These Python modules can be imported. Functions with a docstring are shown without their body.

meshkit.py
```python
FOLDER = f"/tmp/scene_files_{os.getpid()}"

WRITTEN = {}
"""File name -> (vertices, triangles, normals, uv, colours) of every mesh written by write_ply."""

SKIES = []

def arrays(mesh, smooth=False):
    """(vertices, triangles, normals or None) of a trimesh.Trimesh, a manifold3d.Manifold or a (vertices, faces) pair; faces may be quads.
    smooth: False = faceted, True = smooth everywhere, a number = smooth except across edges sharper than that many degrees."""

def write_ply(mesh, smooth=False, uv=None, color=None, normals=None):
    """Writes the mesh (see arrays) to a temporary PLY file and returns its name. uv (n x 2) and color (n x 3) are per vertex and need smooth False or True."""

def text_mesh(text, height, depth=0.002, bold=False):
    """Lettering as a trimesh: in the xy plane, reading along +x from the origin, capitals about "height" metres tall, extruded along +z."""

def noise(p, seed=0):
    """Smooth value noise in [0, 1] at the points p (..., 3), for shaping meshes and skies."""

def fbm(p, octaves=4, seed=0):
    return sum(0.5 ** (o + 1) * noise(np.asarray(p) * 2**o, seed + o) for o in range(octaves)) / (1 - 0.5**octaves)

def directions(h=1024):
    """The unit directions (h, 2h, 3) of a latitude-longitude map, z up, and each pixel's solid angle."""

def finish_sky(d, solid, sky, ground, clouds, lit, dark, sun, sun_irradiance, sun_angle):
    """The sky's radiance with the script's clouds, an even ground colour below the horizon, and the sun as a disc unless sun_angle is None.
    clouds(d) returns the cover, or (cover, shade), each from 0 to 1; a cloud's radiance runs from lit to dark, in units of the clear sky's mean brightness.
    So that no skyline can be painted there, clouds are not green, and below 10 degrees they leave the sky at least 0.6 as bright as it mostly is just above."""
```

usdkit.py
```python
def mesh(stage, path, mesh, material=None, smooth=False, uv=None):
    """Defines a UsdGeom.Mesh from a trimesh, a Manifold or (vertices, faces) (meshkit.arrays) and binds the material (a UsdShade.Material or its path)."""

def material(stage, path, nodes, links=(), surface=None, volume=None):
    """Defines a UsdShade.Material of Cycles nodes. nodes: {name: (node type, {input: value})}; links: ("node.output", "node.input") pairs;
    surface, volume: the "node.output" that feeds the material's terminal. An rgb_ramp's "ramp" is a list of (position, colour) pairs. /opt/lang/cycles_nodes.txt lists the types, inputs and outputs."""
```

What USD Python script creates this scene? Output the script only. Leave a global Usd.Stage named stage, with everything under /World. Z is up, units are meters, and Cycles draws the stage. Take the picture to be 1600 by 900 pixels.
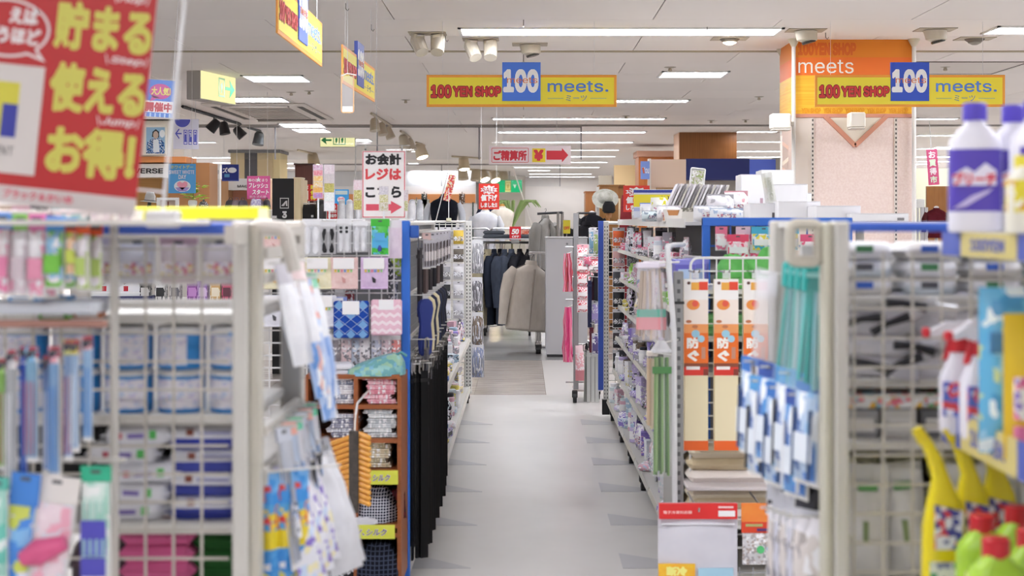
import math, random, glob, re
import numpy as np, trimesh, usdkit
from trimesh.creation import extrude_polygon
from shapely.geometry import Polygon, box as sbox
from shapely import box as vbox
from shapely import affinity, union_all
from pxr import Usd, UsdGeom, UsdLux, UsdShade, Gf, Sdf

random.seed(7)
stage = Usd.Stage.CreateInMemory()
UsdGeom.SetStageUpAxis(stage, 'Z')
UsdGeom.SetStageMetersPerUnit(stage, 1.0)
UsdGeom.Xform.Define(stage, '/World')

# ---------------------------------------------------------------- camera, light level
F, CX, CY, EYE = 50 / 36 * 1600, 818.0, 345.0, 1.45          # lens in pixels of the 1600 wide frame, vanishing point of the aisle, eye height
EXPOSURE = 1.42
PANEL_LIGHT = 9.0                                            # radiance of the fluorescent diffusers
cam = UsdGeom.Camera.Define(stage, '/World/camera')
cam.CreateFocalLengthAttr(50.0); cam.CreateHorizontalApertureAttr(36.0); cam.CreateVerticalApertureAttr(20.25)
cam.CreateHorizontalApertureOffsetAttr((800 - CX) / 1600 * 36.0)
cam.CreateVerticalApertureOffsetAttr(-(450 - CY) / 1600 * 36.0)
cam.CreateClippingRangeAttr(Gf.Vec2f(0.05, 200)); cam.CreateExposureAttr(EXPOSURE)
cam.CreateFStopAttr(4.2); cam.CreateFocusDistanceAttr(11.0)
cam.AddTranslateOp().Set(Gf.Vec3d(0, 0, EYE)); cam.AddRotateXYZOp().Set(Gf.Vec3f(90, 0, 0))
CEIL = 2.85

def PX(px, d): return (px - CX) * d / F
def PZ(py, d): return EYE - (py - CY) * d / F

# ---------------------------------------------------------------- materials
_mats = {}
def lin(c):
    if isinstance(c, str):
        c = [int(c[i:i + 2], 16) / 255 for i in (0, 2, 4)]
    return tuple(x / 12.92 if x <= 0.04045 else ((x + 0.055) / 1.055) ** 2.4 for x in c)
def _mat(key, build):
    if key not in _mats:
        name = 'look_%03d' % len(_mats)
        _mats[key] = build('/World/Looks/' + name)
    return _mats[key]
def C(col, rough=0.45, metallic=0.0, spec=0.5):
    return _mat(('C', col, rough, metallic, spec), lambda p: usdkit.material(stage, p, {'p': ('principled_bsdf', {'base_color': lin(col), 'roughness': rough, 'metallic': metallic, 'specular_ior_level': spec})}, [], surface='p.BSDF'))
def CLOTH(col): return C(col, 0.9, 0.0, 0.1)
CHROME = lambda: C('c8c8c8', 0.25, 1.0)
def FILM(col='f4f4f8', a=0.28, rough=0.12):
    return _mat(('F', col, a, rough), lambda p: usdkit.material(stage, p, {'p': ('principled_bsdf', {'base_color': lin(col), 'roughness': rough, 'alpha': a})}, [], surface='p.BSDF'))
def GLASS():
    return _mat('glass', lambda p: usdkit.material(stage, p, {'t': ('transparent_bsdf', {'color': (.95, .96, .97)}), 'g': ('glossy_bsdf', {'color': (1, 1, 1), 'roughness': 0.02}), 'f': ('fresnel', {'IOR': 1.35}), 'm': ('mix_closure', {})},
        [('f.fac', 'm.fac'), ('t.BSDF', 'm.closure1'), ('g.BSDF', 'm.closure2')], surface='m.closure'))
def EMIT(col, k):
    return _mat(('E', col, k), lambda p: usdkit.material(stage, p, {'e': ('emission', {'color': lin(col), 'strength': k})}, [], surface='e.emission'))
def PRINT(base, accents, scale=(40, 40, 90), share=0.55, rough=0.35, alpha=1.0):
    """Busy packaging print: cells of a few flat colours on a base."""
    def b(p):
        n = len(accents)
        stops = [(0, lin(base)), (share, lin(base))] + [(share + (1 - share) * (i + .02) / n, lin(a)) for i, a in enumerate(accents)]
        return usdkit.material(stage, p, {'t': ('texture_coordinate', {}), 'm': ('mapping', {'scale': tuple(2 * q for q in scale)}), 'v': ('voronoi_texture', {'scale': 1.0, 'feature': 'f1', 'metric': 'chebychev'}),
            's': ('separate_color', {}), 'r': ('rgb_ramp', {'ramp': stops, 'interpolate': False}), 'p': ('principled_bsdf', {'roughness': rough, 'alpha': alpha})},
            [('t.object', 'm.vector'), ('m.vector', 'v.vector'), ('v.color', 's.color'), ('s.r', 'r.fac'), ('r.color', 'p.base_color')], surface='p.BSDF')
    return _mat(('P', base, tuple(accents), scale, share, rough, alpha), b)
def WOOD(c1, c2, scale=(30, 30, 2), rough=0.4):
    return _mat(('W', c1, c2, scale, rough), lambda p: usdkit.material(stage, p, {'t': ('texture_coordinate', {}), 'm': ('mapping', {'scale': scale}), 'n': ('noise_texture', {'scale': 1.0, 'detail': 5, 'roughness': .6}),
        'r': ('rgb_ramp', {'ramp': [(0.3, lin(c1)), (0.7, lin(c2))]}), 'p': ('principled_bsdf', {'roughness': rough})},
        [('t.object', 'm.vector'), ('m.vector', 'n.vector'), ('n.fac', 'r.fac'), ('r.color', 'p.base_color')], surface='p.BSDF'))
def MOTTLE(c1, c2, scale=3.0, rough=0.4, stretch=(1, 1, 1), spec=0.5, detail=4):
    return _mat(('N', c1, c2, scale, rough, stretch, spec, detail), lambda p: usdkit.material(stage, p, {'g': ('geometry', {}), 'm': ('mapping', {'scale': stretch}), 'n': ('noise_texture', {'scale': scale, 'detail': detail, 'roughness': .6}),
        'r': ('rgb_ramp', {'ramp': [(0.35, lin(c1)), (0.65, lin(c2))]}), 'p': ('principled_bsdf', {'roughness': rough, 'specular_ior_level': spec})},
        [('g.position', 'm.vector'), ('m.vector', 'n.vector'), ('n.fac', 'r.fac'), ('r.color', 'p.base_color')], surface='p.BSDF'))
def PLAID(dark, mid, light, k=55):
    return _mat(('PL', dark, mid, light, k), lambda p: usdkit.material(stage, p, {'t': ('texture_coordinate', {}),
        'a': ('wave_texture', {'bands_direction': 'x', 'scale': k / 6.28}), 'b': ('wave_texture', {'bands_direction': 'z', 'scale': k / 6.28}), 'x': ('math', {'math_type': 'maximum'}),
        'r': ('rgb_ramp', {'ramp': [(0, lin(dark)), (.80, lin(dark)), (.86, lin(mid)), (.93, lin(light)), (1, lin(light))]}), 'p': ('principled_bsdf', {'roughness': .9, 'specular_ior_level': .1})},
        [('t.object', 'a.vector'), ('t.object', 'b.vector'), ('a.fac', 'x.value1'), ('b.fac', 'x.value2'), ('x.value', 'r.fac'), ('r.color', 'p.base_color')], surface='p.BSDF'))

# ---------------------------------------------------------------- shapes
def cat(*ms):
    ms = [m for g in ms for m in (g if isinstance(g, (list, tuple)) else [g])]
    return trimesh.util.concatenate(ms)
def bx(x0, x1, y0, y1, z0, z1, c=0.0):
    x0, x1 = sorted((x0, x1)); y0, y1 = sorted((y0, y1)); z0, z1 = sorted((z0, z1))
    if c <= 0:
        m = trimesh.creation.box([x1 - x0, y1 - y0, z1 - z0]); m.apply_translation([(x0 + x1) / 2, (y0 + y1) / 2, (z0 + z1) / 2]); return m
    c = min(c, (x1 - x0) / 2.2, (y1 - y0) / 2.2, (z1 - z0) / 2.2)
    lo, hi, P = (x0, y0, z0), (x1, y1, z1), []
    for s in np.ndindex(2, 2, 2):
        for k in range(3):
            P.append([(hi if s[i] else lo)[i] + (0 if i == k else (-c if s[i] else c)) for i in range(3)])
    return trimesh.convex.convex_hull(np.array(P))
def tube(pts, r, n=6):
    pts = [np.asarray(p, float) for p in pts]
    rs = r if isinstance(r, (list, tuple)) else [r] * len(pts)
    V, Fc = [], []
    t0 = pts[1] - pts[0]; t0 /= np.linalg.norm(t0)
    u = np.cross(t0, [0, 0, 1.0] if abs(t0[2]) < .9 else [1.0, 0, 0]); u /= np.linalg.norm(u)
    for i, p in enumerate(pts):
        t = (pts[min(i + 1, len(pts) - 1)] - pts[max(i - 1, 0)]); t /= np.linalg.norm(t)
        u = u - t * np.dot(u, t); u /= np.linalg.norm(u); w = np.cross(t, u)
        for k in range(n):
            a = 2 * math.pi * k / n
            V.append(p + rs[i] * (math.cos(a) * u + math.sin(a) * w))
    m = len(pts)
    for i in range(m - 1):
        for k in range(n):
            a, b, c, d = i * n + k, i * n + (k + 1) % n, (i + 1) * n + (k + 1) % n, (i + 1) * n + k
            Fc += [[a, b, c], [a, c, d]]
    V += [pts[0], pts[-1]]
    for k in range(n):
        Fc += [[m * n, (k + 1) % n, k], [m * n + 1, (m - 1) * n + k, (m - 1) * n + (k + 1) % n]]
    return trimesh.Trimesh(np.array(V), np.array(Fc), process=False)
def loft(rings, n=16, power=2.0):
    """rings: (cx, cy, z, rx, ry) from bottom to top; super-ellipse sections."""
    V, Fc = [], []
    for cx, cy, z, rx, ry in rings:
        for k in range(n):
            a = 2 * math.pi * k / n; ca, sa = math.cos(a), math.sin(a)
            V.append([cx + rx * math.copysign(abs(ca) ** (2 / power), ca), cy + ry * math.copysign(abs(sa) ** (2 / power), sa), z])
    m = len(rings)
    for i in range(m - 1):
        for k in range(n):
            a, b, c, d = i * n + k, i * n + (k + 1) % n, (i + 1) * n + (k + 1) % n, (i + 1) * n + k
            Fc += [[a, b, c], [a, c, d]]
    V += [[rings[0][0], rings[0][1], rings[0][2]], [rings[-1][0], rings[-1][1], rings[-1][2]]]
    for k in range(n):
        Fc += [[m * n, (k + 1) % n, k], [m * n + 1, (m - 1) * n + k, (m - 1) * n + (k + 1) % n]]
    return trimesh.Trimesh(np.array(V), np.array(Fc), process=False)
def lathe(prof, n=20): return loft([(0, 0, z, r, r) for r, z in prof], n)
def poly(pts, y0, y1):
    """Polygon (or shapely shape) in the XZ plane, from y0 (front) back to y1."""
    g = pts if hasattr(pts, 'geom_type') else Polygon(pts)
    gs = [q for q in getattr(g, 'geoms', [g]) if q.geom_type == 'Polygon' and q.area > 1e-9]
    m = trimesh.util.concatenate([extrude_polygon(q, abs(y1 - y0), engine='earcut') for q in gs])
    v = m.vertices
    m.vertices = np.stack([v[:, 0], max(y0, y1) - v[:, 2], v[:, 1]], 1)
    return m
_fonts = {}
def glyphs(s, font='cjk', bold=0):
    from PIL import Image, ImageDraw, ImageFont
    key = (s, font, bold)
    if key in _fonts: return _fonts[key]
    if font not in _fonts:
        _fonts[font] = ImageFont.truetype(glob.glob('/opt/blender-*/*/datafiles/fonts/' + ('Noto Sans CJK*.woff2' if font == 'cjk' else 'Inter.woff2'))[0], 80)
    f = _fonts[font]
    x0, y0, x1, y1 = f.getbbox(s, anchor='ls', stroke_width=bold)
    im = Image.new('L', (int(x1 - x0 + 8), int(y1 - y0 + 8)))
    ImageDraw.Draw(im).text((4 - x0, 4 - y0), s, 255, f, anchor='ls', stroke_width=bold)
    on = np.pad(np.asarray(im) > 127, ((0, 0), (1, 1))).astype(np.int8)
    rows, st = np.nonzero(np.diff(on, axis=1) == 1); en = np.nonzero(np.diff(on, axis=1) == -1)[1]
    g = union_all(vbox(st, -rows - 1, en, -rows)).buffer(.6).buffer(-.6).simplify(.8)
    _fonts[key] = g
    return g
def text(s, x0, x1, z0, z1, y, font='cjk', bold=2, depth=0.0008, shear=0):
    """Lettering fitted into the rectangle, standing on a face at y and facing -y."""
    g = glyphs(s, font, bold)
    if shear: g = affinity.skew(g, xs=shear, origin=(0, 0))
    a, b, c, d = g.bounds
    kx, kz = (x1 - x0) / (c - a), (z1 - z0) / (d - b)
    return poly(affinity.affine_transform(g, [kx, 0, 0, kz, x0 - a * kx, z0 - b * kz]), y - depth, y)
def pillow(w, h, t, v0=0.0, v1=1.0, nx=8, nz=8, seal=0.06, seed=0, bot=0.0):
    """A filled pouch hanging from z=0 down to -h; v from top to bottom. bot>0: fuller towards the bottom."""
    V, Fc = [], []
    vs, us = np.linspace(v0, v1, nz + 1), np.linspace(0, 1, nx + 1)
    rng = np.random.default_rng(seed + 11)
    j = rng.uniform(-.12, .12, 64)
    def th(u, v):
        a = min(1, max(0, (min(v, 1 - v) - seal) / .25)); b = min(u, 1 - u) / .5
        return t / 2 * (a ** .5) * (1 - (1 - b) ** 2.4) * (1 + bot * (v - .5)) * (1 + j[int(u * 7) * 8 % 64 + int(v * 7)]) + .0006
    for s in (-1, 1):
        for v in vs:
            for u in us:
                V.append([(u - .5) * w, s * th(u, v), -v * h])
    n = (nx + 1) * (nz + 1)
    for s in (0, 1):
        for i in range(nz):
            for k in range(nx):
                a = s * n + i * (nx + 1) + k; b, c, d = a + 1, a + nx + 2, a + nx + 1
                Fc += [[a, d, c], [a, c, b]] if s == 0 else [[a, c, d], [a, b, c]]
    for i in range(nz):
        for k in (0, nx):
            a, b = i * (nx + 1) + k, (i + 1) * (nx + 1) + k
            Fc += [[a, b, n + b], [a, n + b, n + a]]
    return trimesh.Trimesh(np.array(V), np.array(Fc), process=False)
def rot(m, ax, deg, about=(0, 0, 0)):
    m = m.copy(); m.apply_transform(trimesh.transformations.rotation_matrix(math.radians(deg), ax, about)); return m
def mv(m, x=0, y=0, z=0):
    m = m.copy(); m.apply_translation([x, y, z]); return m
def ring(w, h, r, y=0, rad=0.02, n=4):
    """Closed rounded rectangular wire loop centred on the origin in XZ."""
    P = []
    for cx, cz, a0 in ((w / 2 - rad, h / 2 - rad, 0), (-w / 2 + rad, h / 2 - rad, 90), (-w / 2 + rad, -h / 2 + rad, 180), (w / 2 - rad, -h / 2 + rad, 270)):
        for k in range(n + 1):
            a = math.radians(a0 + 90 * k / n); P.append((cx + rad * math.cos(a), y, cz + rad * math.sin(a)))
    P.append(P[0])
    return tube(P, r, 8)
def grid(x0, x1, z0, z1, y, pitch=0.05, r=0.0025, axis='x'):
    ms = []
    for x in np.arange(x0, x1 + 1e-6, pitch): ms.append(bx(x - r, x + r, y - r, y + r, z0, z1))
    for z in np.arange(z0, z1 + 1e-6, pitch): ms.append(bx(x0, x1, y - 2 * r, y, z - r, z + r))
    m = cat(ms)
    if axis == 'y': m.vertices = m.vertices[:, [1, 0, 2]]; m.invert()
    return m

# ---------------------------------------------------------------- scene objects
_count, _kids = {}, {}
def numbered(name):
    k = _count.get(name, 0); _count[name] = k + 1
    return name if k == 0 else '%s_%03d' % (name, k)
def tag(prim, label=None, category=None, group=None, kind=None):
    for k, v in (('label', label), ('category', category), ('group', group), ('kind', kind)):
        if v: prim.SetCustomDataByKey(k, v)
def place(x, loc, r):
    x.AddTranslateOp().Set(Gf.Vec3d(*map(float, loc)))
    x.AddRotateXYZOp().Set(Gf.Vec3f(*map(float, r)))
def thing(name, label, category, loc=(0, 0, 0), r=(0, 0, 0), group=None, kind=None):
    p = '/World/' + numbered(name)
    x = UsdGeom.Xform.Define(stage, p); place(x, loc, r)
    tag(x.GetPrim(), label, category, group, kind)
    return p
def each(parent, name, ms, material, smooth=30, label=None):
    for m in ms: part(parent, name, m, material, smooth, label)
def part(parent, name, m, material, smooth=30, label=None, kind=None):
    k = _kids.setdefault(parent, {}); i = k.get(name, 0); k[name] = i + 1
    p = parent + '/' + (name if i == 0 else '%s_%03d' % (name, i))
    q = usdkit.mesh(stage, p, m, material, smooth)
    tag(q.GetPrim(), label, None, None, kind)
    return p
def struct(name, m, material, smooth=False, label=None):
    p = '/World/' + name
    q = usdkit.mesh(stage, p, m, material, smooth); tag(q.GetPrim(), label, None, None, 'structure')
    return p
_protos = {}
def item(key, build, name, label, category, loc, r=(0, 0, 0), group=None):
    """First use of a key builds the thing; later uses are copies that reference it."""
    if key not in _protos:
        t = thing(name, label, category, loc, r, group); build(t); _protos[key] = t
        return t
    p = '/World/' + numbered(name)
    x = UsdGeom.Xform.Define(stage, p); place(x, loc, r)
    tag(x.GetPrim(), label, category, group)
    x.GetPrim().GetReferences().AddInternalReference(_protos[key]); x.GetPrim().SetInstanceable(True)
    return p
ORD = ['first', 'second', 'third', 'fourth', 'fifth', 'sixth', 'seventh', 'eighth', 'ninth', 'tenth', 'eleventh', 'twelfth', 'thirteenth', 'fourteenth', 'fifteenth', 'sixteenth', 'seventeenth', 'eighteenth', 'nineteenth', 'twentieth', 'twenty-first', 'twenty-second', 'twenty-third', 'twenty-fourth', 'twenty-fifth', 'twenty-sixth', 'twenty-seventh']

class Flat:
    """A flat printed object measured in photo pixels at its real distance: local origin in its middle, facing -y."""
    def __init__(s, name, label, category, px0, px1, py0, py1, d, board, thick=0.004, r=(0, 0, 0), group=None, corner=0.0, part_name='board'):
        s.k = d / F; s.xc, s.yc = (px0 + px1) / 2, (py0 + py1) / 2; s.t = thick; s.n = 0
        s.p = thing(name, label, category, (PX(s.xc, d), d, PZ(s.yc, d)), r, group)
        s.w, s.h = (px1 - px0) * s.k, (py1 - py0) * s.k
        s.ly = -thick / 2; s.step = max(0.0008, d * 0.00008)
        if board is not None:
            part(s.p, part_name, bx(-s.w / 2, s.w / 2, -thick / 2, thick / 2, -s.h / 2, s.h / 2), board, False)
    def X(s, px): return (px - s.xc) * s.k
    def Z(s, py): return -(py - s.yc) * s.k
    def rect(s, name, px0, px1, py0, py1, m, layer=1, label=None):
        y = s.ly - s.step * layer
        return part(s.p, name, bx(s.X(px0), s.X(px1), y, y + s.step * layer * .98, s.Z(py1), s.Z(py0)), m, False, label)
    def shape(s, name, pts, m, layer=1, label=None):
        y = s.ly - s.step * layer
        g = Polygon([(s.X(a), s.Z(b)) for a, b in pts]) if not hasattr(pts, 'geom_type') else pts
        return part(s.p, name, poly(g, y, y + s.step * layer * .98), m, False, label)
    def txt(s, t, px0, px1, py0, py1, m, layer=2, font='cjk', bold=2, shear=0, name='lettering'):
        y = s.ly - s.step * (layer - 1)
        return part(s.p, name, text(t, s.X(px0), s.X(px1), s.Z(py1), s.Z(py0), y, font, bold, s.step, shear), m, False)
    def oval(s, name, px, py, rx, ry, m, layer=1, label=None):
        return s.shape(name, [(px + rx * math.cos(a), py + ry * math.sin(a)) for a in np.linspace(0, 2 * math.pi, 28)[:-1]], m, layer, label)
    def wires(s, pxs, d, name='hanging_wire', rad=0.0012, top=CEIL):
        for px in pxs:
            x = s.X(px); z1 = top - PZ(s.yc, d)
            part(s.p, name, bx(x - rad, x + rad, -rad, rad, s.h / 2, z1), C('d8d8d8', .4), False)
# ---------------------------------------------------------------- the setting
WHITE_PAINT = C('d8d2ce', .6)
fl = UsdGeom.Xform.Define(stage, '/World/floor').GetPrim(); tag(fl, kind='structure')
part('/World/floor', 'vinyl_sheet', bx(-14, 14, -4, 11.85, -.05, 0), MOTTLE('ccc9c6', 'd3d0cd', 1.6, .32, spec=.4), False)
part('/World/floor', 'vinyl_sheet', bx(.19, 14, 11.85, 14.8, -.05, 0), C('d6d2cf', .3), False)
part('/World/floor', 'polished_floor', bx(-2.2, 2.2, 14.8, 23, -.05, 0), MOTTLE('a09f9f', 'b6b5b5', .8, .18, (.3, 1.5, 1)), False)
for x0, x1, y0, y1 in ((-14, -2.2, 14.8, 54), (2.2, 14, 14.8, 54), (-2.2, 2.2, 23, 54)): part('/World/floor', 'pale_floor', bx(x0, x1, y0, y1, -.05, 0), C('d6d1cb', .3), False)
STONE = [MOTTLE(a, b, 2.2, .22, (1.2, 9, 1), detail=6) for a, b in (('a49b94', 'd6cec8'), ('b4aca5', 'dcd5cf'), ('9c938c', 'd0c7c0'))]
k = 0
for i in range(20):
    for j in range(5):
        x1, y0 = .185 - i * .6, 11.855 + j * .589
        if x1 < -6: continue
        part('/World/floor', 'stone_tile', bx(x1 - .596, x1, y0, y0 + .585, -.05, -.0005), STONE[(i * 7 + j * 3 + i * j) % 3], False); k += 1
part('/World/floor', 'tile_bed', bx(-14, .19, 11.85, 14.8, -.06, -.004), C('8a827c', .7), False)
WEDGE = C('b4b3b6', .35)
for j in range(7):                                            # grey triangular inlays of the vinyl
    y = 10.12 - j * .838
    for xa, xb in ((.415, .80), (-.50, -.22)):
        part('/World/floor', 'grey_inlay', trimesh.Trimesh(*(lambda q: (q.vertices, q.faces))(rot(poly([(xa, y), (xb, y - .0), (xb, y + .008), (xa, y + .27)], -.0012, 0), (1, 0, 0), -90)), process=False), WEDGE, False)

ce = UsdGeom.Xform.Define(stage, '/World/ceiling').GetPrim(); tag(ce, kind='structure')
CEIL_M = [C(c, .8, spec=.2) for c in ('eae3de', 'e8e1dc', 'ece5e0')]
part('/World/ceiling', 'slab', bx(-14.1, 14.1, -4.1, 54.1, CEIL + .012, CEIL + .1), C('8f8680', .9), False)
part('/World/ceiling', 'plain_ceiling', bx(-14, 14, -4, 8.1, CEIL, CEIL + .012), CEIL_M[0], False)
part('/World/ceiling', 'plain_ceiling', bx(-14, 14, 22.5, 54, CEIL, CEIL + .012), CEIL_M[0], False)
rng = random.Random(3)
for j in range(16):
    y = 8.1 + j * .9
    for i in range(-5, 5):
        x = i * 1.8 + (.9 if j % 2 else 0)
        part('/World/ceiling', 'ceiling_board', bx(x + .004, x + 1.796, y + .0015, y + .8985, CEIL, CEIL + .011), CEIL_M[rng.randrange(3)], False)
for s in (-1, 1):
    part('/World/ceiling', 'plain_ceiling', bx(s * 14, s * 8.1 + (.9 if s > 0 else -.9), 8.1, 22.5, CEIL, CEIL + .012), CEIL_M[0], False)
part('/World/ceiling', 'joint_strip', bx(-9.9, 2.1, 11.70, 11.74, CEIL - .012, CEIL + .004), C('b9ad98', .6), False)
part('/World/ceiling', 'joint_strip', bx(3.05, 9.9, 11.70, 11.74, CEIL - .012, CEIL + .004), C('b9ad98', .6), False)
part('/World/ceiling', 'joint_strip', bx(-9.9, 9.9, 20.68, 20.74, CEIL - .025, CEIL + .004), C('9a9590', .6), False)

struct('wall_left', bx(-14.1, -14, -4, 54, 0, CEIL + .1), WHITE_PAINT)
struct('wall_right', bx(14, 14.1, -4, 54, 0, CEIL + .1), WHITE_PAINT)
struct('wall_front', bx(-14, 14, -4.1, -4, 0, CEIL + .1), WHITE_PAINT)
struct('wall_back', bx(-14, 14, 53, 53.1, 0, CEIL + .1), C('e6e1dc', .6))
wb = UsdGeom.Xform.Define(stage, '/World/wall_back_left').GetPrim(); tag(wb, kind='structure')
part('/World/wall_back_left', 'wall_panel', bx(-13.9, -1.35, 40, 40.4, 0, CEIL - .01), C('dededf', .6), False)
part('/World/wall_back_left', 'orange_band', bx(-13.9, -1.35, 39.96, 40, 1.95, 2.2), C('d9935c', .6), False, 'orange wooden band across the white wall')
wc = UsdGeom.Xform.Define(stage, '/World/wall_back_niche').GetPrim(); tag(wc, kind='structure')
part('/World/wall_back_niche', 'wall_panel', bx(-1.35, .05, 44, 44.3, 0, CEIL - .01), C('c8c2b4', .6), False)
part('/World/wall_back_niche', 'wall_panel', bx(.05, 3.2, 46, 46.3, 0, CEIL - .01), C('ddd6d0', .6), False)

# hanging glass smoke screens
def smoke_screen(label, d, x0, x1, n, drop):
    t = thing('smoke_screen', label, 'glass screen', (0, d, 0), kind='structure')
    xs = np.linspace(x0, x1, n + 1)
    for a, b in zip(xs[:-1], xs[1:]):
        part(t, 'pane', bx(a + .006, b - .006, -.003, .003, CEIL - drop, CEIL - .02), GLASS(), False)
    for a in xs: part(t, 'joint_rod', bx(a - .009, a + .009, -.008, .008, CEIL - drop, CEIL), C('77757a', .4), False)
    part(t, 'top_rail', bx(x0, x1, -.015, .015, CEIL - .03, CEIL), C('8d8a88', .5), False)
smoke_screen('hanging glass smoke screen in front of the far shops', 20.9, PX(429 - 3 * 159, 20.9), PX(908 + 159 * 0, 20.9), 6, .5)
smoke_screen('small far hanging glass smoke screen before the back wall', 35.0, PX(690 - 185, 35), PX(875, 35), 2, .55)

# ---------------------------------------------------------------- ceiling lights
def light(px, d, L, W, label, name='ceiling_light'):
    """px: X in metres of the middle."""
    t = thing(name, label, 'ceiling light', (px, d, CEIL), group='recessed ceiling lights')
    a, b, f = L / 2, W / 2, .022
    part(t, 'frame', cat(bx(-a, a, -b, -b + f, -.012, 0), bx(-a, a, b - f, b, -.012, 0), bx(-a, -a + f, -b, b, -.012, 0), bx(a - f, a, -b, b, -.012, 0)), C('e4e2e0', .5), False)
    part(t, 'diffuser', bx(-a + f, a - f, -b + f, b - f, -.006, -.002), EMIT('f5f8ff', PANEL_LIGHT), False)
def dceil(py): return F * (CEIL - EYE) / (CY - py)
def strip(px0, px1, py, label, W=.3):
    d = dceil(py); light((PX(px0, d) + PX(px1, d)) / 2, d, PX(px1, d) - PX(px0, d), W, label)
strip(717, 1219, 48.5, 'long white strip light, the one nearest above the yellow shop sign', .40)
strip(1545, 2045, 46, 'strip light cut off by the picture edge above the yellow column sign', .40)
strip(738, 1077, 157, 'long strip light whose end shows beside the yellow shop sign')
strip(768, 1040, 185, 'long strip light just under the yellow shop sign')
strip(778, 1010, 206, 'second long strip light below the yellow shop sign')
strip(783, 990, 222, 'third long strip light below the yellow shop sign')
for i, (a, b, y) in enumerate([(800, 968, 234), (800, 962, 244), (803, 950, 253), (800, 938, 261), (824, 860, 266), (826, 925, 271.5), (826, 930, 276), (826, 935, 280)]):
    strip(a, b, y, 'far thin strip light over the middle shops, %s behind the cashier sign' % ORD[i], .22)
strip(1030, 1135, 115.5, 'flat square light panel between the strip light and the brown column', .55)
strip(385, 481, 122, 'larger bright light panel beside the hanging yellow side signs', .62)
strip(358, 448, 155, 'light panel just in front of the air conditioner grille', .62)
for i, (a, b, y) in enumerate([(440, 508, 195.5), (460, 514, 203.5)]):
    strip(a, b, y, ['light panel just behind the air conditioner grille', 'light panel above the yellow arrow lightbox'][i], .8)
strip(553, 580, 218.5, 'small light panel beside the yellow arrow lightbox', .8)
for i, (a, b, y) in enumerate([(305, 338, 222), (286, 365, 246), (332, 362, 254), (436, 464, 255), (436, 461, 262), (436, 461, 268), (637, 660, 236), (637, 655, 255), (640, 740, 267), (640, 732, 271)]):
    strip(a, b, y, 'distant light strip over the shops, %s of those around the striped column' % ORD[i], .25)
for i, (a, b, y) in enumerate([(1430, 1496, 185), (1432, 1530, 211), (1150, 1222, 221), (1150, 1215, 205), (1150, 1222, 236), (1150, 1222, 245), (1432, 1520, 232), (1432, 1520, 244), (1432, 1510, 252)]):
    strip(a, b, y, 'thin strip light on the ceiling near the pink column, %s by nearness to it' % ORD[i], .25)
for j, y in enumerate((7.0, 2.7, -.9)):                 # the same rows go on over the shelves in front and the photographer
    for x in (-5.2, -1.3, 2.6, 6.5):
        light(x, y, 2.4, .4, 'strip light over the front aisles')
for y in (12, 15, 18, 23, 27, 31, 35, 38.5, 42.5, 46):
    for x in (-12, -9.2, 9.0, 12): light(x, y, 2.4, .4, 'strip light over the side departments')

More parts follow.
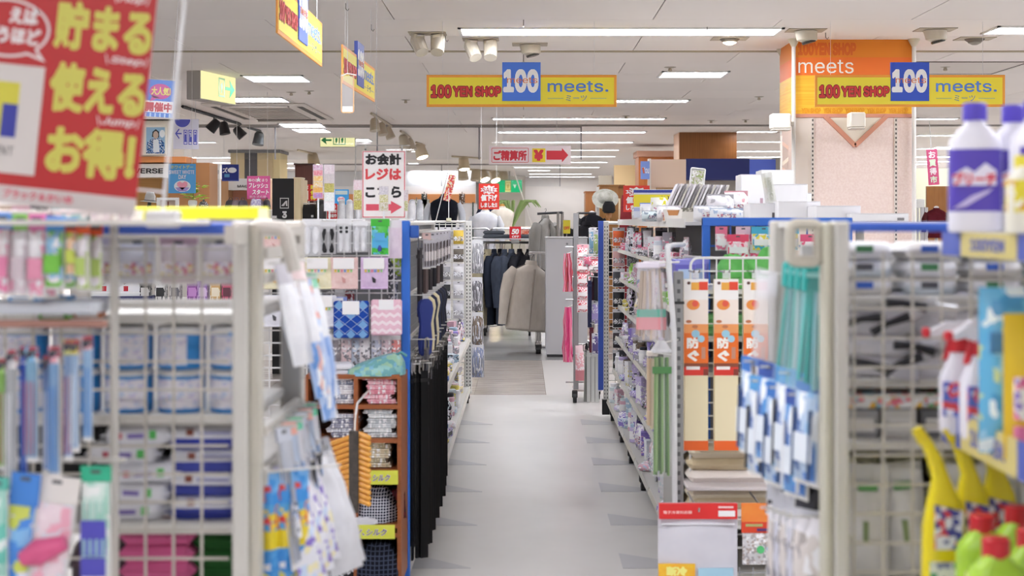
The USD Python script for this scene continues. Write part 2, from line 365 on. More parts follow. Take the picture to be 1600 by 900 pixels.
# ---------------------------------------------------------------- ceiling fittings
def spot(t, p, aim, r=.045, L=.11, m=None, lit=False, arm=.09):
    m = m or C('c9c2b4', .5)
    p = np.array(p, float); a = np.array(aim, float); a /= np.linalg.norm(a)
    part(t, 'stem', tube([p, p - [0, 0, arm]], .008), m)
    c = p - [0, 0, arm + .03]
    lh = part(t, 'lamp_head', tube([c - a * L * .5, c - a * L * .35, c + a * L * .5], [r * .55, r * .8, r], 12), m)
    if lit: part(lh, 'bulb', tube([c + a * L * .5, c + a * (L * .5 + .012)], [r * .85, r * .6], 10), EMIT('ffe6c0', 14), label='lit bulb')
def ceiling_pt(px, py):
    d = dceil(py); return PX(px, d), d
def recessed(px, py, kind, label, name='downlight'):
    x, d = ceiling_pt(px, py)
    t = thing(name, label, 'ceiling spotlight', (x, d, CEIL))
    part(t, 'trim_plate', cat(bx(-.14, .14, -.1, .1, -.006, 0, .003)), C('b5a998', .6))
    if kind == 'gimbal':
        for s in (-.07, .07):
            part(t, 'lamp_head', tube([(s, 0, -.003), (s * 1.1, .01, -.05), (s * .8 + .02, -.05, -.15)], [.05, .055, .05], 12), C('d2c9ba', .5))
    elif kind == 'eye':
        part(t, 'lamp_head', loft([(0, 0, -.09, .03, .03), (.01, 0, -.075, .075, .075), (0, 0, -.01, .085, .085)], 16), C('cbc2b2', .5))
        part(t, 'lens', rot(lathe([(.05, -.1), (.055, -.085)], 14), (0, 1, 0), -15), C('3a3835', .3))
    else:
        part(t, 'lamp_head', lathe([(.05, -.03), (.075, -.012), (.08, 0)], 16), C('6e675c', .5))
        part(t, 'bulb', lathe([(.02, -.05), (.05, -.035), (.05, -.01)], 14), EMIT('ffe9cc', 16) if kind == 'lit' else C('8d867a', .3))
recessed(668, 52, 'gimbal', 'beige double spotlight in the ceiling left of the long strip light')
recessed(751, 61, 'gimbal', 'beige double spotlight hanging under the long strip light')
recessed(828, 69, 'eye', 'round beige swivel spotlight above the yellow shop sign')
recessed(1140, 60, 'lit', 'lit downlight under the end of the long strip light')
recessed(1259, 47, 'eye', 'round downlight over the orange column panel')
recessed(1461, 46, 'eye', 'round downlight over the middle of the yellow column sign')
recessed(1523, 60, 'dark', 'downlight beside the hanging wire of the yellow column sign')
for i, (px, py) in enumerate([(1047, 105), (1186, 151), (1477, 104), (1111, 188), (1165, 187), (978, 181), (634, 156), (483, 142), (455, 144)]):
    x, d = ceiling_pt(px, py)
    t = thing('sprinkler', 'small ceiling sprinkler, %s of the little fittings dotted over the ceiling' % ORD[i], 'sprinkler', (x, d, CEIL), group='ceiling sprinklers')
    part(t, 'rosette', lathe([(.03, -.008), (.055, -.002), (.055, 0)], 12), C('a79f92', .5)); part(t, 'nozzle', lathe([(.012, -.04), (.02, -.034), (.012, -.005)], 8), C('b8ae9c', .4))
for i, (px, py) in enumerate([(540, 5), (580, 38), (696, 55), (1290, 51), (1105, 42)]):
    x, d = ceiling_pt(px, py)
    t = thing('ceiling_hook', 'tiny wire hook in the ceiling, %s from the hanging side signs' % ORD[i], 'hook', (x, d, CEIL), group='ceiling hooks')
    part(t, 'hook', tube([(0, 0, 0), (0, 0, -.035), (.014, 0, -.05), (.022, 0, -.035)], .003), C('6b6560', .4))
def track(label, a, b, heads, m, lit=(), r=.045, L=.12, drop=.0):
    (xa, ya), (xb, yb) = ceiling_pt(*a), ceiling_pt(*b)
    t = thing('track_light', label, 'track light', (xa, ya, CEIL - drop))
    v = np.array([xb - xa, yb - ya, 0])
    part(t, 'rail', tube([(0, 0, -.02), v + [0, 0, -.02]], .02, 4), m)
    if drop: 
        for k in (.1, .9): part(t, 'drop_rod', tube([v * k, v * k + [0, 0, drop]], .006), m)
    for i, (k, aim) in enumerate(heads): spot(t, v * k + [0, 0, -.02], aim, r, L, m, i in lit)
BLACK = C('17161a', .5)
track('black track rail with three black spotlights under the air conditioner', (285, 164), (376, 192), [(.50, (-.6, 0, -.7)), (.68, (.2, -.1, -1)), (.97, (.7, .1, -.8))], BLACK, r=.075, L=.17)
track('short grey track with one grey spotlight right of the black track', (387, 197), (407, 203), [(.85, (-.1, -.2, -1))], C('55585a', .5), r=.09, L=.2)
track('beige track with three spotlights hanging above the checkout sign', (580, 175), (612, 195), [(.15, (.1, -.2, -1)), (.5, (.2, -.2, -1)), (.85, (.4, -.1, -1))], C('b7ab95', .45), r=.07, L=.17)
track('beige track with two spotlights behind the checkout sign', (626, 203), (642, 214), [(.3, (.2, -.2, -1)), (.9, (.3, -.2, -1))], C('b7ab95', .45), r=.09, L=.2)
track('beige track with one lit spotlight beside the checkout sign', (650, 221), (664, 226), [(.5, (.3, -.2, -.9))], C('c4b497', .45), lit=(0,), r=.12, L=.26)
track('pale track with a lit spotlight above the colourful pop display', (465, 233), (495, 240), [(.8, (.2, -.3, -.9))], C('c4b497', .45), lit=(0,), r=.13, L=.3)
track('far pale track with a lit spotlight left of the cashier sign', (706, 243), (752, 246), [(.4, (.1, -.2, -1))], C('c4b497', .45), lit=(0,), r=.13, L=.3)
track('long far track with five spotlights over the sale poster', (715, 262), (792, 268), [(.1, (.1, -.2, -1)), (.35, (0, -.2, -1)), (.5, (.3, -.4, -.8)), (.72, (.3, -.4, -.8)), (.92, (0, -.3, -.9))], C('c4b497', .45), lit=(2, 3, 4), r=.15, L=.34)
# ceiling air conditioner
x, d = ceiling_pt(425, 174)
t = thing('air_conditioner', 'flat ceiling air conditioner grille above the black track light', 'air conditioner', (x, d, CEIL))
part(t, 'panel', bx(-.62, .62, -1.3, 1.3, -.025, 0, .01), C('d6cfc8', .6))
part(t, 'intake_grille', bx(-.36, .36, -.95, .95, -.03, -.02), C('a8a19b', .5), False)
for s in (-1, 1):
    part(t, 'outlet_slot', bx(s * .52 - .035, s * .52 + .035, -1.05, 1.05, -.029, -.02), C('3c3733', .6), False)
    part(t, 'outlet_slot', bx(-.4, .4, s * 1.12 - .06, s * 1.12 + .06, -.029, -.02), C('4a443f', .6), False)
    part(t, 'flap', bx(-.4, .4, s * 1.2 - .02, s * 1.2 + .02, -.05, -.028, .004), C('cfc8c1', .5))
for i in range(9): part(t, 'grille_bar', bx(-.36, .36, -.9 + i * .2, -.86 + i * .2, -.036, -.03), C('c6c0ba', .5), False)
x, d = ceiling_pt(1490, 106)
t = thing('ceiling_hatch', 'flush square inspection hatch in the ceiling right of the orange column panel', 'hatch', (x, d, CEIL))
part(t, 'hatch_panel', bx(-.5, .5, -.5, .5, -.004, 0), C('d3cbc5', .7), False); part(t, 'hatch_frame', cat(bx(-.52, .52, -.52, -.5, -.008, 0), bx(-.52, .52, .5, .52, -.008, 0), bx(-.52, -.5, -.5, .5, -.008, 0), bx(.5, .52, -.5, .5, -.008, 0)), C('8c857e', .6), False)
# ---------------------------------------------------------------- columns and shop fronts
# pink column with orange shop panels
D0 = 11.0; xa, xb = PX(1243, D0), PX(1424, D0)
t = thing('shop_column', 'square pink pegboard column with orange shop panels at its top', 'column', (0, D0, 0), kind='structure')
part(t, 'core', bx(xa, xb, .0, .6, 0, CEIL), C('d9c2b6', .7), False)
zt, zm, z3, zb = PZ(62, D0), PZ(90, D0), PZ(118, D0), PZ(178, D0)
part(t, 'sign_band', bx(xa - .012, xb + .012, -.012, .61, zm, zt), C('ea8a24', .5), False, 'dark orange top band')
part(t, 'sign_band', bx(xa - .012, xb + .012, -.013, .61, z3, zm), C('f2792c', .5), False, 'red orange middle band')
part(t, 'sign_band', bx(xa - .012, xb + .012, -.012, .61, zb, z3), MOTTLE('f3b02a', 'f8c840', 1.0, .5, (1.5, 1.5, 60)), False, 'yellow bottom band')
def ctx(s, p0, p1, q0, q1, m, f='inter', b=3): part(t, 'lettering', text(s, PX(p0, D0), PX(p1, D0), PZ(q1, D0), PZ(q0, D0), -.013, f, b, .002), m, False)
ctx('100YEN SHOP', 1196 + 50, 1337, 67, 87, C('df6a20', .5), b=6)
ctx('meets', 1247, 1333, 94, 115, C('f4efe8', .5), b=0)
for i in range(5): ctx('YEN SHOP', 1252 + i * 34, 1282 + i * 34, 169, 177, C('eaa024', .5), b=6)
part(t, 'trim_rail', bx(xa - .01, xb + .01, -.02, 0, PZ(184, D0), PZ(178, D0), .003), C('cf8f78', .6))
part(t, 'peg_panel', bx(xa + .12, xb, -.012, 0, 0, PZ(184, D0)), MOTTLE('e0c9c0', 'e8d5cd', 60, .7), False)
part(t, 'corner_panel', bx(xa, xa + .12, -.012, 0, 0, PZ(184, D0)), C('dccfc4', .7), False)
part(t, 'gable_panel', poly([(PX(1290, D0), PZ(184, D0)), (PX(1382, D0), PZ(184, D0)), (PX(1335, D0), PZ(226, D0))], -.02, -.012), C('ded3c2', .6), False)
for sgn, p in ((-1, 1288), (1, 1384)):
    a, b = np.array([PX(p, D0), PZ(182, D0)]), np.array([PX(1335, D0), PZ(228, D0)])
    dv = (b - a) / np.linalg.norm(b - a); n = np.array([-dv[1], dv[0]]) * .017
    part(t, 'chevron_trim', poly([a - n, b - n, b + n, a + n], -.032, -.012), C('cb8d74', .6), False)
for p in (1269, 1399):
    part(t, 'slotted_strip', bx(PX(p, D0) - .012, PX(p, D0) + .012, -.02, -.01, 0, PZ(184, D0)), C('d8cdc4', .5), False)
    part(t, 'slots', cat([bx(PX(p, D0) - .005, PX(p, D0) + .005, -.022, -.019, z, z + .016) for z in np.arange(1.3, PZ(186, D0), .034)]), C('55504c', .6), False)
for p, dd in ((1222, .6), (1240, -.05), (1428, -.05)):
    q = thing('support_pole', {1222: 'white pole behind the orange column corner', 1240: 'white pole at the near corner of the orange column panel', 1428: 'white pole right of the orange column panel'}[p], 'pole', (PX(p, D0 + dd), D0 + dd, 0), group=None)
    part(q, 'tube', tube([(0, 0, 0), (0, 0, CEIL - .05)], .016, 10), C('dcd8d4', .35)); part(q, 'ceiling_cap', lathe([(.018, CEIL - .06), (.045, CEIL - .01), (.045, CEIL)], 12), C('cfc6b2', .5))
for p, q, w, h, lab in ((1338, 188, 24, 24, 'cream speaker box under the orange column panel'), (1219, 190, 30, 24, 'white box on the pole left of the pink column')):
    dd = D0 - .13; k = dd / F
    s = thing('speaker_box', lab, 'speaker', (PX(p, dd), dd, PZ(q, dd)))
    part(s, 'housing', bx(-w * k / 2, w * k / 2, -.06, .07, -h * k / 2, h * k / 2, .01), C('e8e2da', .5)); part(s, 'base_lip', bx(-w * k / 2 + .006, w * k / 2 - .006, -.065, .06, -h * k / 2 - .012, -h * k / 2, .004), C('cfc7bd', .5))
    if p == 1219: part(s, 'bracket', bx(.0, .11, .02, .05, -.03, .0), C('b9b2a8', .5), False)
# openwork white ladder frame beside the column
dd = 11.3
t = thing('ladder_frame', 'white openwork frame standing left of the pink column', 'frame', (PX(1228, dd), dd, 0))
part(t, 'upright', bx(-.045, -.03, -.01, .01, 0, PZ(212, dd)), C('e2dcd6', .5), False); part(t, 'upright', bx(.05, .065, -.01, .01, 0, PZ(212, dd)), C('e2dcd6', .5), False)
for i in range(6): part(t, 'rung', rot(bx(-.055, .055, -.006, .006, -.012, .012), (0, 1, 0), 40 if i % 2 else -40, (0, 0, 0)).apply_translation([.01, 0, PZ(330 - i * 20, dd)]), C(['e6d9c8', 'd9b9a8'][i % 2], .5), False)
# brown wood column
d = 22.5; k = d / F
t = thing('wood_column', 'tall brown wood veneer column against the ceiling', 'column', (0, d, 0), kind='structure')
part(t, 'veneer', bx(PX(1062, d), PX(1151, d), 0, .8, 0, CEIL), WOOD('7c4a1e', '8f5a2a', (40, 40, 1.5)), False)
part(t, 'side_panel', bx(PX(1062, d) - .01, PX(1062, d), .02, .8, 0, CEIL), C('dcb79a', .5), False)
d = 26
t = thing('wood_column', 'orange brown wood column half hidden behind the taller brown one', 'column', (0, d, 0), kind='structure')
part(t, 'veneer', bx(PX(998, d), PX(1058, d), 0, .8, 0, PZ(238, d)), WOOD('a85f2c', 'b66c36', (30, 30, 1.5)), False)
part(t, 'cornice', bx(PX(995, d), PX(1060, d), -.05, .85, PZ(245, d), PZ(236, d)), C('c3947c', .6), False)
# booth with blue header
d = 18.5
t = thing('shop_booth', 'cream shop booth with dark blue header below the brown column', 'booth', (0, d, 0))
part(t, 'side_wall', bx(PX(1016, d), PX(1072, d), 0, .12, 0, PZ(249, d)), C('ecd0b8', .6), False)
part(t, 'edge_strip', bx(PX(1013, d), PX(1017, d), -.02, .12, 0, PZ(248, d)), C('f2e6d8', .6), False)
part(t, 'header', bx(PX(1072, d), PX(1171, d), 0, .3, PZ(281, d), PZ(248, d)), C('1e2a6e', .5), False, 'dark blue header')
part(t, 'header', bx(PX(1171, d), PX(1214, d), .0, .3, PZ(276, d), PZ(249, d)), C('5c74dc', .5), False, 'lighter blue header')
part(t, 'inner_wall', bx(PX(1072, d), PX(1214, d), .3, .4, 0, PZ(279, d)), C('cfc8bc', .6), False)
part(t, 'post', bx(PX(1212, d), PX(1219, d), -.02, .3, 0, PZ(246, d)), C('9c978e', .5), False)
part(t, 'rail', bx(PX(1025, d), PX(1062, d), -.06, 0, PZ(298, d), PZ(293, d)), C('a5835f', .5), False)
f = Flat('shop_sign', 'light blue sign at the corner of the cream booth', 'sign', 1001, 1015, 252, 280, 18.3, C('7f9be0', .5), .03, (0, 0, 0))
f.txt('You', 1004, 1014, 261, 271, C('f6f2f0', .5), 2, 'inter', 2)
f.shape('red_tick', [(1003, 262), (1006, 262), (1007, 271), (1005, 271)], C('d8663c', .5), 3)
part(f.p, 'mount_post', bx(f.X(1013), f.X(1015.5), .016, .06, -PZ(266, 18.3), f.Z(280)), C('d9cdbd', .5), False)
# cream wall with vertical strip
d = 29
t = thing('partition_wall', 'cream partition with brown edge beside the orange wood column', 'partition', (0, d, 0), kind='structure')
part(t, 'panel', bx(PX(960, d), PX(993, d), 0, .2, 0, PZ(258, d)), C('f0d3a0', .6), False); part(t, 'brown_edge', bx(PX(993, d), PX(1000, d), -.02, .2, 0, PZ(250, d)), C('8a4a24', .5), False)
part(t, 'panel', bx(PX(936, d), PX(957, d), .1, .2, 0, PZ(274, d)), C('c2bcac', .6), False, 'grey panel')
# striped column on the left
d = 28
t = thing('striped_column', 'cream column with a dark grey centre stripe', 'column', (0, d, 0), kind='structure')
part(t, 'face', bx(PX(360, d), PX(382, d), 0, .9, 0, PZ(238, d)), C('cbb994', .6), False); part(t, 'stripe', bx(PX(382, d), PX(402, d), .01, .9, 0, PZ(237, d)), C('55555a', .5), False)
part(t, 'face', bx(PX(402, d), PX(426, d), 0, .9, 0, PZ(238, d)), C('cbb994', .6), False); part(t, 'side', bx(PX(426, d), PX(437, d), .02, .9, 0, PZ(238, d)), C('e6d6a6', .6), False)
part(t, 'capital', bx(PX(357, d), PX(439, d), -.05, .95, PZ(239, d), PZ(234, d), .01), C('77777a', .5)); part(t, 'upper_shaft', bx(PX(362, d), PX(434, d), .02, .9, PZ(235, d), CEIL), C('c9c5c0', .6), False)
# brown cabinet tower
d = 24
t = thing('brown_tower', 'tall dark brown shop partition behind the colourful pop display', 'partition', (0, d, 0), kind='structure')
part(t, 'panel', bx(PX(461, d), PX(490, d), 0, .3, 0, PZ(258, d)), WOOD('4a1f14', '5a2a1c'), False); part(t, 'cap', bx(PX(459, d), PX(492, d), -.04, .32, PZ(258, d), PZ(255.5, d), .006), C('3a1810', .5))
# sports shoe shop on the far left
d = 17.2
t = thing('shoe_shop_front', 'shop front with white name header, wood back wall and orange cornice', 'shop front', (0, d, 0))
part(t, 'back_panel', bx(PX(120, d), PX(262, d), .4, .5, 0, PZ(256, d)), WOOD('b98a4e', 'c4975a', (2, 20, 30)), False)
part(t, 'header', bx(PX(120, d), PX(262, d), 0, .4, PZ(277, d), PZ(256, d)), C('f0efec', .5), False, 'white header with dark lettering')
part(t, 'lettering', text('CONVERSE', PX(176, d), PX(255, d), PZ(271, d), PZ(263, d), 0, 'inter', 2, .008), C('2c2c2e', .5), False)
part(t, 'cornice', bx(PX(110, d), PX(292, d), -.05, .5, PZ(254, d), PZ(245, d)), C('e8985a', .5), False, 'orange cornice')
part(t, 'upper_panel', bx(PX(110, d), PX(272, d), -.02, .5, PZ(245, d), PZ(188, d)), C('ebe4d6', .6), False)
part(t, 'ceiling_bar', bx(PX(200, d), PX(284, d), -.02, .06, PZ(189, d), PZ(186.5, d)), C('1c1a1c', .5), False)
part(t, 'side_panel', bx(PX(262, d), PX(326, d), .05, .5, 0, PZ(254, d)), C('a9764a', .5), False, 'plain brown side panel')
part(t, 'ceiling_post', bx(PX(130, d), PX(160, d), .2, .4, PZ(189, d), CEIL), C('ebe4d6', .6), False)
f = Flat('photo_poster', 'framed blue photo poster of a person in a checked shirt above the shoe shop', 'poster', 222, 260, 195, 242, 17.1, C('efe9dc', .5), .03)
f.rect('photo', 229, 258, 199, 240, C('9cc4e0', .4)); f.shape('figure_hair', [(238, 214), (239, 206), (244, 202), (249, 206), (249, 215)], C('2b3440', .5), 3); f.oval('figure_face', 244, 211, 4, 6, C('d0b8a8', .5), 4)
f.shape('figure_shirt', [(229, 240), (231, 222), (239, 216), (249, 216), (257, 222), (258, 240)], PRINT('2f6db0', ['dfeaf4', '1b3a6a'], (60, 60, 60), .4), 2); f.shape('figure_undershirt', [(240, 218), (248, 218), (250, 238), (240, 238)], C('e8eef2', .5), 3)
f.oval('cloud', 254, 209, 4, 6, C('f2f6f8', .5), 2)
# white pillar sign and other left shop signs
d = 22
t = thing('pillar_sign', 'white pillar sign with faint script beside the brown side panel', 'sign', (PX(336, d), d, 0))
part(t, 'pillar', bx(PX(327, d) - PX(336, d), PX(343, d) - PX(336, d), 0, .2, 0, PZ(280, d)), C('d8d4d0', .6), False); part(t, 'sign_box', bx(PX(326, d) - PX(336, d), PX(345, d) - PX(336, d), -.06, .2, PZ(280, d), PZ(257, d), .008), C('f0eeec', .5))
part(t, 'lettering', text('Sirena', -.075, .075, PZ(272, d), PZ(264, d), -.06, 'inter', 0, .006, 15), C('a8a6a8', .5), False)
f = Flat('shop_sign', 'square dark blue hanging sign with white oval beside the striped column', 'sign', 347, 373, 257, 283, 20, C('24348c', .5), .03)
f.txt('ズ', 348, 356, 262, 270, C('f4f4f8', .5), 2, 'cjk', 3); f.oval('white_oval', 363, 266, 7, 4.2, C('eceff6', .5), 2); f.rect('light_blue_square', 351, 359, 272, 277, C('5ea2d8', .5)); f.rect('border', 347, 373, 281, 283, C('3c52b0', .5)); f.wires((350, 370), 20, rad=.003)
d = 21
t = thing('shop_header', 'grey shop header over a pink niche left of the pink poster', 'shop front', (0, d, 0))
part(t, 'header', bx(PX(350, d), PX(421, d), 0, .3, PZ(297, d), PZ(279, d)), C('d5d3d1', .5), False); part(t, 'lettering', text('MACKINTOSH', PX(371, d), PX(420, d), PZ(293, d), PZ(289, d), 0, 'inter', 1, .008), C('3a3a3c', .5), False)
part(t, 'post', bx(PX(346, d), PX(357, d), -.02, .3, 0, PZ(280, d)), C('b98f68', .5), False); part(t, 'post', bx(PX(415, d), PX(423, d), -.02, .3, 0, PZ(280, d)), C('c9a184', .5), False)
part(t, 'niche_wall', bx(PX(357, d), PX(415, d), .3, .36, 0, PZ(297, d)), C('c48c74', .6), False)
# black display panel with emblem and number
f = Flat('display_board', 'tall black display panel with a square emblem and the number 3', 'display panel', 426, 463, 279, 352, 13.5, C('141316', .45), .05)
f.rect('emblem_frame', 438, 452, 309, 326, C('c8c8c8', .5)); f.rect('emblem_field', 439.4, 450.6, 310.6, 324.4, C('141316', .5), 2)
f.shape('emblem_mark', [(440.5, 321), (447, 314), (449.5, 313.5), (450, 322), (447.5, 322), (447.2, 317), (444.8, 322), (440.5, 322)], C('d8d8d8', .5), 3); f.txt('3', 441.5, 449, 330, 341, C('ededed', .5), 2, 'inter', 6)
part(f.p, 'foot_panel', bx(-f.w / 2, f.w / 2, -.024, .024, -PZ(315.5, 13.5), -f.h / 2), C('141316', .45), False)
part(f.p, 'wood_edge', bx(f.w / 2, f.w / 2 + .06, -.02, .3, -PZ(315.5, 13.5), f.h / 2 - .01), C('dcc9a4', .5), False); part(f.p, 'tag', bx(f.X(424), f.X(433), -.032, -.025, f.Z(341), f.Z(337)), C('d8d8d8', .5), False)

# ---------------------------------------------------------------- yellow shop signs
YEL, ORG, RED, DRED = C('f6e33a', .45), C('f5a436', .45), C('d6312e', .45), C('7a1c1a', .45)
BLU, BLU2, WHT = C('3d66d6', .45), C('5b8fe8', .45), C('f6f4f2', .45)
def shop_sign(label, X, d, rz=0, bottom=2.25, blues=('4a7ee6',), back_blank=False, rzx=0):
    L, H = 1.335, .2245
    k = L / 300.0
    t = thing('shop_sign', label, 'sign', (X, d, bottom + H / 2), (0, 0, rz), group=None)
    part(t, 'border_board', bx(-L / 2, L / 2, -.004, .004, -H / 2, H / 2), ORG, False)
    part(t, 'yellow_field', bx(-L / 2 + 4 * k, L / 2 - 4 * k, -.0052, .0052, -H / 2 + 4 * k, H / 2 - 4 * k), YEL, False)
    lx = lambda p: (p - 815) * k
    lz = lambda p: -(p - 142) * k
    y = -.0052
    for b, yy, m in ((9, y, DRED), (4, y - .0014, RED)):
        e = 0 if b == 9 else .9
        part(t, 'lettering', text('100', lx(671 + e), lx(705 - e), lz(154 - e), lz(132 + e), yy, 'inter', b, .0014), m, False)
        part(t, 'lettering', text('YEN', lx(706 + e), lx(738 - e), lz(152 - e), lz(134 + e), yy, 'inter', b, .0014), m, False)
        part(t, 'lettering', text('SHOP', lx(741 + e), lx(783 - e), lz(152 - e), lz(134 + e), yy, 'inter', b, .0014), m, False)
    part(t, 'lettering', text('meets.', lx(856), lx(952), lz(144), lz(127), y, 'inter', 1, .0014), C('5a86d8', .45), False)
    part(t, 'lettering', text('ミーツ', lx(885), lx(918), lz(158), lz(149), y, 'cjk', 0, .0014), C('6a86b8', .45), False)
    for a, b in ((856, 881), (923, 949)): part(t, 'rule', bx(lx(a), lx(b), y - .001, y, lz(154.2), lz(153.5)), C('8aa0b0', .45), False)
    bq = part(t, 'blue_square', bx(lx(784.5), lx(845), -.011, .011, lz(158), lz(97)), C(blues[0], .45), False, 'blue square plate standing proud above the board')
    part(bq, 'lettering', text('100', lx(786), lx(842), lz(145), lz(108), -.011, 'inter', 5, .0014), WHT, False)
    part(bq, 'lettering', text('meets', lx(792), lx(840), lz(130), lz(121), -.0124, 'inter', 0, .0012), C('e08050', .45), False)
    for p in (690, 930):
        part(t, 'hanging_wire', bx(lx(p) - .001, lx(p) + .001, -.001, .001, H / 2 - .002, CEIL - bottom - H / 2), C('dadada', .4), False)
    return t
d = 9.99
shop_sign('yellow 100 yen shop sign hanging over the middle of the aisle', PX(815, d), d)
shop_sign('yellow 100 yen shop sign hanging in front of the pink column', PX(1421.5, d), d, blues=('2f55c8',))
shop_sign('side-on yellow 100 yen shop sign at the top, nearer one over the side aisle', -1.05, 6.72, 90, blues=('4a6ae0',))
shop_sign('yellow 100 yen shop sign hanging side-on with a card frame clipped to it', -1.03, 8.92, 88, blues=('4458b8',))
t = thing('card_holder', 'small empty orange-edged card frame hanging at the end of the side-on sign', 'card frame', (PX(543, 8.2), 8.2, PZ(146, 8.2)))
part(t, 'frame', mv(ring(.07, .22, .0035, 0, .01), 0, 0, 0), C('e0b080', .5)); part(t, 'card', bx(-.03, .03, -.001, .001, -.105, -.075), C('f4f2ee', .5), False)
part(t, 'clear_sheet', bx(-.032, .032, -.0006, .0006, -.075, .1), FILM(a=.12), False); part(t, 'clip', tube([(-.04, 0, .1), (0, 0, .115), (.05, 0, .105)], .004), C('f0efec', .4)); part(t, 'hanging_wire', bx(-.001, .001, -.001, .001, .11, CEIL - PZ(146, 8.2)), C('dadada', .4), False)

# ---------------------------------------------------------------- other hanging signs
def lightbox(label, px0, px1, py0, py1, d, rz, L, draw, base='f4eeb0', glow=.42, caps=None):
    k = d / F; H = (py1 - py0) * k
    t = thing('lightbox_sign', label, 'lightbox sign', (PX((px0 + px1) / 2, d), d, PZ((py0 + py1) / 2, d)), (0, 0, rz))
    part(t, 'housing', bx(-L / 2, L / 2, .0, .14, -H / 2, H / 2, .006), C('a9a49e', .5))
    part(t, 'lit_face', bx(-L / 2 + .01, L / 2 - .01, -.006, .0, -H / 2 + .01, H / 2 - .01), EMIT(base, glow), False, 'glowing yellow face')
    draw(t, L, H)
    return t
GRN = C('1f9c5c', .5)
def arrow(L, H, x0, x1, w, head, y=-.006, right=True):
    s = 1 if right else -1
    pts = [(0, -w / 2), ((x1 - x0) * .55, -w / 2), ((x1 - x0) * .45, -head / 2), (x1 - x0, 0), ((x1 - x0) * .45, head / 2), ((x1 - x0) * .55, w / 2), (0, w / 2)]
    return poly([((x0 + a) if right else (x1 - a), b) for a, b in pts][::s], y - .002, y)
def door_icon(x, y=-.006, s=.08):
    return cat(poly(Polygon([(x - s * .5, -s * .7), (x + s * .5, -s * .7), (x + s * .5, s * .7), (x - s * .5, s * .7)]).difference(Polygon([(x - s * .38, -s * .58), (x + s * .38, -s * .58), (x + s * .38, s * .58), (x - s * .38, s * .58)])), y - .002, y),
               poly([(x - s * .1, -s * .4), (x + s * .05, -s * .4), (x + s * .2, s * .1), (x + s * .1, s * .4), (x - s * .2, s * .2)], y - .002, y))
def draw1(t, L, H):
    part(t, 'exit_symbol', door_icon(.06, s=.13), C('8cc88c', .5), False); part(t, 'arrow', arrow(L, H, .14, .34, .03, .17), GRN, False, 'green arrow')
lb = lightbox('yellow exit lightbox with a green arrow fixed side-on under the ceiling', 330, 352, 112, 160, 13.6, 76, .75, draw1)
d = 25; 
lightbox('wide yellow exit lightbox with a green left arrow above the checkout sign', 499, 556, 208, 230, 24, 0, .60, lambda t, L, H: (part(t, 'arrow', arrow(L, H, -.28, -.10, .03, .15, right=False), GRN, False, 'green arrow'), part(t, 'exit_symbol', cat(door_icon(-.02, s=.11), door_icon(.08, s=.11)), C('3fae78', .5), False), part(t, 'hanger_rod', bx(-.02, .02, .05, .09, H / 2, CEIL - PZ(219, 24)), C('b4b0aa', .5), False)))
lightbox('green exit lightbox far away under the cashier sign', 776, 816, 281, 301, 40, 0, .72, lambda t, L, H: (part(t, 'pale_panel', bx(-.12, .04, -.009, -.006, -H / 2 + .02, H / 2 - .02), C('e8e6a0', .5), False), part(t, 'exit_symbol', door_icon(-.04, -.009, .16), C('c8b860', .5), False), part(t, 'white_mark', poly([(.1, .05), (.2, .05), (.15, -.06)], -.009, -.006), C('d8f0e0', .5), False), part(t, 'hanger_rod', bx(-.02, .02, .05, .09, H / 2, CEIL - PZ(291, 40)), C('b4b0aa', .5), False)), base='2fc07c', glow=.35)
# checkout poster on its stand
d = 6.6
f = Flat('checkout_poster', 'white checkout poster with brush lettering and a red arrow, standing on the left rack', 'poster', 566, 634, 236, 341, d, C('f6f3f3', .4), .003)
PK = C('e0566a', .5)
for a, b, c, e in ((566.5, 632.5, 236.5, 237.5), (566.5, 567.8, 236.5, 340), (631.5, 632.8, 236.5, 340), (566.5, 632.5, 338.5, 339.8)): f.rect('border_line', a, b, c, e, PK)
f.txt('お会計', 571, 627, 240, 258, C('18161a', .5), 2, 'cjk', 4); f.txt('レジは', 571, 627, 263, 281, C('e04a50', .5), 2, 'cjk', 4)
f.txt('こちら', 571, 627, 291, 309, C('18161a', .5), 2, 'cjk', 4)
f.shape('arrow', [(572, 319), (611, 319), (611, 314), (628, 323.5), (611, 334), (611, 329), (572, 329)], C('e0566a', .5), 2, 'red arrow pointing right')
for p in (571, 628): part(f.p, 'grommet', mv(rot(tube([(0, -.004, 0), (0, .004, 0)], .004, 8), (0, 0, 1), 0), f.X(p), 0, f.Z(233.5)), C('55555a', .4))
part(f.p, 'stand_frame', cat(tube([(f.X(555), .01, f.Z(341)), (f.X(555), .01, f.Z(230)), (f.X(558), .01, f.Z(227)), (f.X(640), .01, f.Z(227))], .0025)), C('9a9894', .4)); part(f.p, 'hanger_tab', cat(bx(f.X(570), f.X(572), -.001, .012, f.Z(237), f.Z(227)), bx(f.X(627), f.X(629), -.001, .012, f.Z(237), f.Z(227))), C('b8b6b4', .4), False)
part(f.p, 'ceiling_wire', bx(f.X(588) - .001, f.X(588) + .001, .008, .012, f.Z(227), CEIL - PZ(288.5, d)), C('bbbbbb', .4), False)
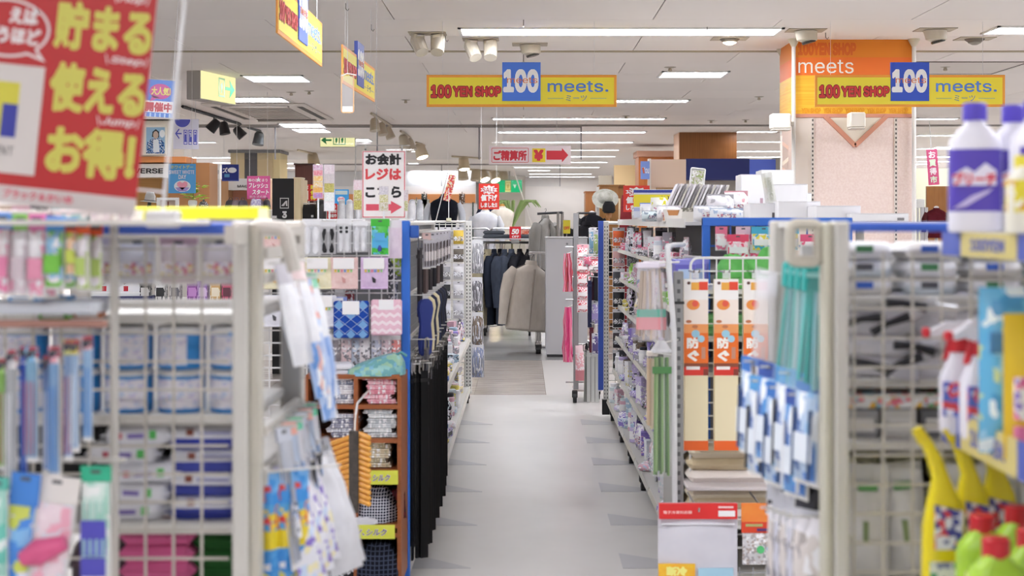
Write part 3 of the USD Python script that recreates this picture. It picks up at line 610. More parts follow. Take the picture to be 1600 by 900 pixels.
# clear sleeves with yellow and pink cards near the checkout poster
def sleeve(label, px0, px1, py0, py1, d, cols, stand=True):
    f = Flat('card_sleeve', label, 'card holder', px0, px1, py0, py1, d, FILM('f0e6f0', .45), .002, part_name='clear_sleeve')
    n = len(cols)
    for i, c in enumerate(cols):
        a = py0 + (py1 - py0) * i / n; b = py0 + (py1 - py0) * (i + 1) / n
        f.rect('card', px0 + .8, px1 - .8, a + .4, b - .4, PRINT(c[0], c[1], (200, 200, 200), .5), 1)
    if stand: part(f.p, 'stand_rod', tube([(0, .004, -f.h / 2), (0, .004, -(PZ((py0 + py1) / 2, d) - EYE) - .0)], .004), C('e8e8ec', .3)); part(f.p, 'stand_foot', bx(-.03, .03, -.02, .03, -(PZ((py0 + py1) / 2, d) - EYE), -(PZ((py0 + py1) / 2, d) - EYE) + .008, .003), C('e8e8ec', .4))
    return f
sleeve('tall clear sleeve of pink, yellow and lilac cards on the left rack', 489, 505, 257, 310, 6.4, [('dcaacc', ['f2e0ee']), ('e87a90', ['f4c0c8']), ('f4d488', ['f0b868', 'f8ecc8']), ('f4d488', ['f4f0f0', 'e8c060']), ('f2c878', ['e8a850']), ('c8a0d0', ['e87a90', '8a8ad8'])])
sleeve('clear sleeve with a yellow card beside the tall lilac sleeve', 506, 523, 257, 330, 6.5, [('e6d4de', ['f4eef2']), ('e0d8d8', ['d0ccd0']), ('d0cc74', ['b8a860', '98a050']), ('e2eaea', ['f4f8f8']), ('e6eaee', ['f4f4f8'])])
sleeve('yellow-green card sleeve overlapping the foot edge of the checkout poster', 552, 566, 281, 328, 6.3, [('ead0d8', ['f4e8ee']), ('d2ce7c', ['a89a58', 'e8e4c0']), ('d2ce7c', ['b0a050'])])
sleeve('narrow clear card sleeve standing in front of the checkout poster', 592, 607, 291, 330, 6.2, [('e8e4ec', ['c8c4cc']), ('dedcb0', ['b8b058', 'f0eee8']), ('d8d4c0', ['b4a868', 'ecebe8'])])
sleeve('slim card sleeve on the edge of the checkout poster near the blue post', 631, 638, 297, 330, 6.3, [('e8e0e4', ['d0c0c8']), ('d8dcc0', ['b0b070'])])
# cashier sign with yen mark
d = 14.0
f = Flat('cashier_sign', 'long pink cashier sign with a yellow yen mark and red arrow', 'sign', 764, 892, 228, 257, d, C('ecdfe2', .5), .02)
RD = C('d83444', .5)
f.txt('ご精算所', 771, 823, 235, 251, RD, 2, 'cjk', 4)
g = Polygon([(f.X(a), f.Z(b)) for a, b in ((768, 231), (826, 231), (826, 254), (768, 254))]); g = g.buffer(-.012).buffer(.012)
f.shape('rounded_outline', g.difference(g.buffer(-.0045)), RD); f.rect('yellow_square', 831.5, 852, 232, 253.5, C('f2d83a', .5)); f.txt('¥', 834, 849, 234, 251.5, RD, 2, 'inter', 6)
f.shape('arrow', [(854, 235.5), (878, 235.5), (878, 231.5), (888, 242.5), (878, 253.5), (878, 249.5), (854, 249.5)], C('d83444', .5), 1, 'red arrow pointing right'); f.wires((786, 870), d, rad=.002)
# sale posters
def sale(label, px0, px1, py0, py1, d, rz=0):
    f = Flat('sale_poster', label, 'poster', px0, px1, py0, py1, d, C('e63a2c', .5), .004, (0, 0, rz))
    w, h = px1 - px0, py1 - py0; cx, cy = px0 + w * .5, py0 + h * .24
    star = [(cx + (w * (.44 if i % 2 else .34)) * math.cos(i * math.pi / 10), cy + h * (.19 if i % 2 else .13) * math.sin(i * math.pi / 10)) for i in range(20)]
    f.shape('burst', star, WHT); f.txt('SALE', cx - w * .32, cx + w * .32, cy - h * .09, cy + h * .1, C('c43040', .5), 2, 'inter', 1)
    f.txt('値下げ', px0 + w * .1, px1 - w * .1, py0 + h * .42, py0 + h * .68, WHT, 2, 'cjk', 5); f.txt('しました!!', px0 + w * .1, px1 - w * .1, py0 + h * .74, py0 + h * .93, WHT, 2, 'cjk', 4)
    return f
f = sale('red sale poster hanging over the clothes racks', 748, 780, 287, 327, 17.0, 5); f.wires((752, 776), 17.0, rad=.002)
f = sale('red sale poster partly behind the yellow board above the right shelves', 974, 1015, 290, 331, 16.0); part(f.p, 'stand_rod', tube([(0, .02, f.h / 2), (0, .02, -PZ(310, 16))], .008), CHROME()); part(f.p, 'stand_foot', lathe([(.14, -PZ(310, 16)), (.14, -PZ(310, 16) + .02), (.02, -PZ(310, 16) + .03)], 16), CHROME())
f = Flat('discount_card', 'small red card with white 50 on the clothes rack', 'card', 796, 814, 354, 376, 18.06, C('d8202c', .5), .004); f.txt('50', 799, 811, 357.5, 366, WHT, 2, 'cjk', 5, 8); f.txt('OFF', 800, 811, 368, 371.5, WHT, 2, 'inter', 3); part(f.p, 'card_holder', bx(-.05, .05, -.005, .16, -f.h / 2 - .03, -f.h / 2 + .01), C('d8d8d8', .4), False)
f = Flat('discount_card', 'yellow discount card on the rack behind the grey cabinet', 'card', 880, 891, 344, 365, 16.4, C('e8d836', .5), .004); f.txt('OFF', 881, 890, 354, 359, C('e86a3a', .5), 2, 'inter', 5); part(f.p, 'card_holder', tube([(0, .005, -f.h / 2), (0, .005, -PZ(354.5, 16.4))], .006), CHROME())
d = 17
t = thing('banner_flag', 'narrow red and white banner flag leaning on a pole by the dark vest', 'flag', (PX(702, d), d, PZ(272, d)), (0, 14, 0))
part(t, 'pole', tube([(-.02, .0, .02), (-.02, .0, -.62)], .007), C('dad8d6', .4)); part(t, 'cloth', bx(0, .085, -.002, .002, -.32, 0), PRINT('e25a5c', ['f4e8d8', 'f0c878'], (30, 30, 40), .55, .8), False); part(t, 'hanging_wire', tube([(-.02, 0, .02), (-.23, 0, .87)], .0015), C('dadada', .4))
d = 30
t = thing('leaning_pole', 'thin white pole leaning diagonally under the cashier sign', 'pole', (0, d, 0)); part(t, 'pole', tube([(PX(801, d), 0, PZ(261, d)), (PX(831, d), 0, PZ(351, d)), (PX(848, d), 0, .02)], .016), C('e8e4de', .4)); part(t, 'knob', mv(trimesh.creation.icosphere(1, .03), PX(801, d), 0, PZ(261, d)), C('e8e4de', .4))
# left hanging posters
d = 8.6
f = Flat('event_poster', 'blue event poster with a pink bubble hanging behind the big red sign', 'poster', 226, 272, 125, 183, d, C('3f7fd8', .45), .003, (0, 4, 0))
f.oval('pink_bubble', 250, 143, 17, 12, C('d0409a', .5)); f.shape('bubble_tail', [(238, 150), (250, 152), (234, 160)], C('d0409a', .5)); f.txt('大人気!', 236, 266, 136, 149, C('e8e070', .5), 3, 'cjk', 3)
f.rect('white_band', 226, 271, 158, 176, C('f2f0f2', .5)); f.txt('開催中', 228, 270, 160, 175, C('c02c3c', .5), 2, 'cjk', 4)
for i in range(6): f.rect('stripe', 228 + i * 7.5, 230.5 + i * 7.5, 177, 183, C('b8d4f2', .5))
part(f.p, 'clear_sleeve', bx(f.X(224), f.X(283), -.006, -.005, f.Z(186), f.Z(123)), FILM(a=.07), False); f.wires((232, 268), d)
d = 14
f = Flat('restroom_sign', 'white restroom direction sign with blue pictograms and a left arrow', 'sign', 271, 310, 186, 233, d, C('e6e4f4', .5), .03, (0, 0, 14))
BL = C('5a60c8', .5)
f.shape('blue_disc', [(285 + 12 * math.cos(a), 187 + 12 * math.sin(a)) for a in np.linspace(0, math.pi, 14)], BL); f.shape('arrow', [(274, 209), (280, 201), (280.8, 202.5), (277, 208), (284, 208), (284, 210), (277, 210), (280.8, 216), (280, 217.5)], BL)
for i, s in enumerate(('男', 'b', '女')):
    x = 287 + i * 7.4
    g = Polygon([(f.X(x), f.Z(203)), (f.X(x + 5.6), f.Z(203)), (f.X(x + 5.6), f.Z(226)), (f.X(x), f.Z(226))]); f.shape('pictogram_frame', g.difference(g.buffer(-.006)), BL)
    f.oval('pictogram_head', x + 2.8, 207, 1.1, 1.4, BL); f.shape('pictogram_body', [(x + 1.5, 210), (x + 4.1, 210), (x + 4.4, 222), (x + 1.2, 222)] if i != 1 else [(x + 1.6, 210), (x + 3, 210), (x + 3, 214), (x + 5, 214), (x + 4.6, 222), (x + 1.4, 222)], BL)
f.wires((275, 305), d, rad=.002)
d = 12
f = Flat('event_poster', 'sky blue white day poster with a pink heart hanging beside the shop header', 'poster', 263, 306, 256, 302, d, C('56a8e4', .45), .003)
f.txt('ホワイトデー', 267, 302, 258, 264, C('d8d88a', .5), 2, 'cjk', 2); f.txt('SWEET WHITE', 264, 304, 266, 272, C('e8e6ee', .5), 2, 'inter', 2); f.txt('DAY', 279, 291, 273, 280, C('e8e6ee', .5), 2, 'inter', 3)
f.oval('white_plate', 285, 291, 13, 9, C('eef0f4', .5)); f.shape('heart', [(285, 297), (277, 290), (277, 285.5), (281, 283.5), (285, 286), (289, 283.5), (293, 285.5), (293, 290)], C('f0a0b4', .5), 2); f.shape('lilac_base', [(274, 293), (296, 293), (291, 299), (279, 299)], C('b0a0dc', .5), 2); f.wires((268, 300), d)
d = 15.5
f = Flat('event_poster', 'pink poster with white lettering and a star hanging before the shop header', 'poster', 386, 422, 275, 311, d, C('e0609c', .45), .003)
f.txt('春のはじまり', 388, 418, 279, 284, WHT, 2, 'cjk', 1); f.txt('フレッシュ', 389, 419, 286, 294, WHT, 2, 'cjk', 3, 8); f.txt('スタート', 394, 420, 296, 304, WHT, 2, 'cjk', 3, 8); f.txt('新生活応援', 390, 416, 305.5, 309, C('f4c8dc', .5), 2, 'cjk', 1)
f.shape('star', [(404 + r * math.sin(a), 281 - r * math.cos(a)) for a, r in [(i * math.pi / 5, 4.5 if i % 2 == 0 else 1.9) for i in range(10)]], WHT, 3); f.wires((390, 418), d, rad=.002)
d = 14
f = Flat('point_poster', 'small red and yellow points poster beside the black display panel', 'poster', 469, 496, 288, 314, d, C('c83030', .45), .004)
f.txt('使えば', 471, 482, 290, 296, WHT, 2, 'cjk', 2); f.rect('cream_square', 470, 482, 298, 312, C('e8e0d4', .5)); f.rect('blue_block', 472, 474.5, 304, 309, C('3a4a90', .5), 2); f.rect('blue_block', 477.5, 480, 304, 309, C('3a4a90', .5), 2); f.rect('yellow_block', 474.5, 477.5, 301, 309, C('e8d858', .5), 2)
for i, s in enumerate(('貯', '使', '得')): f.txt(s, 485, 494, 289 + i * 8.3, 296 + i * 8.3, C('f0e040', .5), 2, 'cjk', 4)
part(f.p, 'stand_rod', tube([(0, .004, -f.h / 2), (0, .004, -PZ(301, d))], .008), C('d8d8d8', .4)); part(f.p, 'stand_foot', bx(-.1, .1, -.08, .1, -PZ(301, d), -PZ(301, d) + .015, .004), C('d8d8d8', .4))
d = 15
f = Flat('event_poster', 'small sky blue poster with a pink heart left of the checkout poster', 'poster', 521, 545, 296, 320, d, C('3f9cdc', .45), .004)
f.rect('pale_band', 524, 543, 298, 304, C('b8c8c8', .5)); f.oval('plate', 533, 312, 6, 5, C('e8e4ea', .5)); f.shape('heart', [(533, 316), (528, 311), (529, 308), (533, 309.5), (537, 308), (538, 311)], C('e8a0a8', .5), 2)
part(f.p, 'stand_rod', tube([(0, .004, -f.h / 2), (0, .004, -PZ(308, d))], .008), C('d8d8d8', .4)); part(f.p, 'stand_foot', bx(-.1, .1, -.08, .1, -PZ(308, d), -PZ(308, d) + .015, .004), C('d8d8d8', .4))
d = 12.5
f = Flat('event_poster', 'small red poster with white lettering below the sky blue heart poster', 'poster', 511, 527, 318, 342, d, C('d8363c', .45), .004, (0, 0, 0))
f.txt('春の', 513, 525, 320, 326, WHT, 2, 'cjk', 3); f.txt('特価市', 513, 526, 327, 333, WHT, 2, 'cjk', 3); f.txt('開催中', 513, 526, 334, 340, WHT, 2, 'cjk', 3)
part(f.p, 'stand_rod', tube([(0, .004, -f.h / 2), (0, .004, -PZ(330, d))], .007), C('d8d8d8', .4)); part(f.p, 'stand_foot', bx(-.1, .1, -.08, .1, -PZ(330, d), -PZ(330, d) + .015, .004), C('d8d8d8', .4))
d = 20
f = Flat('event_banner', 'narrow pink hanging banner right of the pink column', 'banner', 1449, 1466, 233, 289, d, C('d85a86', .5), .004, (0, -4, 0))
for i, s in enumerate('お買得市'): f.txt(s, 1452, 1463, 236 + i * 13, 247 + i * 13, [C('f4e8ec', .5), C('e0f0d8', .5)][i % 2], 2, 'cjk', 3)
f.wires((1457,), d, rad=.004)
# yellow board above the right shelves
d = 9.2
f = Flat('price_board', 'yellow price board with black number and blue stripes above the right shelves', 'board', 990, 1060, 296, 340, d, C('c8ccd8', .5), .01)
f.rect('blue_stripe', 990, 1060, 297, 301, C('2e3a8c', .5)); f.rect('yellow_field', 990, 1060, 304, 323, C('dccb2e', .5)); f.txt('398', 1032, 1045, 306, 312, C('1c1c1e', .5), 2, 'inter', 8); f.txt('円', 1039, 1046, 314, 318, C('1c1c1e', .5), 2, 'cjk', 3)
f.rect('lavender_stripe', 990, 1060, 325, 330, C('9aa4cc', .5)); each(f.p, 'stand_post', [bx(-.12, -.1, .005, .02, EYE + .0 - PZ(318, d), -f.h / 2), bx(.1, .12, .005, .02, EYE - PZ(318, d), -f.h / 2)], C('d8d8d8', .4), False)
# ---------------------------------------------------------------- clothing department in the middle distance
def garment_build(col, w=.44, h=.85, t=.16, sleeve=.62, rough=.85, open_front=None, seed=0):
    m = MOTTLE(col[0], col[1], 9, .85, (1, 1, .5), .15)
    def b(p):
        rg = np.random.default_rng(seed)
        rings = []
        for z, k, tk in ((-h, .50, .95), (-h + .03, .51, 1.0), (-h * .75, .49, .95), (-h * .5, .475, .9), (-h * .3, .47, .95), (-.14, .475, .85), (-.09, .44, .7), (-.055, .30, .55), (-.02, .17, .5), (.0, .13, .42)):
            rings.append((rg.normal(0, .004), rg.normal(0, .006), z, w * k, t * tk * .5))
        body = loft(rings, 20, 2.4)
        v = body.vertices; v[:, 1] += .012 * np.sin(v[:, 0] * 38 + rg.uniform(0, 6)) * np.clip(-v[:, 2] / h, 0, 1)
        part(p, 'body', body, m, 60)
        for s in (-1, 1):
            a = [(s * w * .40, 0, -.075), (s * w * .53, .0, -.16), (s * w * .60, -.01, -.34), (s * w * .62, -.03, -sleeve)]
            sl_ = part(p, 'sleeve', tube(a, [.055, .07, .062, .045], 10), m, 60)
            part(sl_, 'cuff', tube([a[-1], (s * w * .62, -.033, -sleeve - .03)], [.047, .045], 10), m, 60)
        part(p, 'collar', loft([(0, 0, -.015, w * .16, t * .26), (0, 0, .035, w * .13, t * .22)], 14), m, 60)
        part(p, 'placket', bx(-.006, .006, -t * .52, -t * .40, -h + .02, -.06), C(col[2] if len(col) > 2 else col[0], .7), False)
        part(p, 'hanger', cat(tube([(-w * .38, 0, -.07), (0, 0, .02), (w * .38, 0, -.07)], .008), tube([(0, 0, .02), (0, 0, .07), (.02, 0, .09), (.012, 0, .115), (-.012, 0, .105)], .003)), C('2a2624', .4))
    return b
def rack(label, x0, x1, y, z, foot=.25, casters=True):
    t = thing('clothes_rack', label, 'clothes rack', (0, y, 0)); m = CHROME()
    part(t, 'hang_rail', tube([(x0, 0, z), (x1, 0, z)], .016, 8), m)
    for x in (x0 + .12, x1 - .12):
        part(t, 'upright', tube([(x, 0, .12), (x, 0, z)], .018, 8), m); part(t, 'foot', tube([(x, -foot, .1), (x, foot, .1)], .016, 8), m)
        for s in (-1, 1):
            part(t, 'caster', cat(tube([(x - .014, s * foot, .05), (x + .014, s * foot, .05)], .05, 14), bx(x - .02, x + .02, s * foot - .02, s * foot + .02, .05, .1)), C('1a1a1c', .5))
    return t
RY = 18.2
rz_ = PZ(379, RY)
t = rack('chrome clothes rack on black casters holding the dark jackets', PX(744, RY), PX(842, RY), RY, rz_, .28)
part(t, 'top_rail', cat(mv(ring(.28, .12, .012, 0, .05), PX(748, RY), 0, rz_ + .12), mv(ring(.56, .12, .012, 0, .05), PX(800, RY), -.05, rz_ + .12)), CHROME())
part(t, 'top_shelf', bx(PX(742, RY), PX(842, RY), -.2, .25, rz_ + .04, rz_ + .055), C('c9cbd0', .3), False)
part(t, 'folded_clothes', cat(*[mv(bx(-.14, .14, -.1, .1, 0, .05, .02), PX(p, RY), 0, rz_ + .055 + q * .05) for p, q in ((772, 0), (772, 1), (800, 0), (822, 0))]), C('50555c', .9), label='low stacks of dark folded clothes on the rack top')
JK = [('olive beige jacket on the chrome rack, first from its left end', (762, 'a49a80', 'b3a98e'), 60, 18.0), ('navy jacket on the chrome rack right of the olive one', (772, '262b38', '303644'), 72, 18.1), ('black jacket on the chrome rack between the navy and slate ones', (781, '1d1e24', '26272e'), 80, 18.2),
      ('slate blue jacket on the chrome rack in the middle', (788, '3b414e', '485060'), 66, 18.0), ('grey blue jacket on the chrome rack right of the slate one', (799, '454b58', '535a68'), 62, 18.1), ('charcoal jacket on the chrome rack behind the big grey blouson', (812, '2a2a30', '34343a'), 70, 18.2),
      ('black jacket on the chrome rack nearest the grey cabinet', (826, '18181c', '202024'), 74, 18.1), ('very dark jacket at the far end of the chrome rack', (836, '141418', '1c1c20'), 78, 18.2), ('black trousers-length coat on the chrome rack beside the olive jacket', (751, '15161a', '1e1f24'), 84, 18.25)]
for i, (lab, (p, a, b_), rz, dd) in enumerate(JK):
    item(('jacket', a), garment_build((a, b_), .46, .92, .11, .66, seed=i), 'jacket', lab, 'jacket', (PX(p, dd), dd, rz_ - .115), (0, 0, rz), 'jackets on the chrome clothes rack')
d = 15.7
item(('blouson',), garment_build(('bcb3a9', 'c9c1b7', 'a0968b'), .46, .74, .26, .66, seed=3), 'jacket', 'large light grey blouson hanging in front of the rack beside the grey cabinet', 'jacket', (PX(830, d), d, PZ(412, d)), (0, 6, 22))
t = rack('chrome rack end with blue foot and small caster beside the grey cabinet', PX(826, d), PX(856, d) - .0, d + .02, PZ(412, d) + .115, .2)
d = 16.4
item(('coat',), garment_build(('8a8783', '989591'), .4, .95, .16, .6, seed=5), 'coat', 'dark grey coat hanging high behind the grey cabinet', 'coat', (PX(852, d), d, PZ(341, d)), (0, 0, 55))
t = thing('clothes_stand', 'chrome clothes stand with short arms rising behind the grey cabinet', 'clothes stand', (PX(872, d), d, 0)); m = CHROME()
part(t, 'pole', tube([(0, 0, 0), (0, 0, PZ(331, d))], .018, 8), m); part(t, 'pole', tube([(.05, .1, 0), (.05, .1, PZ(331, d))], .018, 8), m); part(t, 'arm', tube([(-.24, 0, PZ(334, d)), (.05, 0, PZ(332, d))], .014, 8), C('3a3a3e', .4)); part(t, 'base', bx(-.2, .25, -.2, .3, 0, .03, .01), m)
d = 15.1
t = thing('grey_cabinet', 'tall plain light grey cabinet standing at the end of the aisle', 'cabinet', (0, d, 0))
part(t, 'side_panel', bx(PX(853, d), PX(895, d), 0, .5, .03, PZ(372, d), .004), C('b9b8bc', .5)); part(t, 'side_panel', bx(PX(895.6, d), PX(918, d), .0, .5, .03, PZ(372, d), .004), C('b4b3b7', .5))
part(t, 'top_board', bx(PX(852, d), PX(919, d), -.01, .51, PZ(372, d), PZ(370.5, d), .003), C('c6c5c8', .5)); part(t, 'plinth', bx(PX(855, d), PX(916, d), .03, .47, 0, .03), C('4a4a4e', .6), False); part(t, 'screw_cap', mv(rot(lathe([(.012, 0), (.012, .006)], 10), (1, 0, 0), 90), PX(886, d), 0, PZ(381, d)), C('7a7a7e', .5))
# busts and mannequins behind the racks
def bust(label, px, py, d, s, cols, arms=True, neck='d8b890', name='mannequin_bust', tall=.62):
    t = thing(name, label, 'mannequin', (PX(px, d), d, 0)); z = PZ(py, d)      # z: neck top
    m = MOTTLE(cols[0], cols[1], 8, .85, spec=.15)
    part(t, 'torso', loft([(0, 0, z - tall * s, .17 * s, .11 * s), (0, 0, z - .50 * s, .15 * s, .10 * s), (0, 0, z - .36 * s, .17 * s, .12 * s), (0, 0, z - .2 * s, .2 * s, .12 * s), (0, 0, z - .13 * s, .205 * s, .10 * s), (0, 0, z - .085 * s, .15 * s, .08 * s), (0, 0, z - .05 * s, .075 * s, .06 * s)], 20, 2.3), m, 60)
    part(t, 'neck', loft([(0, 0, z - .07 * s, .055 * s, .055 * s), (0, 0, z, .048 * s, .048 * s), (0, 0, z + .015 * s, .02 * s, .02 * s)], 14), C(neck, .5), 60)
    if arms:
        for q in (-1, 1): part(t, 'sleeve', tube([(q * .185 * s, 0, z - .125 * s), (q * .24 * s, 0, z - .25 * s), (q * .26 * s, -.02, z - .5 * s)], [.05 * s, .055 * s, .045 * s], 10), C(cols[2], .85), 60)
    part(t, 'collar', loft([(0, 0, z - .075 * s, .085 * s, .07 * s), (0, 0, z - .025 * s, .06 * s, .055 * s)], 14), m, 60)
    part(t, 'stand_pole', tube([(0, 0, .02), (0, 0, z - tall * s + .02)], .02, 8), CHROME()); part(t, 'stand_foot', lathe([(.18, 0), (.18, .015), (.03, .03)], 20), CHROME())
bust('mannequin bust in a black vest over pale sleeves left of the aisle', 694, 304, 20.5, 1.05, ('14161e', '1e212b', 'c4c8d0'), neck='141620')
bust('mannequin bust in a white shirt below the red sale poster', 758, 326, 19.6, .9, ('dfe2ea', 'eceef4', 'e0e3ea'))
bust('cream dress form beside the white shirt bust', 784, 320, 20.2, .85, ('ddd4c4', 'e9e0d2', 'ddd4c4'), False, 'c88e3c')
bust('far bust in a dark navy jacket behind the sale poster', 765, 318, 23, .8, ('1c2440', '262e4c', '1c2440'))
bust('small bust in a black jacket with white shirt by the far brown cupboards', 925, 331, 17.5, .7, ('141318', '1d1b20', '141318'), neck='f0ecec')
bust('distant bust in a dark red jacket right of the pink column', 1463, 323, 17, .6, ('5a1a22', '6a2430', '5a1a22'), neck='f0ecec')
d = 17.2
t = thing('clothes_stand', 'chrome T stand carrying black clothes behind the blue shelf post', 'clothes stand', (PX(903, d), d, 0)); part(t, 'pole', tube([(0, 0, 0), (0, 0, PZ(332, d))], .016, 8), CHROME()); part(t, 'arm', tube([(0, 0, PZ(333, d)), (.22, 0, PZ(333, d))], .013, 8), C('2a2a2e', .4)); part(t, 'base', bx(-.2, .2, -.2, .2, 0, .02, .006), CHROME())
item(('blkcoat',), garment_build(('141316', '1d1b1f'), .5, .9, .2, .6, seed=9), 'coat', 'black coat on the T stand behind the blue shelf post', 'coat', (PX(915, 17.1), 17.1, PZ(350, 17.1)), (0, 0, 30))
d = 18.85
t = thing('wire_basket', 'orange red mesh basket on top of the far clothes table', 'basket', (PX(832, d), d, PZ(368, d)))
k = d / F
part(t, 'mesh_wall', bx(-17 * k, 15 * k, -.12, .12, 0, .1, .01), PRINT('f08a70', ['f8c4b0', 'e8583c'], (30, 30, 30), .5)); part(t, 'rim', bx(-18 * k, 16 * k, -.14, .14, .1, .118, .006), C('f0d8c8', .5))
t2 = thing('display_table', 'low white display table under the orange red basket', 'table', (PX(815, d), d, 0)); part(t2, 'top', bx(-.5, .5, -.16, .2, PZ(369.5, d), PZ(368, d)), C('dcdce0', .4), False)
for a in (-.45, .45):
    for b_ in (-.13, .17): part(t2, 'leg', bx(a - .02, a + .02, b_ - .02, b_ + .02, 0, PZ(369.5, d)), C('dcdce0', .4), False)
d = 27
t = thing('potted_palm', 'blurred green arching houseplant against the grey back niche', 'plant', (PX(800, d), d, 0)); part(t, 'pot', lathe([(.14, 0), (.2, .3), (.17, .3), (.15, .27)], 16), C('8a5a3c', .6)); part(t, 'stem', tube([(0, 0, .28), (0, 0, 1.35)], .02), C('5c5a34', .7))
for i in range(9):
    a = i * 2.399; pts = [np.array([.0, 0, 1.3])] + [np.array([math.cos(a) * r, math.sin(a) * r * .6, 1.3 + .55 * math.sin(r * 4.2)]) for r in (.15, .3, .45, .55)]
    part(t, 'frond', tube(pts, [.012, .03, .035, .025, .006], 4), C('8aa464', .7))
for (p0, p1, py, dd, lab, c1, c2) in ((915, 930, 301, 21, 'orange brown cupboard at the back, left of the hanging hat', 'a86a38', 'b87a44'), (937, 966, 291, 19, 'light brown cupboard side behind the white hat', 'a4743c', 'b07e44'), (966, 975, 291, 20, 'dark brown cupboard strip beside the red sale poster', '7c4e24', '8a5a2c')):
    t = thing('wood_cupboard', lab, 'cupboard', (0, dd, 0)); part(t, 'side_panel', bx(PX(p0, dd), PX(p1, dd), 0, .5, .08, PZ(py, dd)), WOOD(c1, c2, (30, 30, 2)), False); part(t, 'plinth', bx(PX(p0, dd) + .01, PX(p1, dd) - .01, .02, .5, 0, .08), C('4a3524', .6), False); part(t, 'top_trim', bx(PX(p0, dd) - .01, PX(p1, dd) + .01, -.02, .5, PZ(py, dd), PZ(py, dd) + .02), C(c1, .5), False)
d = 18.6
t = thing('white_post', 'slim white display post beside the light brown cupboard', 'post', (PX(934, d), d, 0)); part(t, 'post', bx(-.016, .016, -.02, .02, 0, PZ(292, d)), C('ecebe9', .4), False); part(t, 'arm', bx(-.04, .05, -.02, 0, PZ(310, d), PZ(308, d)), C('ecebe9', .4), False)
def hat(t, z, r, cols, crown=.12, brim=.004, pinch=True):
    part(t, 'brim', loft([(0, 0, z, r, r * .86), (0, 0, z + brim, r * 1.02, r * .88), (0, 0, z + .012, r * .62, r * .52)], 22), cols, 60)
    part(t, 'crown', loft([(0, 0, z + .004, r * .60, r * .50), (0, 0, z + crown * .6, r * .54, r * .45), (-r * .05, 0, z + crown, r * .36, r * .28), (-r * .08, 0, z + crown * .97, r * .12, r * .1)], 18), cols, 60)
d = 18.4
t = thing('sun_hat', 'white frilled sun hat hanging against the light brown cupboard', 'hat', (PX(946, d), d, PZ(308, d)), (62, 0, 0)); hat(t, -.05, .17, MOTTLE('c8cabc', 'e4e4dc', 14, .9), .12); part(t, 'ribbon', bx(-.05, .05, -.16, -.1, -.06, -.04, .01), C('c9b88a', .8)); 
t = thing('black_beret', 'round black cap on a wood stand below the white sun hat', 'cap', (PX(951, d), d - .06, 0)); z = PZ(333, d)
part(t, 'crown', loft([(0, 0, z, .06, .09), (0, 0, z + .03, .085, .1), (0, 0, z + .1, .08, .1), (0, 0, z + .15, .05, .06)], 18), C('16161a', .8), 60); part(t, 'stand_head', loft([(0, 0, z - .06, .03, .03), (0, 0, z + .01, .045, .05)], 12), C('c08a5a', .5)); part(t, 'stand_pole', tube([(0, 0, 0), (0, 0, z - .05)], .015), C('c08a5a', .5)); part(t, 'stand_foot', lathe([(.12, 0), (.12, .02), (.02, .03)], 16), C('c08a5a', .5))
t = thing('red_curtain', 'dark red hanging fabric under the red sale poster', 'curtain', (PX(978, 17), 17, 0)); part(t, 'cloth', loft([(0, 0, .02, .1, .05), (0, 0, 1.3, .085, .04), (0, 0, PZ(305, 17), .05, .03)], 16), C('7a1a22', .85), 60); part(t, 'post', bx(-.085, -.065, .02, .06, 0, PZ(310, 17)), C('e4d2ac', .5), False)
# left shops: hat shelf, plant, shelves full of small goods, clothes stacks
d = 15.5
t = thing('display_counter', 'white shop counter behind the yellow shelf strip on the left', 'counter', (0, d, 0)); part(t, 'top', bx(PX(120, d), PX(420, d), -.3, .5, PZ(329, d), PZ(327, d)), C('e8e6e4', .4), False); part(t, 'body', bx(PX(122, d), PX(418, d), -.26, .48, 0, PZ(329, d)), C('d6d2ce', .5), False)
zc = PZ(327, d)
t = thing('felt_hat', 'light grey felt hat on the left shop counter', 'hat', (PX(234, d), d, PZ(316, d)), (0, 6, 0)); hat(t, 0, .105, MOTTLE('b4b2ae', 'c8c6c2', 12, .9), .115); part(t, 'stand', tube([(0, 0, .02), (-.006, 0, zc - PZ(316, d))], .02, 8), C('3a3a3c', .5)); part(t, 'hat_band', loft([(0, 0, .006, .066, .056), (0, 0, .026, .064, .054)], 18), C('8d8b88', .8), 60)
t = thing('picture_stand', 'small white box frame beside the grey felt hat', 'frame', (PX(266, d), d - .1, zc)); k = d / F
part(t, 'frame', poly(Polygon([(-17 * k, 0), (17 * k, 0), (17 * k, 18 * k), (-17 * k, 18 * k)]).difference(Polygon([(-12 * k, 3 * k), (12 * k, 3 * k), (12 * k, 14 * k), (-12 * k, 14 * k)])), -.02, .02), C('f2f0ee', .4), False); part(t, 'back_panel', bx(-13 * k, 13 * k, .01, .02, 2 * k, 15 * k), C('c8b4a4', .5), False); part(t, 'strip', bx(-1 * k, 1 * k, -.0, .01, 3 * k, 12 * k), C('8a4a3c', .5), False)
t = thing('potted_plant', 'yellow-green leafy plant in a white vase behind the white day poster', 'plant', (PX(301, d), d, zc)); part(t, 'vase', lathe([(.02, 0), (.03, .01), (.05, .06), (.048, .09), (.035, .1)], 16), C('e8e6e4', .4)); 
rg = np.random.default_rng(5)
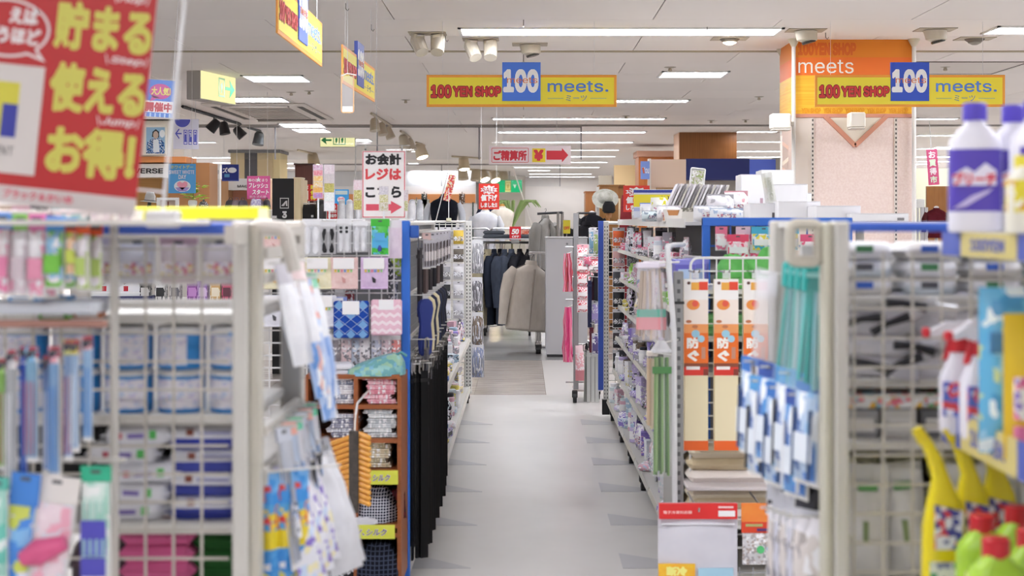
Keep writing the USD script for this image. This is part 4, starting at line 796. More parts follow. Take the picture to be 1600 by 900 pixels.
for i in range(44):
    a = rg.uniform(0, 6.28); r0 = rg.uniform(.0, .09); zz = rg.uniform(.1, .28); L = .085
    q = trimesh.Trimesh(np.array([[0, 0, 0], [.4, .3, .2], [1, 0, .1], [.4, -.3, .2]]) * [L, L, L * 1.0], [[0, 1, 2], [0, 2, 3]], process=False)
    q = cat(q, trimesh.Trimesh(q.vertices - [0, 0, .001], q.faces[:, ::-1], process=False))
    part(t, 'leaf', mv(rot(q, (0, 0, 1), math.degrees(a)), .02 + r0 * math.cos(a), r0 * math.sin(a), zz), C(['a4c83c', 'bcd84a', '8ab030'][i % 3], .5), False)
part(t, 'stem', tube([(0, 0, .08), (.01, 0, .16), (.025, 0, .25)], .005), C('7a9a34', .6))
t = thing('round_ornament', 'dark round ornament beside the green plant vase', 'ornament', (PX(318, d), d, zc)); part(t, 'ball_base', lathe([(.02, 0), (.05, .02), (.055, .05), (.03, .085)], 16), PRINT('3c3a40', ['c8c4c8', '7a7880'], (60, 60, 60), .5)); part(t, 'knob', lathe([(.008, .08), (.014, .1), (.004, .11)], 10), C('77747a', .4))
for i, (p, c) in enumerate([(362, '3a3436'), (371, '7a6a70'), (381, '504850'), (398, 'b8a8b8'), (408, '8c8090'), (418, '45424a')]):
    item(('bag', c), (lambda c: lambda t: (part(t, 'body', loft([(0, 0, 0, .06, .035), (0, 0, .03, .065, .04), (0, 0, .085, .05, .03), (0, 0, .1, .03, .02)], 14), C(c, .5)), part(t, 'handle', tube([(-.025, 0, .095), (-.012, 0, .125), (.012, 0, .125), (.025, 0, .095)], .004), C(c, .5))))(c), 'hand_bag', 'small handbag in the pink niche shop, %s from the pillar sign' % ORD[i], 'bag', (PX(p, d), d - .05, zc), (0, 0, i * 25))
t = thing('lilac_card', 'small lilac display card in the pink niche shop', 'card', (PX(405, d), d - .16, zc)); part(t, 'card', rot(bx(-.05, .05, -.003, .003, 0, .11), (1, 0, 0), 10), PRINT('c8c0dc', ['e8e4f0', 'a89cc8'], (60, 60, 60), .5), False); part(t, 'easel_leg', bx(-.01, .01, .0, .05, 0, .006), C('c8c0dc', .5), False)
# dark clothes and pots behind the left rack top
d = 12.3
t = thing('clothes_table', 'low white display table behind the left rack', 'table', (0, d, 0)); part(t, 'top', bx(PX(466, d), PX(668, d), -.25, .45, PZ(345, d) - .02, PZ(345, d)), C('e4e2e0', .4), False); part(t, 'body', bx(PX(468, d), PX(666, d), -.2, .4, 0, PZ(345, d) - .02), C('d8d6d4', .5), False)
zt_ = PZ(345, d)
t = thing('display_crate', 'pale wood crate end beside the black display panel', 'crate', (PX(469, d), d - .05, zt_)); part(t, 'side', bx(-.03, .03, -.1, .1, 0, .36), WOOD('dcc69c', 'e8d6b0', (20, 20, 4)), False); part(t, 'top_trim', bx(-.034, .034, -.104, .104, .36, .372), C('e6d8b8', .5), False)
t = thing('hanging_clothes', 'row of black clothes under the small points poster', 'clothes', (PX(486, d), d, zt_)); part(t, 'cloth', loft([(0, 0, 0, .1, .06), (0, 0, .1, .095, .06), (0, 0, .14, .07, .03)], 16, 3), C('232326', .8), 60); part(t, 'rail', tube([(-.09, 0, .15), (.1, 0, .15)], .006), C('e8e6e4', .4)); part(t, 'price_tag', bx(.01, .03, -.068, -.06, .03, .05), C('e8e8e8', .5), False)
for i, (p, c, c2, w) in enumerate([(503, '18161a', '232026', .05), (536, 'f0f0f4', 'dcdce2', .035), (548, 'f2f2f4', 'e0e0e6', .035), (560, 'e8e8ee', 'c8c8d0', .03), (645, 'f0f0f4', 'd8dce0', .035), (657, 'e8eaee', 'c0c4cc', .03)]):
    item(('jar', c), (lambda c, c2, w: lambda t: (part(t, 'body', lathe([(w * .7, 0), (w, .015), (w, .12), (w * .75, .15)], 14), MOTTLE(c, c2, 14, .3)), part(t, 'lid', lathe([(w * .78, .15), (w * .8, .17), (w * .3, .185)], 14), C(c2, .4))))(c, c2, w), 'canister', ['black', 'white', 'bright white', 'pale grey', 'pale white', 'light grey'][i] + ' canister on the low table behind the left rack, %s from the black panel' % ORD[i], 'canister', (PX(p, d), d - .08, zt_))
d = 30
t = thing('shop_wall_unit', 'white wall unit with dark dividers below the orange wall band', 'wall unit', (0, d, 0)); part(t, 'back', bx(PX(600, d), PX(745, d), 0, .3, 0, PZ(319, d)), C('f0f0f2', .5), False)
for p in (654, 738): part(t, 'divider', bx(PX(p, d), PX(p + 2, d), -.03, 0, 0, PZ(316, d)), C('2c4a44', .5), False)
part(t, 'shelf_rail', bx(PX(655, d), PX(688, d), -.3, -.02, PZ(334, d), PZ(332.5, d)), C('2a2a2c', .5), False)
for i, (p, c) in enumerate([(651, 'c8d4cc'), (663, '3c4844'), (661, 'e4ece4'), (722, '6a4a30'), (667, '9ab09a')]):
    item(('wallcard', c), (lambda c: lambda t: (part(t, 'card', bx(-.06, .06, -.01, .01, 0, .22), PRINT(c, ['f0f0f0', '3a3a3a'], (30, 30, 30), .6), False), part(t, 'hanger', bx(-.01, .01, -.004, .004, .22, .26), C('888888', .4), False)))(c), 'wall_card', 'small card on the white wall unit, %s of those beside the dark vest' % ORD[i], 'card', (PX(p, d), d - .03, PZ(328 - (i % 2) * 9, d)))
# right background
d = 16
t = thing('far_partition', 'cream wall panel right of the pink column', 'partition', (0, d + 8, 0), kind='structure'); part(t, 'panel', bx(PX(1428, d + 8), PX(1600, d + 8), 0, .2, 0, PZ(263, d + 8)), C('e6e6cc', .6), False)
t = thing('wood_screen', 'brown wood screen right of the pink column', 'screen', (0, d + 4, 0)); part(t, 'panel', bx(PX(1448, d + 4), PX(1490, d + 4), 0, .05, .05, PZ(291, d + 4)), WOOD('94602e', 'a46e38', (20, 20, 3)), False); part(t, 'foot', bx(PX(1450, d + 4), PX(1488, d + 4), -.2, .25, 0, .05), C('6a4420', .5), False)
part(t, 'white_edge', bx(PX(1484, d + 4), PX(1490, d + 4), -.03, 0, 0, PZ(306, d + 4)), C('f0eeec', .5), False)
for i, p in enumerate((1441, 1447)):
    item(('postr',), lambda t: (part(t, 'post', bx(-.02, .02, -.02, .02, 0, 1.62), C('dcdcde', .3, .4), False), part(t, 'foot', bx(-.022, .022, -.1, .1, 0, .02), C('c0c0c2', .4), False)), 'display_post', ['silver display post beside the pink column', 'second silver display post beside the wood screen'][i], 'post', (PX(p, 18), 18, 0))
t = thing('price_tag_box', 'white lit tag box between the pink column and the wood screen', 'box', (PX(1434, 19), 19, 0)); part(t, 'box', bx(-.07, .08, -.05, .05, 1.62, 1.74, .006), C('f4f6f4', .5)); part(t, 'pole', bx(-.01, .01, -.01, .01, 0, 1.62), C('c8c8ca', .4), False)
# ---------------------------------------------------------------- goods: builders (a hanging thing hangs from its origin, faces -y)
CREAM, GREY, BLUE_ST = 'cfcac2', 'c4c4c6', '2f6fd0'
def hang_card(w, h, header, body, stripe=None, inner=None, t=.02, hh=.2):
    def b(p):
        part(p, 'backing_card', bx(-w / 2, w / 2, 0, .0012, -h, 0), C('f4f2f0', .5), False)
        hd = part(p, 'header', bx(-w / 2 - .0005, w / 2 + .0005, -.003, .0016, -h * hh, 0), header, False)
        bl_ = part(p, 'blister', mv(pillow(w * .9, h * (1 - hh) * .95, t, nx=5, nz=5), 0, -.004, -h * hh), body, 60)
        if stripe is not None: part(p, 'label', bx(-w * .42, w * .42, -t * .5 - .006, -t * .5 - .0045, -h * .78, -h * .52), stripe, False)
        if inner is not None:
            for i in range(inner[0]): part(bl_, 'content', tube([(-w * .32 + i * w * .64 / max(1, inner[0] - 1), -t * .5 - .005, -h * .3), (-w * .32 + i * w * .64 / max(1, inner[0] - 1), -t * .5 - .005, -h * .93)], w * .05, 5), inner[1])
        part(hd, 'hang_hole', bx(-.008, .008, -.0036, -.003, -.012, -.006), C('55555a', .5), False)
    return b
def pouch(w, h, t, bands, bot=.4, seed=0, header=None, lines=None):
    """bands: list of (fraction, material)."""
    def b(p):
        v = 0
        for i, (f, m) in enumerate(bands):
            part(p, ['top_band', 'body', 'base_band', 'lower_band', 'foot_band', 'end_band'][min(i, 5)], pillow(w, h, t, v, v + f, 6, max(2, int(8 * f)), bot=bot, seed=seed), m, 60); v += f
        if header: part(p, 'header_card', bx(-w / 2, w / 2, -.004, .004, -h * header[0], .0), header[1], False)
        if lines:
            for z0, z1, x0, x1, m in lines: part(p, 'print', bx(x0 * w, x1 * w, -t * .52 - .003, -t * .3, -z1 * h, -z0 * h), m, False)
    return b
def lying(b0, ang=90):
    return b0
def sticks(n, L, r, cols, spread=.02, seed=0, wrap=None, cap=None, flare=0.0):
    def b(p):
        rg = np.random.default_rng(seed)
        for i in range(n):
            x, y = rg.uniform(-spread, spread), rg.uniform(-spread * .7, spread * .7)
            part(p, 'stick', tube([(x * (1 - flare), y, -.03), (x * (1 + flare), y, -L + rg.uniform(0, .02))], r, 5), cols[i % len(cols)])
        if wrap: part(p, 'clear_wrap', loft([(0, 0, -L * wrap[0], spread * 1.5 * (1 + flare), spread * 1.2), (0, 0, -L * wrap[1], spread * 1.4, spread * 1.15), (0, 0, -.01, spread * 1.1, spread)], 14, 2.5), wrap[2], 60)
        if cap: part(p, 'header', bx(-spread * 1.35, spread * 1.35, -spread * .9, spread * .9, -cap[0], 0, .004), cap[1])
    return b
def carton(w, d, h, m, lid=None, label=None, spine=None):
    def b(p):
        part(p, 'box', bx(-w / 2, w / 2, -d / 2, d / 2, 0, h, .002), m, False)
        if lid: part(p, 'lid', bx(-w / 2 - .001, w / 2 + .001, -d / 2 - .001, d / 2 + .001, h * .84, h + .001), lid, False)
        if label: part(p, 'label', bx(-w * .36, w * .36, -d / 2 - .0012, -d / 2, h * .2, h * .68), label, False)
    return b
def bag(w, d, h, m, top=None, seed=0):
    def b(p):
        q = pillow(w, h, d, nx=6, nz=6, seal=.02, seed=seed); part(p, 'bag', mv(q, 0, 0, h), m, 60)
        if top: part(p, 'header_card', bx(-w / 2, w / 2, -.003, .003, h * .86, h * 1.04), top, False)
        part(p, 'label', bx(-w * .28, w * .28, -d * .52 - .002, -d * .3, h * .3, h * .58), PRINT('f2f0ee', ['8a88b0', 'c06a78'], (90, 90, 140), .5), False)
    return b
def jar(r, h, m, lid, label=None):
    def b(p):
        part(p, 'body', lathe([(r * .92, 0), (r, .006), (r, h * .78), (r * .8, h * .84)], 16), m)
        part(p, 'lid', lathe([(r * .84, h * .83), (r * .86, h * .97), (r * .78, h)], 16), lid)
        if label: part(p, 'label', lathe([(r * 1.006, h * .18), (r * 1.006, h * .62)], 16), label)
    return b
def folded(w, d, n, h, cols, seed=0):
    def b(p):
        rg = np.random.default_rng(seed)
        for i in range(n):
            part(p, 'fold', mv(bx(-w / 2, w / 2, -d / 2, d / 2, i * h, (i + 1) * h * .985 + .0, h * .45), rg.uniform(-.004, .004), rg.uniform(-.004, .004), 0), cols[i % len(cols)])
    return b
def wires_part(p, name, segs, r, m, n=6):
    for s in segs: part(p, name, tube(s, r, n), m)
def slotted_post(p, X, Y, w, dpt, z0, z1, m, side=1):
    po = part(p, 'post', bx(X - w / 2, X + w / 2, Y, Y + dpt, z0, z1, .003), m)
    sl = []
    for z in np.arange(z0 + .03, z1 - .03, .028):
        for o in (-.24, .24): sl.append(bx(X + o * w - w * .07, X + o * w + w * .07, Y - .0012, Y, z, z + .014))
    part(po, 'slots', cat(sl), C('4a4a4c', .6), False, 'dark slots of the white post')
def wheel(p, X, Y, r=.035):
    cs_ = part(p, 'caster', cat(tube([(X - .014, Y, r), (X + .014, Y, r)], r, 16), bx(X - .022, X + .022, Y - .02, Y + .03, r, r + .06, .006)), C('1c1c1e', .5))
    part(cs_, 'wheel_hub', tube([(X - .016, Y, r), (X + .016, Y, r)], r * .4, 10), C('8c8c90', .4))
STEEL = lambda: C('d8d6d2', .35)
CRM = lambda: C(CREAM, .4)

# ================================================================ front left rack (A)
AY, AYB = 2.5, 2.98
a = thing('display_rack', 'cream steel front left rack with blue top bar and wire grid end', 'display rack', (0, 0, 0))
AX0, AX1 = -1.40, -.465
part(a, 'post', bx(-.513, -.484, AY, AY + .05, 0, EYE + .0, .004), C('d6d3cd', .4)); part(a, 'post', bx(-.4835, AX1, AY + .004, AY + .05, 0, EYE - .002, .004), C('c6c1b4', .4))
part(a, 'post', bx(AX1 - .045, AX1, AYB, AYB + .05, 0, EYE, .004), CRM()); part(a, 'post', bx(AX0, AX0 + .045, AY, AY + .05, 0, EYE, .004), CRM()); part(a, 'post', bx(AX0, AX0 + .045, AYB, AYB + .05, 0, EYE, .004), CRM())
part(a, 'top_bar', bx(AX0 + .045, -.513, AY + .006, AY + .04, PZ(366, AY), PZ(348, AY), .003), C('3c62c4', .4), label='blue top bar')
for q in (bx(AX1 - .03, AX1, AY + .05, AYB, EYE - .03, EYE - .012), bx(AX0, AX0 + .03, AY + .05, AYB, EYE - .03, EYE - .012)): part(a, 'top_frame', q, CRM(), False)
part(a, 'wire_grid', grid(PX(176, AY) - 16 * .05 + .0, PX(352, AY), .05, PZ(380, AY), AY + .03, .05, .0022), C('c6c0b6', .4), False)
for z in (PZ(487, 2.56), PZ(648, 2.56), PZ(818, 2.56), .66, .3, .1):
    part(a, 'shelf', bx(AX0 + .045, -.50, AY + .06, AYB, z - .022 if z > 1.2 else z - .02, z, .004), C('d8d5cf', .45))
part(a, 'side_rail', tube([(-.475, AY + .02, 1.44), (-.455, AY + .02, 1.44), (-.432, AY + .02, 1.437), (-.42, AY + .02, 1.425), (-.413, AY + .02, 1.395), (-.405, AY + .02, 1.36)], .0135, 8), CRM()); 
part(a, 'hook_bar', cat(*[bx(AX1 - .01, AX1 + .006, AY + .05, AYB, z, z + .022) for z in (1.38,)]), CRM(), False)
for X, Y in ((AX0 + .03, AY + .05), (AX1 - .03, AY + .05), (AX0 + .03, 3.5), (AX1 - .03, 3.5)): pass
TUBW, TUBB = C('e4e2e2', .35), C('2f86cc', .35)
def tub(p):
    r = .0435; h = .078
    part(p, 'body', lathe([(r * .95, 0), (r, .004), (r, h * .80)], 24), TUBB); part(p, 'blue_line', lathe([(r * 1.01, h * .80), (r * 1.01, h * .86)], 24), C('3d90d0', .4))
    part(p, 'lid', lathe([(r * 1.02, h * .86), (r * 1.03, h * .97), (r * .9, h), (r * .5, h * 1.01)], 24), TUBW)
    m = loft([(0, 0, h * .1, r * 1.012, r * 1.012), (0, 0, h * .78, r * 1.012, r * 1.012)], 24)
    keep = np.array([math.cos(math.atan2(c[1], c[0]) + 2.1) > .3 for c in m.triangles_center]); m.update_faces(keep)
    part(p, 'label', m, PRINT('e6e2ea', ['d0c4e0', 'c0cce4'], (60, 60, 130), .75))
zt0 = PZ(630, 2.62)
rn = ['upper', 'lower']
for row in (1, 0):
    for i in range(6):
        item(('tub',), tub, 'wipes_tub', 'white lidded blue tub behind the front left grid, %s row, %s from cream post' % (['lower', 'upper'][row], ORD[i]), 'tub', (PX(366, 2.62) - i * .0965, 2.62, PZ(648, 2.56) + row * .0795), (0, 0, [0, 25, 10, -20, 20, 5][(i + row * 2) % 6]), 'tubs of wipes on the front left rack')
# flat wipe packs
WH = C('e6e6ec', .25); NAVY = C('2c3aa0', .3)
def flat_pack(w, d, h, top, bot=None, seed=0, marks=()):
    def b(p):
        n = 18
        part(p, 'pack', loft([(0, 0, 0, w * .44, d * .44), (0, 0, h * .12, w * .5, d * .5), (0, 0, h * .5, w * .5, d * .5)], n, 5), bot or top, 60)
        part(p, 'top_film', loft([(0, 0, h * .5, w * .502, d * .502), (0, 0, h * .82, w * .49, d * .48), (0, 0, h, w * .42, d * .4)], n, 5), top, 60)
        for x0, x1, z0, z1, m in marks: part(p, 'print', bx(x0 * w, x1 * w, -d * .506, -d * .47, z0 * h, z1 * h), m, False)
        for s in (-1, 1): part(p, 'end_seal', bx(s * w * .5 - .006, s * w * .5 + .006, -d * .42, d * .42, h * .46, h * .52), top, False)
    return b
mk = [(-.28, -.2, .35, .65, C('d05a70', .4)), (-.12, .12, .35, .6, C('8a7ac0', .4)), (.2, .3, .3, .75, C('58c060', .4))]
zs = PZ(818, 2.56)
for i in range(5):
    item(('wp', 0), flat_pack(.125, .1, .034, WH, None, 0, mk), 'wipe_pack', 'white flat wipe pack in the leaning stack on the front left rack, %s from bottom' % ORD[i], 'wipe pack', (PX(205, 2.62) + [.0, .015, .03, -.012, .022][i], 2.63, zs + i * .0345), (0, [0, 3, -3, 2, -4][i] * .5, [4, -6, 3, 8, -3][i]), 'white wipe packs behind the front left grid')
mk2 = [(-.22, -.12, .62, .9, C('8a4a3c', .4)), (-.05, .4, .66, .8, C('a4a4c8', .4))]
for i in range(4):
    item(('wp', 1), flat_pack(.13, .1, .042, WH, NAVY, 0, mk2), 'wipe_pack', 'navy and white wipe pack beside the cream post, %s from the bottom of its stack' % ORD[i], 'wipe pack', (PX(325, 2.64), 2.64, zs + i * .0425), (0, 0, [2, -3, 4, 0][i]), 'navy wipe packs behind the front left grid')
for i in range(12): item(('dkbag',), flat_pack(.15, .10, .054, C('1c1a20', .3), C('141216', .4)), 'refill_pack', 'dark refill pack deeper behind the front left grid, %s stack, %s from bottom' % (ORD[i // 3], ORD[i % 3]), 'refill pack', (PX(340, 2.82) - (i // 3) * .155, 2.80, zs + (i % 3) * .0545), (0, 0, 3 * (i % 3)), 'dark refill packs behind the front left grid')
z3 = .66
for i in range(7): item(('towelp',), folded(.14, .12, 1, .032, [C('dc6a9c', .8)]), 'folded_towel', 'pink folded towel at the bottom of the front left grid, %s from the top' % ORD[6 - i], 'towel', (PX(250, 2.64), 2.66, z3 + i * .0325), (0, 0, [1, -2, 2, 0, 1, -1, 2][i]), 'pink towels behind the front left grid')
for i in range(6): item(('towelg',), folded(.14, .12, 1, .036, [C('1f5c24', .8)]), 'folded_towel', 'dark green folded towel beside the cream post, %s from the top' % ORD[5 - i], 'towel', (PX(350, 2.66) + .01, 2.68, z3 + i * .0365), (0, 0, [1, -2, 2, 0, 1, -1][i]), 'green towels behind the front left grid')
item(('maroonpk',), flat_pack(.13, .1, .04, C('e8e4e8', .3), C('8a2a48', .4), 0, mk2), 'towel_pack', 'white and maroon pack lying on the pink towels', 'towel pack', (PX(255, 2.64), 2.66, z3 + 7 * .0325), (0, 0, 3))
for i in range(3): item(('dkclothpk',), flat_pack(.12, .12, .06, C('4a3440', .6), C('3c2a34', .6)), 'cloth_pack', ['dark plum cloth pack left of the pink towels, lower', 'dark plum cloth pack left of the pink towels, upper', 'dark plum cloth pack left of the pink towels, topmost'][i], 'cloth pack', (PX(160, 2.66), 2.68, z3 + i * .062), (0, 0, 8 * i))
# clear packs on the top shelf under the blue bar
for i in range(8):
    item(('clr', i % 4), hang_card(.068, .085, [C('d8d4c0', .4), C('d0b0b8', .4), C('e0dcc8', .4), C('c8c4d4', .4)][i % 4], FILM(['e8e0e8', 'e4d4d8', 'e0e0ea', 'ece4e4'][i % 4], .5), PRINT('ece8ea', ['d0788c', 'd8c860', 'b0a8c8'], (80, 80, 120), .5), None, .02, .14), 'clear_pack', 'clear pack under the blue bar of the front left rack, %s from post' % ORD[i], 'clear pack', (PX(345, 2.56) - i * .074, 2.555, PZ(371, 2.56)), (0, 0, 0), 'clear packs under the blue bar')
# goods hanging in front of the grid at the far left
D1 = 2.3; kk = D1 / F
row1 = [(4, 22, 332, 462, '5a90d8', 'e8d8dc', 'e88ab0'), (33, 24, 334, 464, '8ac85c', 'e6e2e6', 'd8c8d0'), (58, 27, 334, 466, 'e07ab4', 'ece8ec', 'e898b4'), (86, 30, 338, 452, '4f9ae0', '90c0e0', '7cc84c'), (112, 17, 346, 430, 'ea4a34', 'f0c8a0', 'c8d45c'), (131, 20, 344, 455, 'ee6030', 'e4dce0', 'b8d070')]
names1 = ['blue topped', 'green topped', 'pink topped', 'sky blue', 'red', 'orange']
for i, (pc, pw, p0, p1, hc, bc, sc) in enumerate(row1):
    item(('r1', i), hang_card(pw * kk, (p1 - p0) * kk, C(hc, .4), PRINT(bc, [sc, 'f2eef2'], (60, 60, 30), .45), C(sc, .4), None, .018, .2), 'hanging_pack', names1[i] + ' hanging pack in the top row at the far left front', 'hanging pack', (PX(pc, D1), D1, PZ(p0, D1)), (0, 0, [8, -5, 3, -4, 6, -8][i]))
    item(('r1b', i), hang_card(pw * kk, (p1 - p0) * kk, C(hc, .4), PRINT(bc, [sc, 'f2eef2'], (60, 60, 30), .45), C(sc, .4), None, .018, .2), 'hanging_pack', names1[i] + ' hanging pack behind its twin in the top row at the far left front', 'hanging pack', (PX(pc, D1) + .006, D1 + .045, PZ(p0, D1) - .003), (0, 0, [-4, 6, -3, 4, -6, 8][i]))
t = thing('ledge_rack', 'pale ledge with hooks crossing in front of the far left grid', 'ledge', (0, D1, 0))
part(t, 'ledge', bx(PX(-40, D1), PX(135, D1), .04, .18, PZ(494, D1), PZ(474, D1), .004), C('d8dce4', .4)); part(t, 'hook_rail', bx(PX(-40, D1), PX(150, D1), .05, .07, PZ(516, D1), PZ(504, D1), .003), C('b98a7c', .5), label='brown hook rail')
each(t, 'upright', [bx(PX(-40, D1) - .02, PX(-40, D1), .05, .09, 0, PZ(330, D1)), bx(PX(146, D1), PX(152, D1), .09, .12, 0, PZ(330, D1))], CRM(), False); part(t, 'hook_rail', bx(PX(-40, D1), PX(150, D1), .06, .075, PZ(334, D1), PZ(328, D1), .002), C('d8d4ce', .4)); part(t, 'hook_rail', bx(PX(-40, D1), PX(178, D1), .06, .075, PZ(733, D1), PZ(726, D1), .002), C('d8d4ce', .4))
for i, (p, c, lab) in enumerate([(20, '4a9ad8', 'sky blue slim box on the far left ledge'), (60, '6aa8e0', 'light blue slim box on the far left ledge'), (62, '68b83c', 'green slim box under the far left ledge'), (105, 'c87848', 'brown slim box under the far left ledge')]):
    item(('slim', c), carton(.05, .03, .008 if i < 2 else .012, C(c, .4), None, C('f0f0f0', .5)), 'slim_box', lab, 'box', (PX(p, D1), D1 + .06 + .04 * (i % 2) + (.02 if i > 1 else 0), PZ(474, D1) if i < 2 else PZ(504, D1)), (0, 0, 0))
row2 = [(2, 18, 560, 735, 'a8d878', '9ccc70', '#'), (22, 18, 545, 770, 'c8c8cc', 'b8bcc0', '#'), (38, 11, 540, 760, '5a74d0', '3f5ccc', '#'), (54, 20, 540, 720, '8cc4e8', '8cb8d8', '#'), (74, 15, 555, 740, '4a5878', '7088b8', '#'), (89, 18, 540, 745, 'e8a8b8', '88aed8', '#'), (107, 14, 530, 720, 'd8d890', '9cb8e0', '#'), (121, 13, 530, 705, 'd8c860', 'a4c0e0', '#'), (137, 15, 525, 690, 'e0a8b0', '9cc0e4', '#')]
n2 = ['lime', 'grey', 'royal blue', 'sky blue', 'slate blue', 'pink and blue', 'yellow topped', 'gold topped', 'rose topped']
for i, (pc, pw, p0, p1, hc, bc, _) in enumerate(row2):
    item(('r2', i), hang_card(pw * kk, (p1 - p0) * kk, PRINT(hc, ['f4f0f0', 'b03c50', '38384c'], (80, 80, 80), .4), FILM(bc, .8), None, (3, [C('c8607c', .4), C('f0f2f6', .4), C('5a90d8', .4)][i % 3]), .016, .13), 'brush_pack', n2[i] + ' long brush pack hanging in the middle row at the far left front', 'brush pack', (PX(pc, D1), D1 - .01 * (i % 2), PZ(p0, D1)), (0, 0, [10, -12, 5, -6, 14, -9, 7, -8, 10][i]))
row3 = [(8, 34, 740, 900, '64c4b4', 'a8d8cc', 'teal'), (50, 44, 735, 905, '4a8ce0', 'd0d860', 'blue and yellow'), (95, 70, 742, 910, 'ece6e2', 'f0dce4', 'white and pink'), (150, 46, 728, 905, '34b890', 'd8ece4', 'teal headed')]
for i, (pc, pw, p0, p1, hc, bc, nm) in enumerate(row3):
    t = item(('r3', i), hang_card(pw * kk, (p1 - p0) * kk, C(hc, .4), PRINT(bc, [['70c8b8', 'e8f4f0'], ['4a8ce0', '88c0f0', 'e8e8f4'], ['f0b0c4', 'e8e8f0', 'f6e4ea'], ['b0dccc', 'f0f4f2']][i], (30, 30, 30), .4), C('5a5cc4', .4) if i == 3 else None, (4, C('b0dcd0', .4)) if i == 3 else None, .02, [.12, .3, .25, .14][i]), 'hanging_pack', nm + ' hanging pack in the bottom row at the far left front', 'hanging pack', (PX(pc, D1), D1 - .035 + .012 * i, PZ(p0, D1)), (0, [0, 6, 8, 0][i], [5, -4, 3, 0][i]))
    if i == 2: part(t, 'pink_bulb', mv(rot(tube([(-.035, 0, -.02), (-.01, 0, -.005), (.03, 0, .015)], [.012, .022, .012], 10), (0, 1, 0), 0), -.0, -.018, -.115), C('dc5c8c', .4), 60, 'pink bulb shaped tool')
    if i == 3:
        for q in range(2): part(t, 'purple_strip', bx(-.02, .02, -.018, -.016, -.085 - q * .06 - .03, -.085 - q * .06), C('5450bc', .4), False)
# red sign on its leaning stand
d = 2.28; k = d / F
t = thing('sale_sign', 'big red shop sign with yellow lettering leaning on a clear stand at the left', 'sign', (PX(252, d), d, PZ(340, d)), (0, 6, 0))
RX = lambda p: p * k
SR = C('bf2e30', .4); SY = C('d6d062', .4)
# local pixel frame: u to the right, v up from the foot, measured along the tilted board
U0, U1, V0, V1 = -290, -42, -3, 343
part(t, 'board', bx(RX(U0), RX(U1), -.0015, .0015, RX(V0 + 28), RX(V1)), SR, False); part(t, 'white_strip', bx(RX(U0), RX(U1), -.0015, .0015, RX(V0), RX(V0 + 28)), C('d8d0ce', .4), False)
def st(s, u0, u1, v0, v1, m, b=5, f='cjk', sh=0, ly=1): part(t, 'lettering', text(s, RX(u0), RX(u1), RX(v0), RX(v1), -.0015 - .0006 * (ly - 1), f, b, .0006, sh), m, False)
st('貯まる', -196, -44, 246, 322, SY, 4); st('使える', -194, -44, 148, 226, SY, 4); st('お得!', -190, -50, 50, 128, SY, 4)
WS = C('ece4e4', .4)
st('Hop', -101, -60, 326, 340, WS, 2, 'inter', 10); st('Step', -104, -52, 230, 243, WS, 2, 'inter', 10); st('Jump', -108, -56, 133, 147, WS, 2, 'inter', 10)
for u, v in ((-106, 326), (-55, 326), (-110, 230), (-48, 230), (-113, 133), (-51, 133)): part(t, 'slash_mark', rot(bx(RX(u) - .0008, RX(u) + .0008, -.0022, -.0015, RX(v), RX(v + 15)), (0, 1, 0), 15 if u > -80 else -15, (RX(u), 0, RX(v + 7))), WS, False)
bub = affinity.scale(Polygon([(math.cos(a_), math.sin(a_)) for a_ in np.linspace(0, 6.283, 40)[:-1]]), RX(68), RX(46)); bub = affinity.translate(bub, RX(-272), RX(270))
tail = Polygon([(RX(-240), RX(232)), (RX(-205), RX(222)), (RX(-222), RX(244))]); ol = bub.union(tail)
part(t, 'speech_outline', poly(ol.difference(ol.buffer(-RX(4))).intersection(sbox(RX(U0 + 1), 0, 0, 1)), -.0021, -.0015), WS, False)
st('えば', -268, -222, 278, 304, WS, 5); st('うほど', -284, -216, 246, 272, WS, 5)
part(t, 'cream_square', bx(RX(U0), RX(-204), -.0021, -.0015, RX(44), RX(214)), C('ddd6d2', .4), False)
part(t, 'yellow_block', bx(RX(U0), RX(-240), -.0027, -.002, RX(150), RX(186)), C('dcd44c', .4), False); part(t, 'yellow_block', bx(RX(U0), RX(-264), -.0027, -.002, RX(100), RX(150)), C('dcd44c', .4), False); part(t, 'blue_block', bx(RX(-264), RX(-240), -.0028, -.002, RX(100), RX(152)), C('3c42a4', .4), False)
st('POINT', -303 + 14, -240, 72, 86, C('5a5658', .4), 0, 'inter', 0, 2)
part(t, 'lettering', text('ブラック＆かいめ', RX(-250), RX(-140), RX(6), RX(20), -.0015, 'cjk', 3, .0006), C('d8506a', .4), False)
part(t, 'clear_pole', tube([(RX(0), .004, 0), (RX(0), .004, RX(352))], .0032, 8), FILM('f4f4f6', .55)); part(t, 'pole_knob', mv(trimesh.creation.icosphere(1, .006), RX(0), .004, RX(352)), FILM('f8f8fa', .7))
part(t, 'cross_arm', cat(tube([(RX(-290), .004, RX(346)), (RX(2), .004, RX(346))], .002, 6), tube([(RX(-290), .004, RX(40)), (RX(2), .004, RX(40))], .002, 6)), FILM('f4f4f6', .55)); part(t, 'clip', bx(RX(-76), RX(-56), -.004, .006, RX(338), RX(352), .002), FILM('c8d8e4', .6))
part(t, 'stand_base', rot(bx(-.022, .026, -.02, .03, -.016, .012, .004), (0, 1, 0), -6), C('dedcdc', .4))
t = thing('shelf_board', 'white top board carrying the red sign stand on the front left rack', 'shelf board', (0, 0, 0)); part(t, 'board', bx(AX0, PX(312, 2.4), 2.24, 2.49, PZ(352, 2.4), PZ(344, 2.4), .003), C('dcd9d4', .45))
for q in (-1.05, -.505): part(t, 'bracket', bx(q, q + .02, 2.4, 2.505, 1.41, PZ(352, 2.4)), CRM(), False)
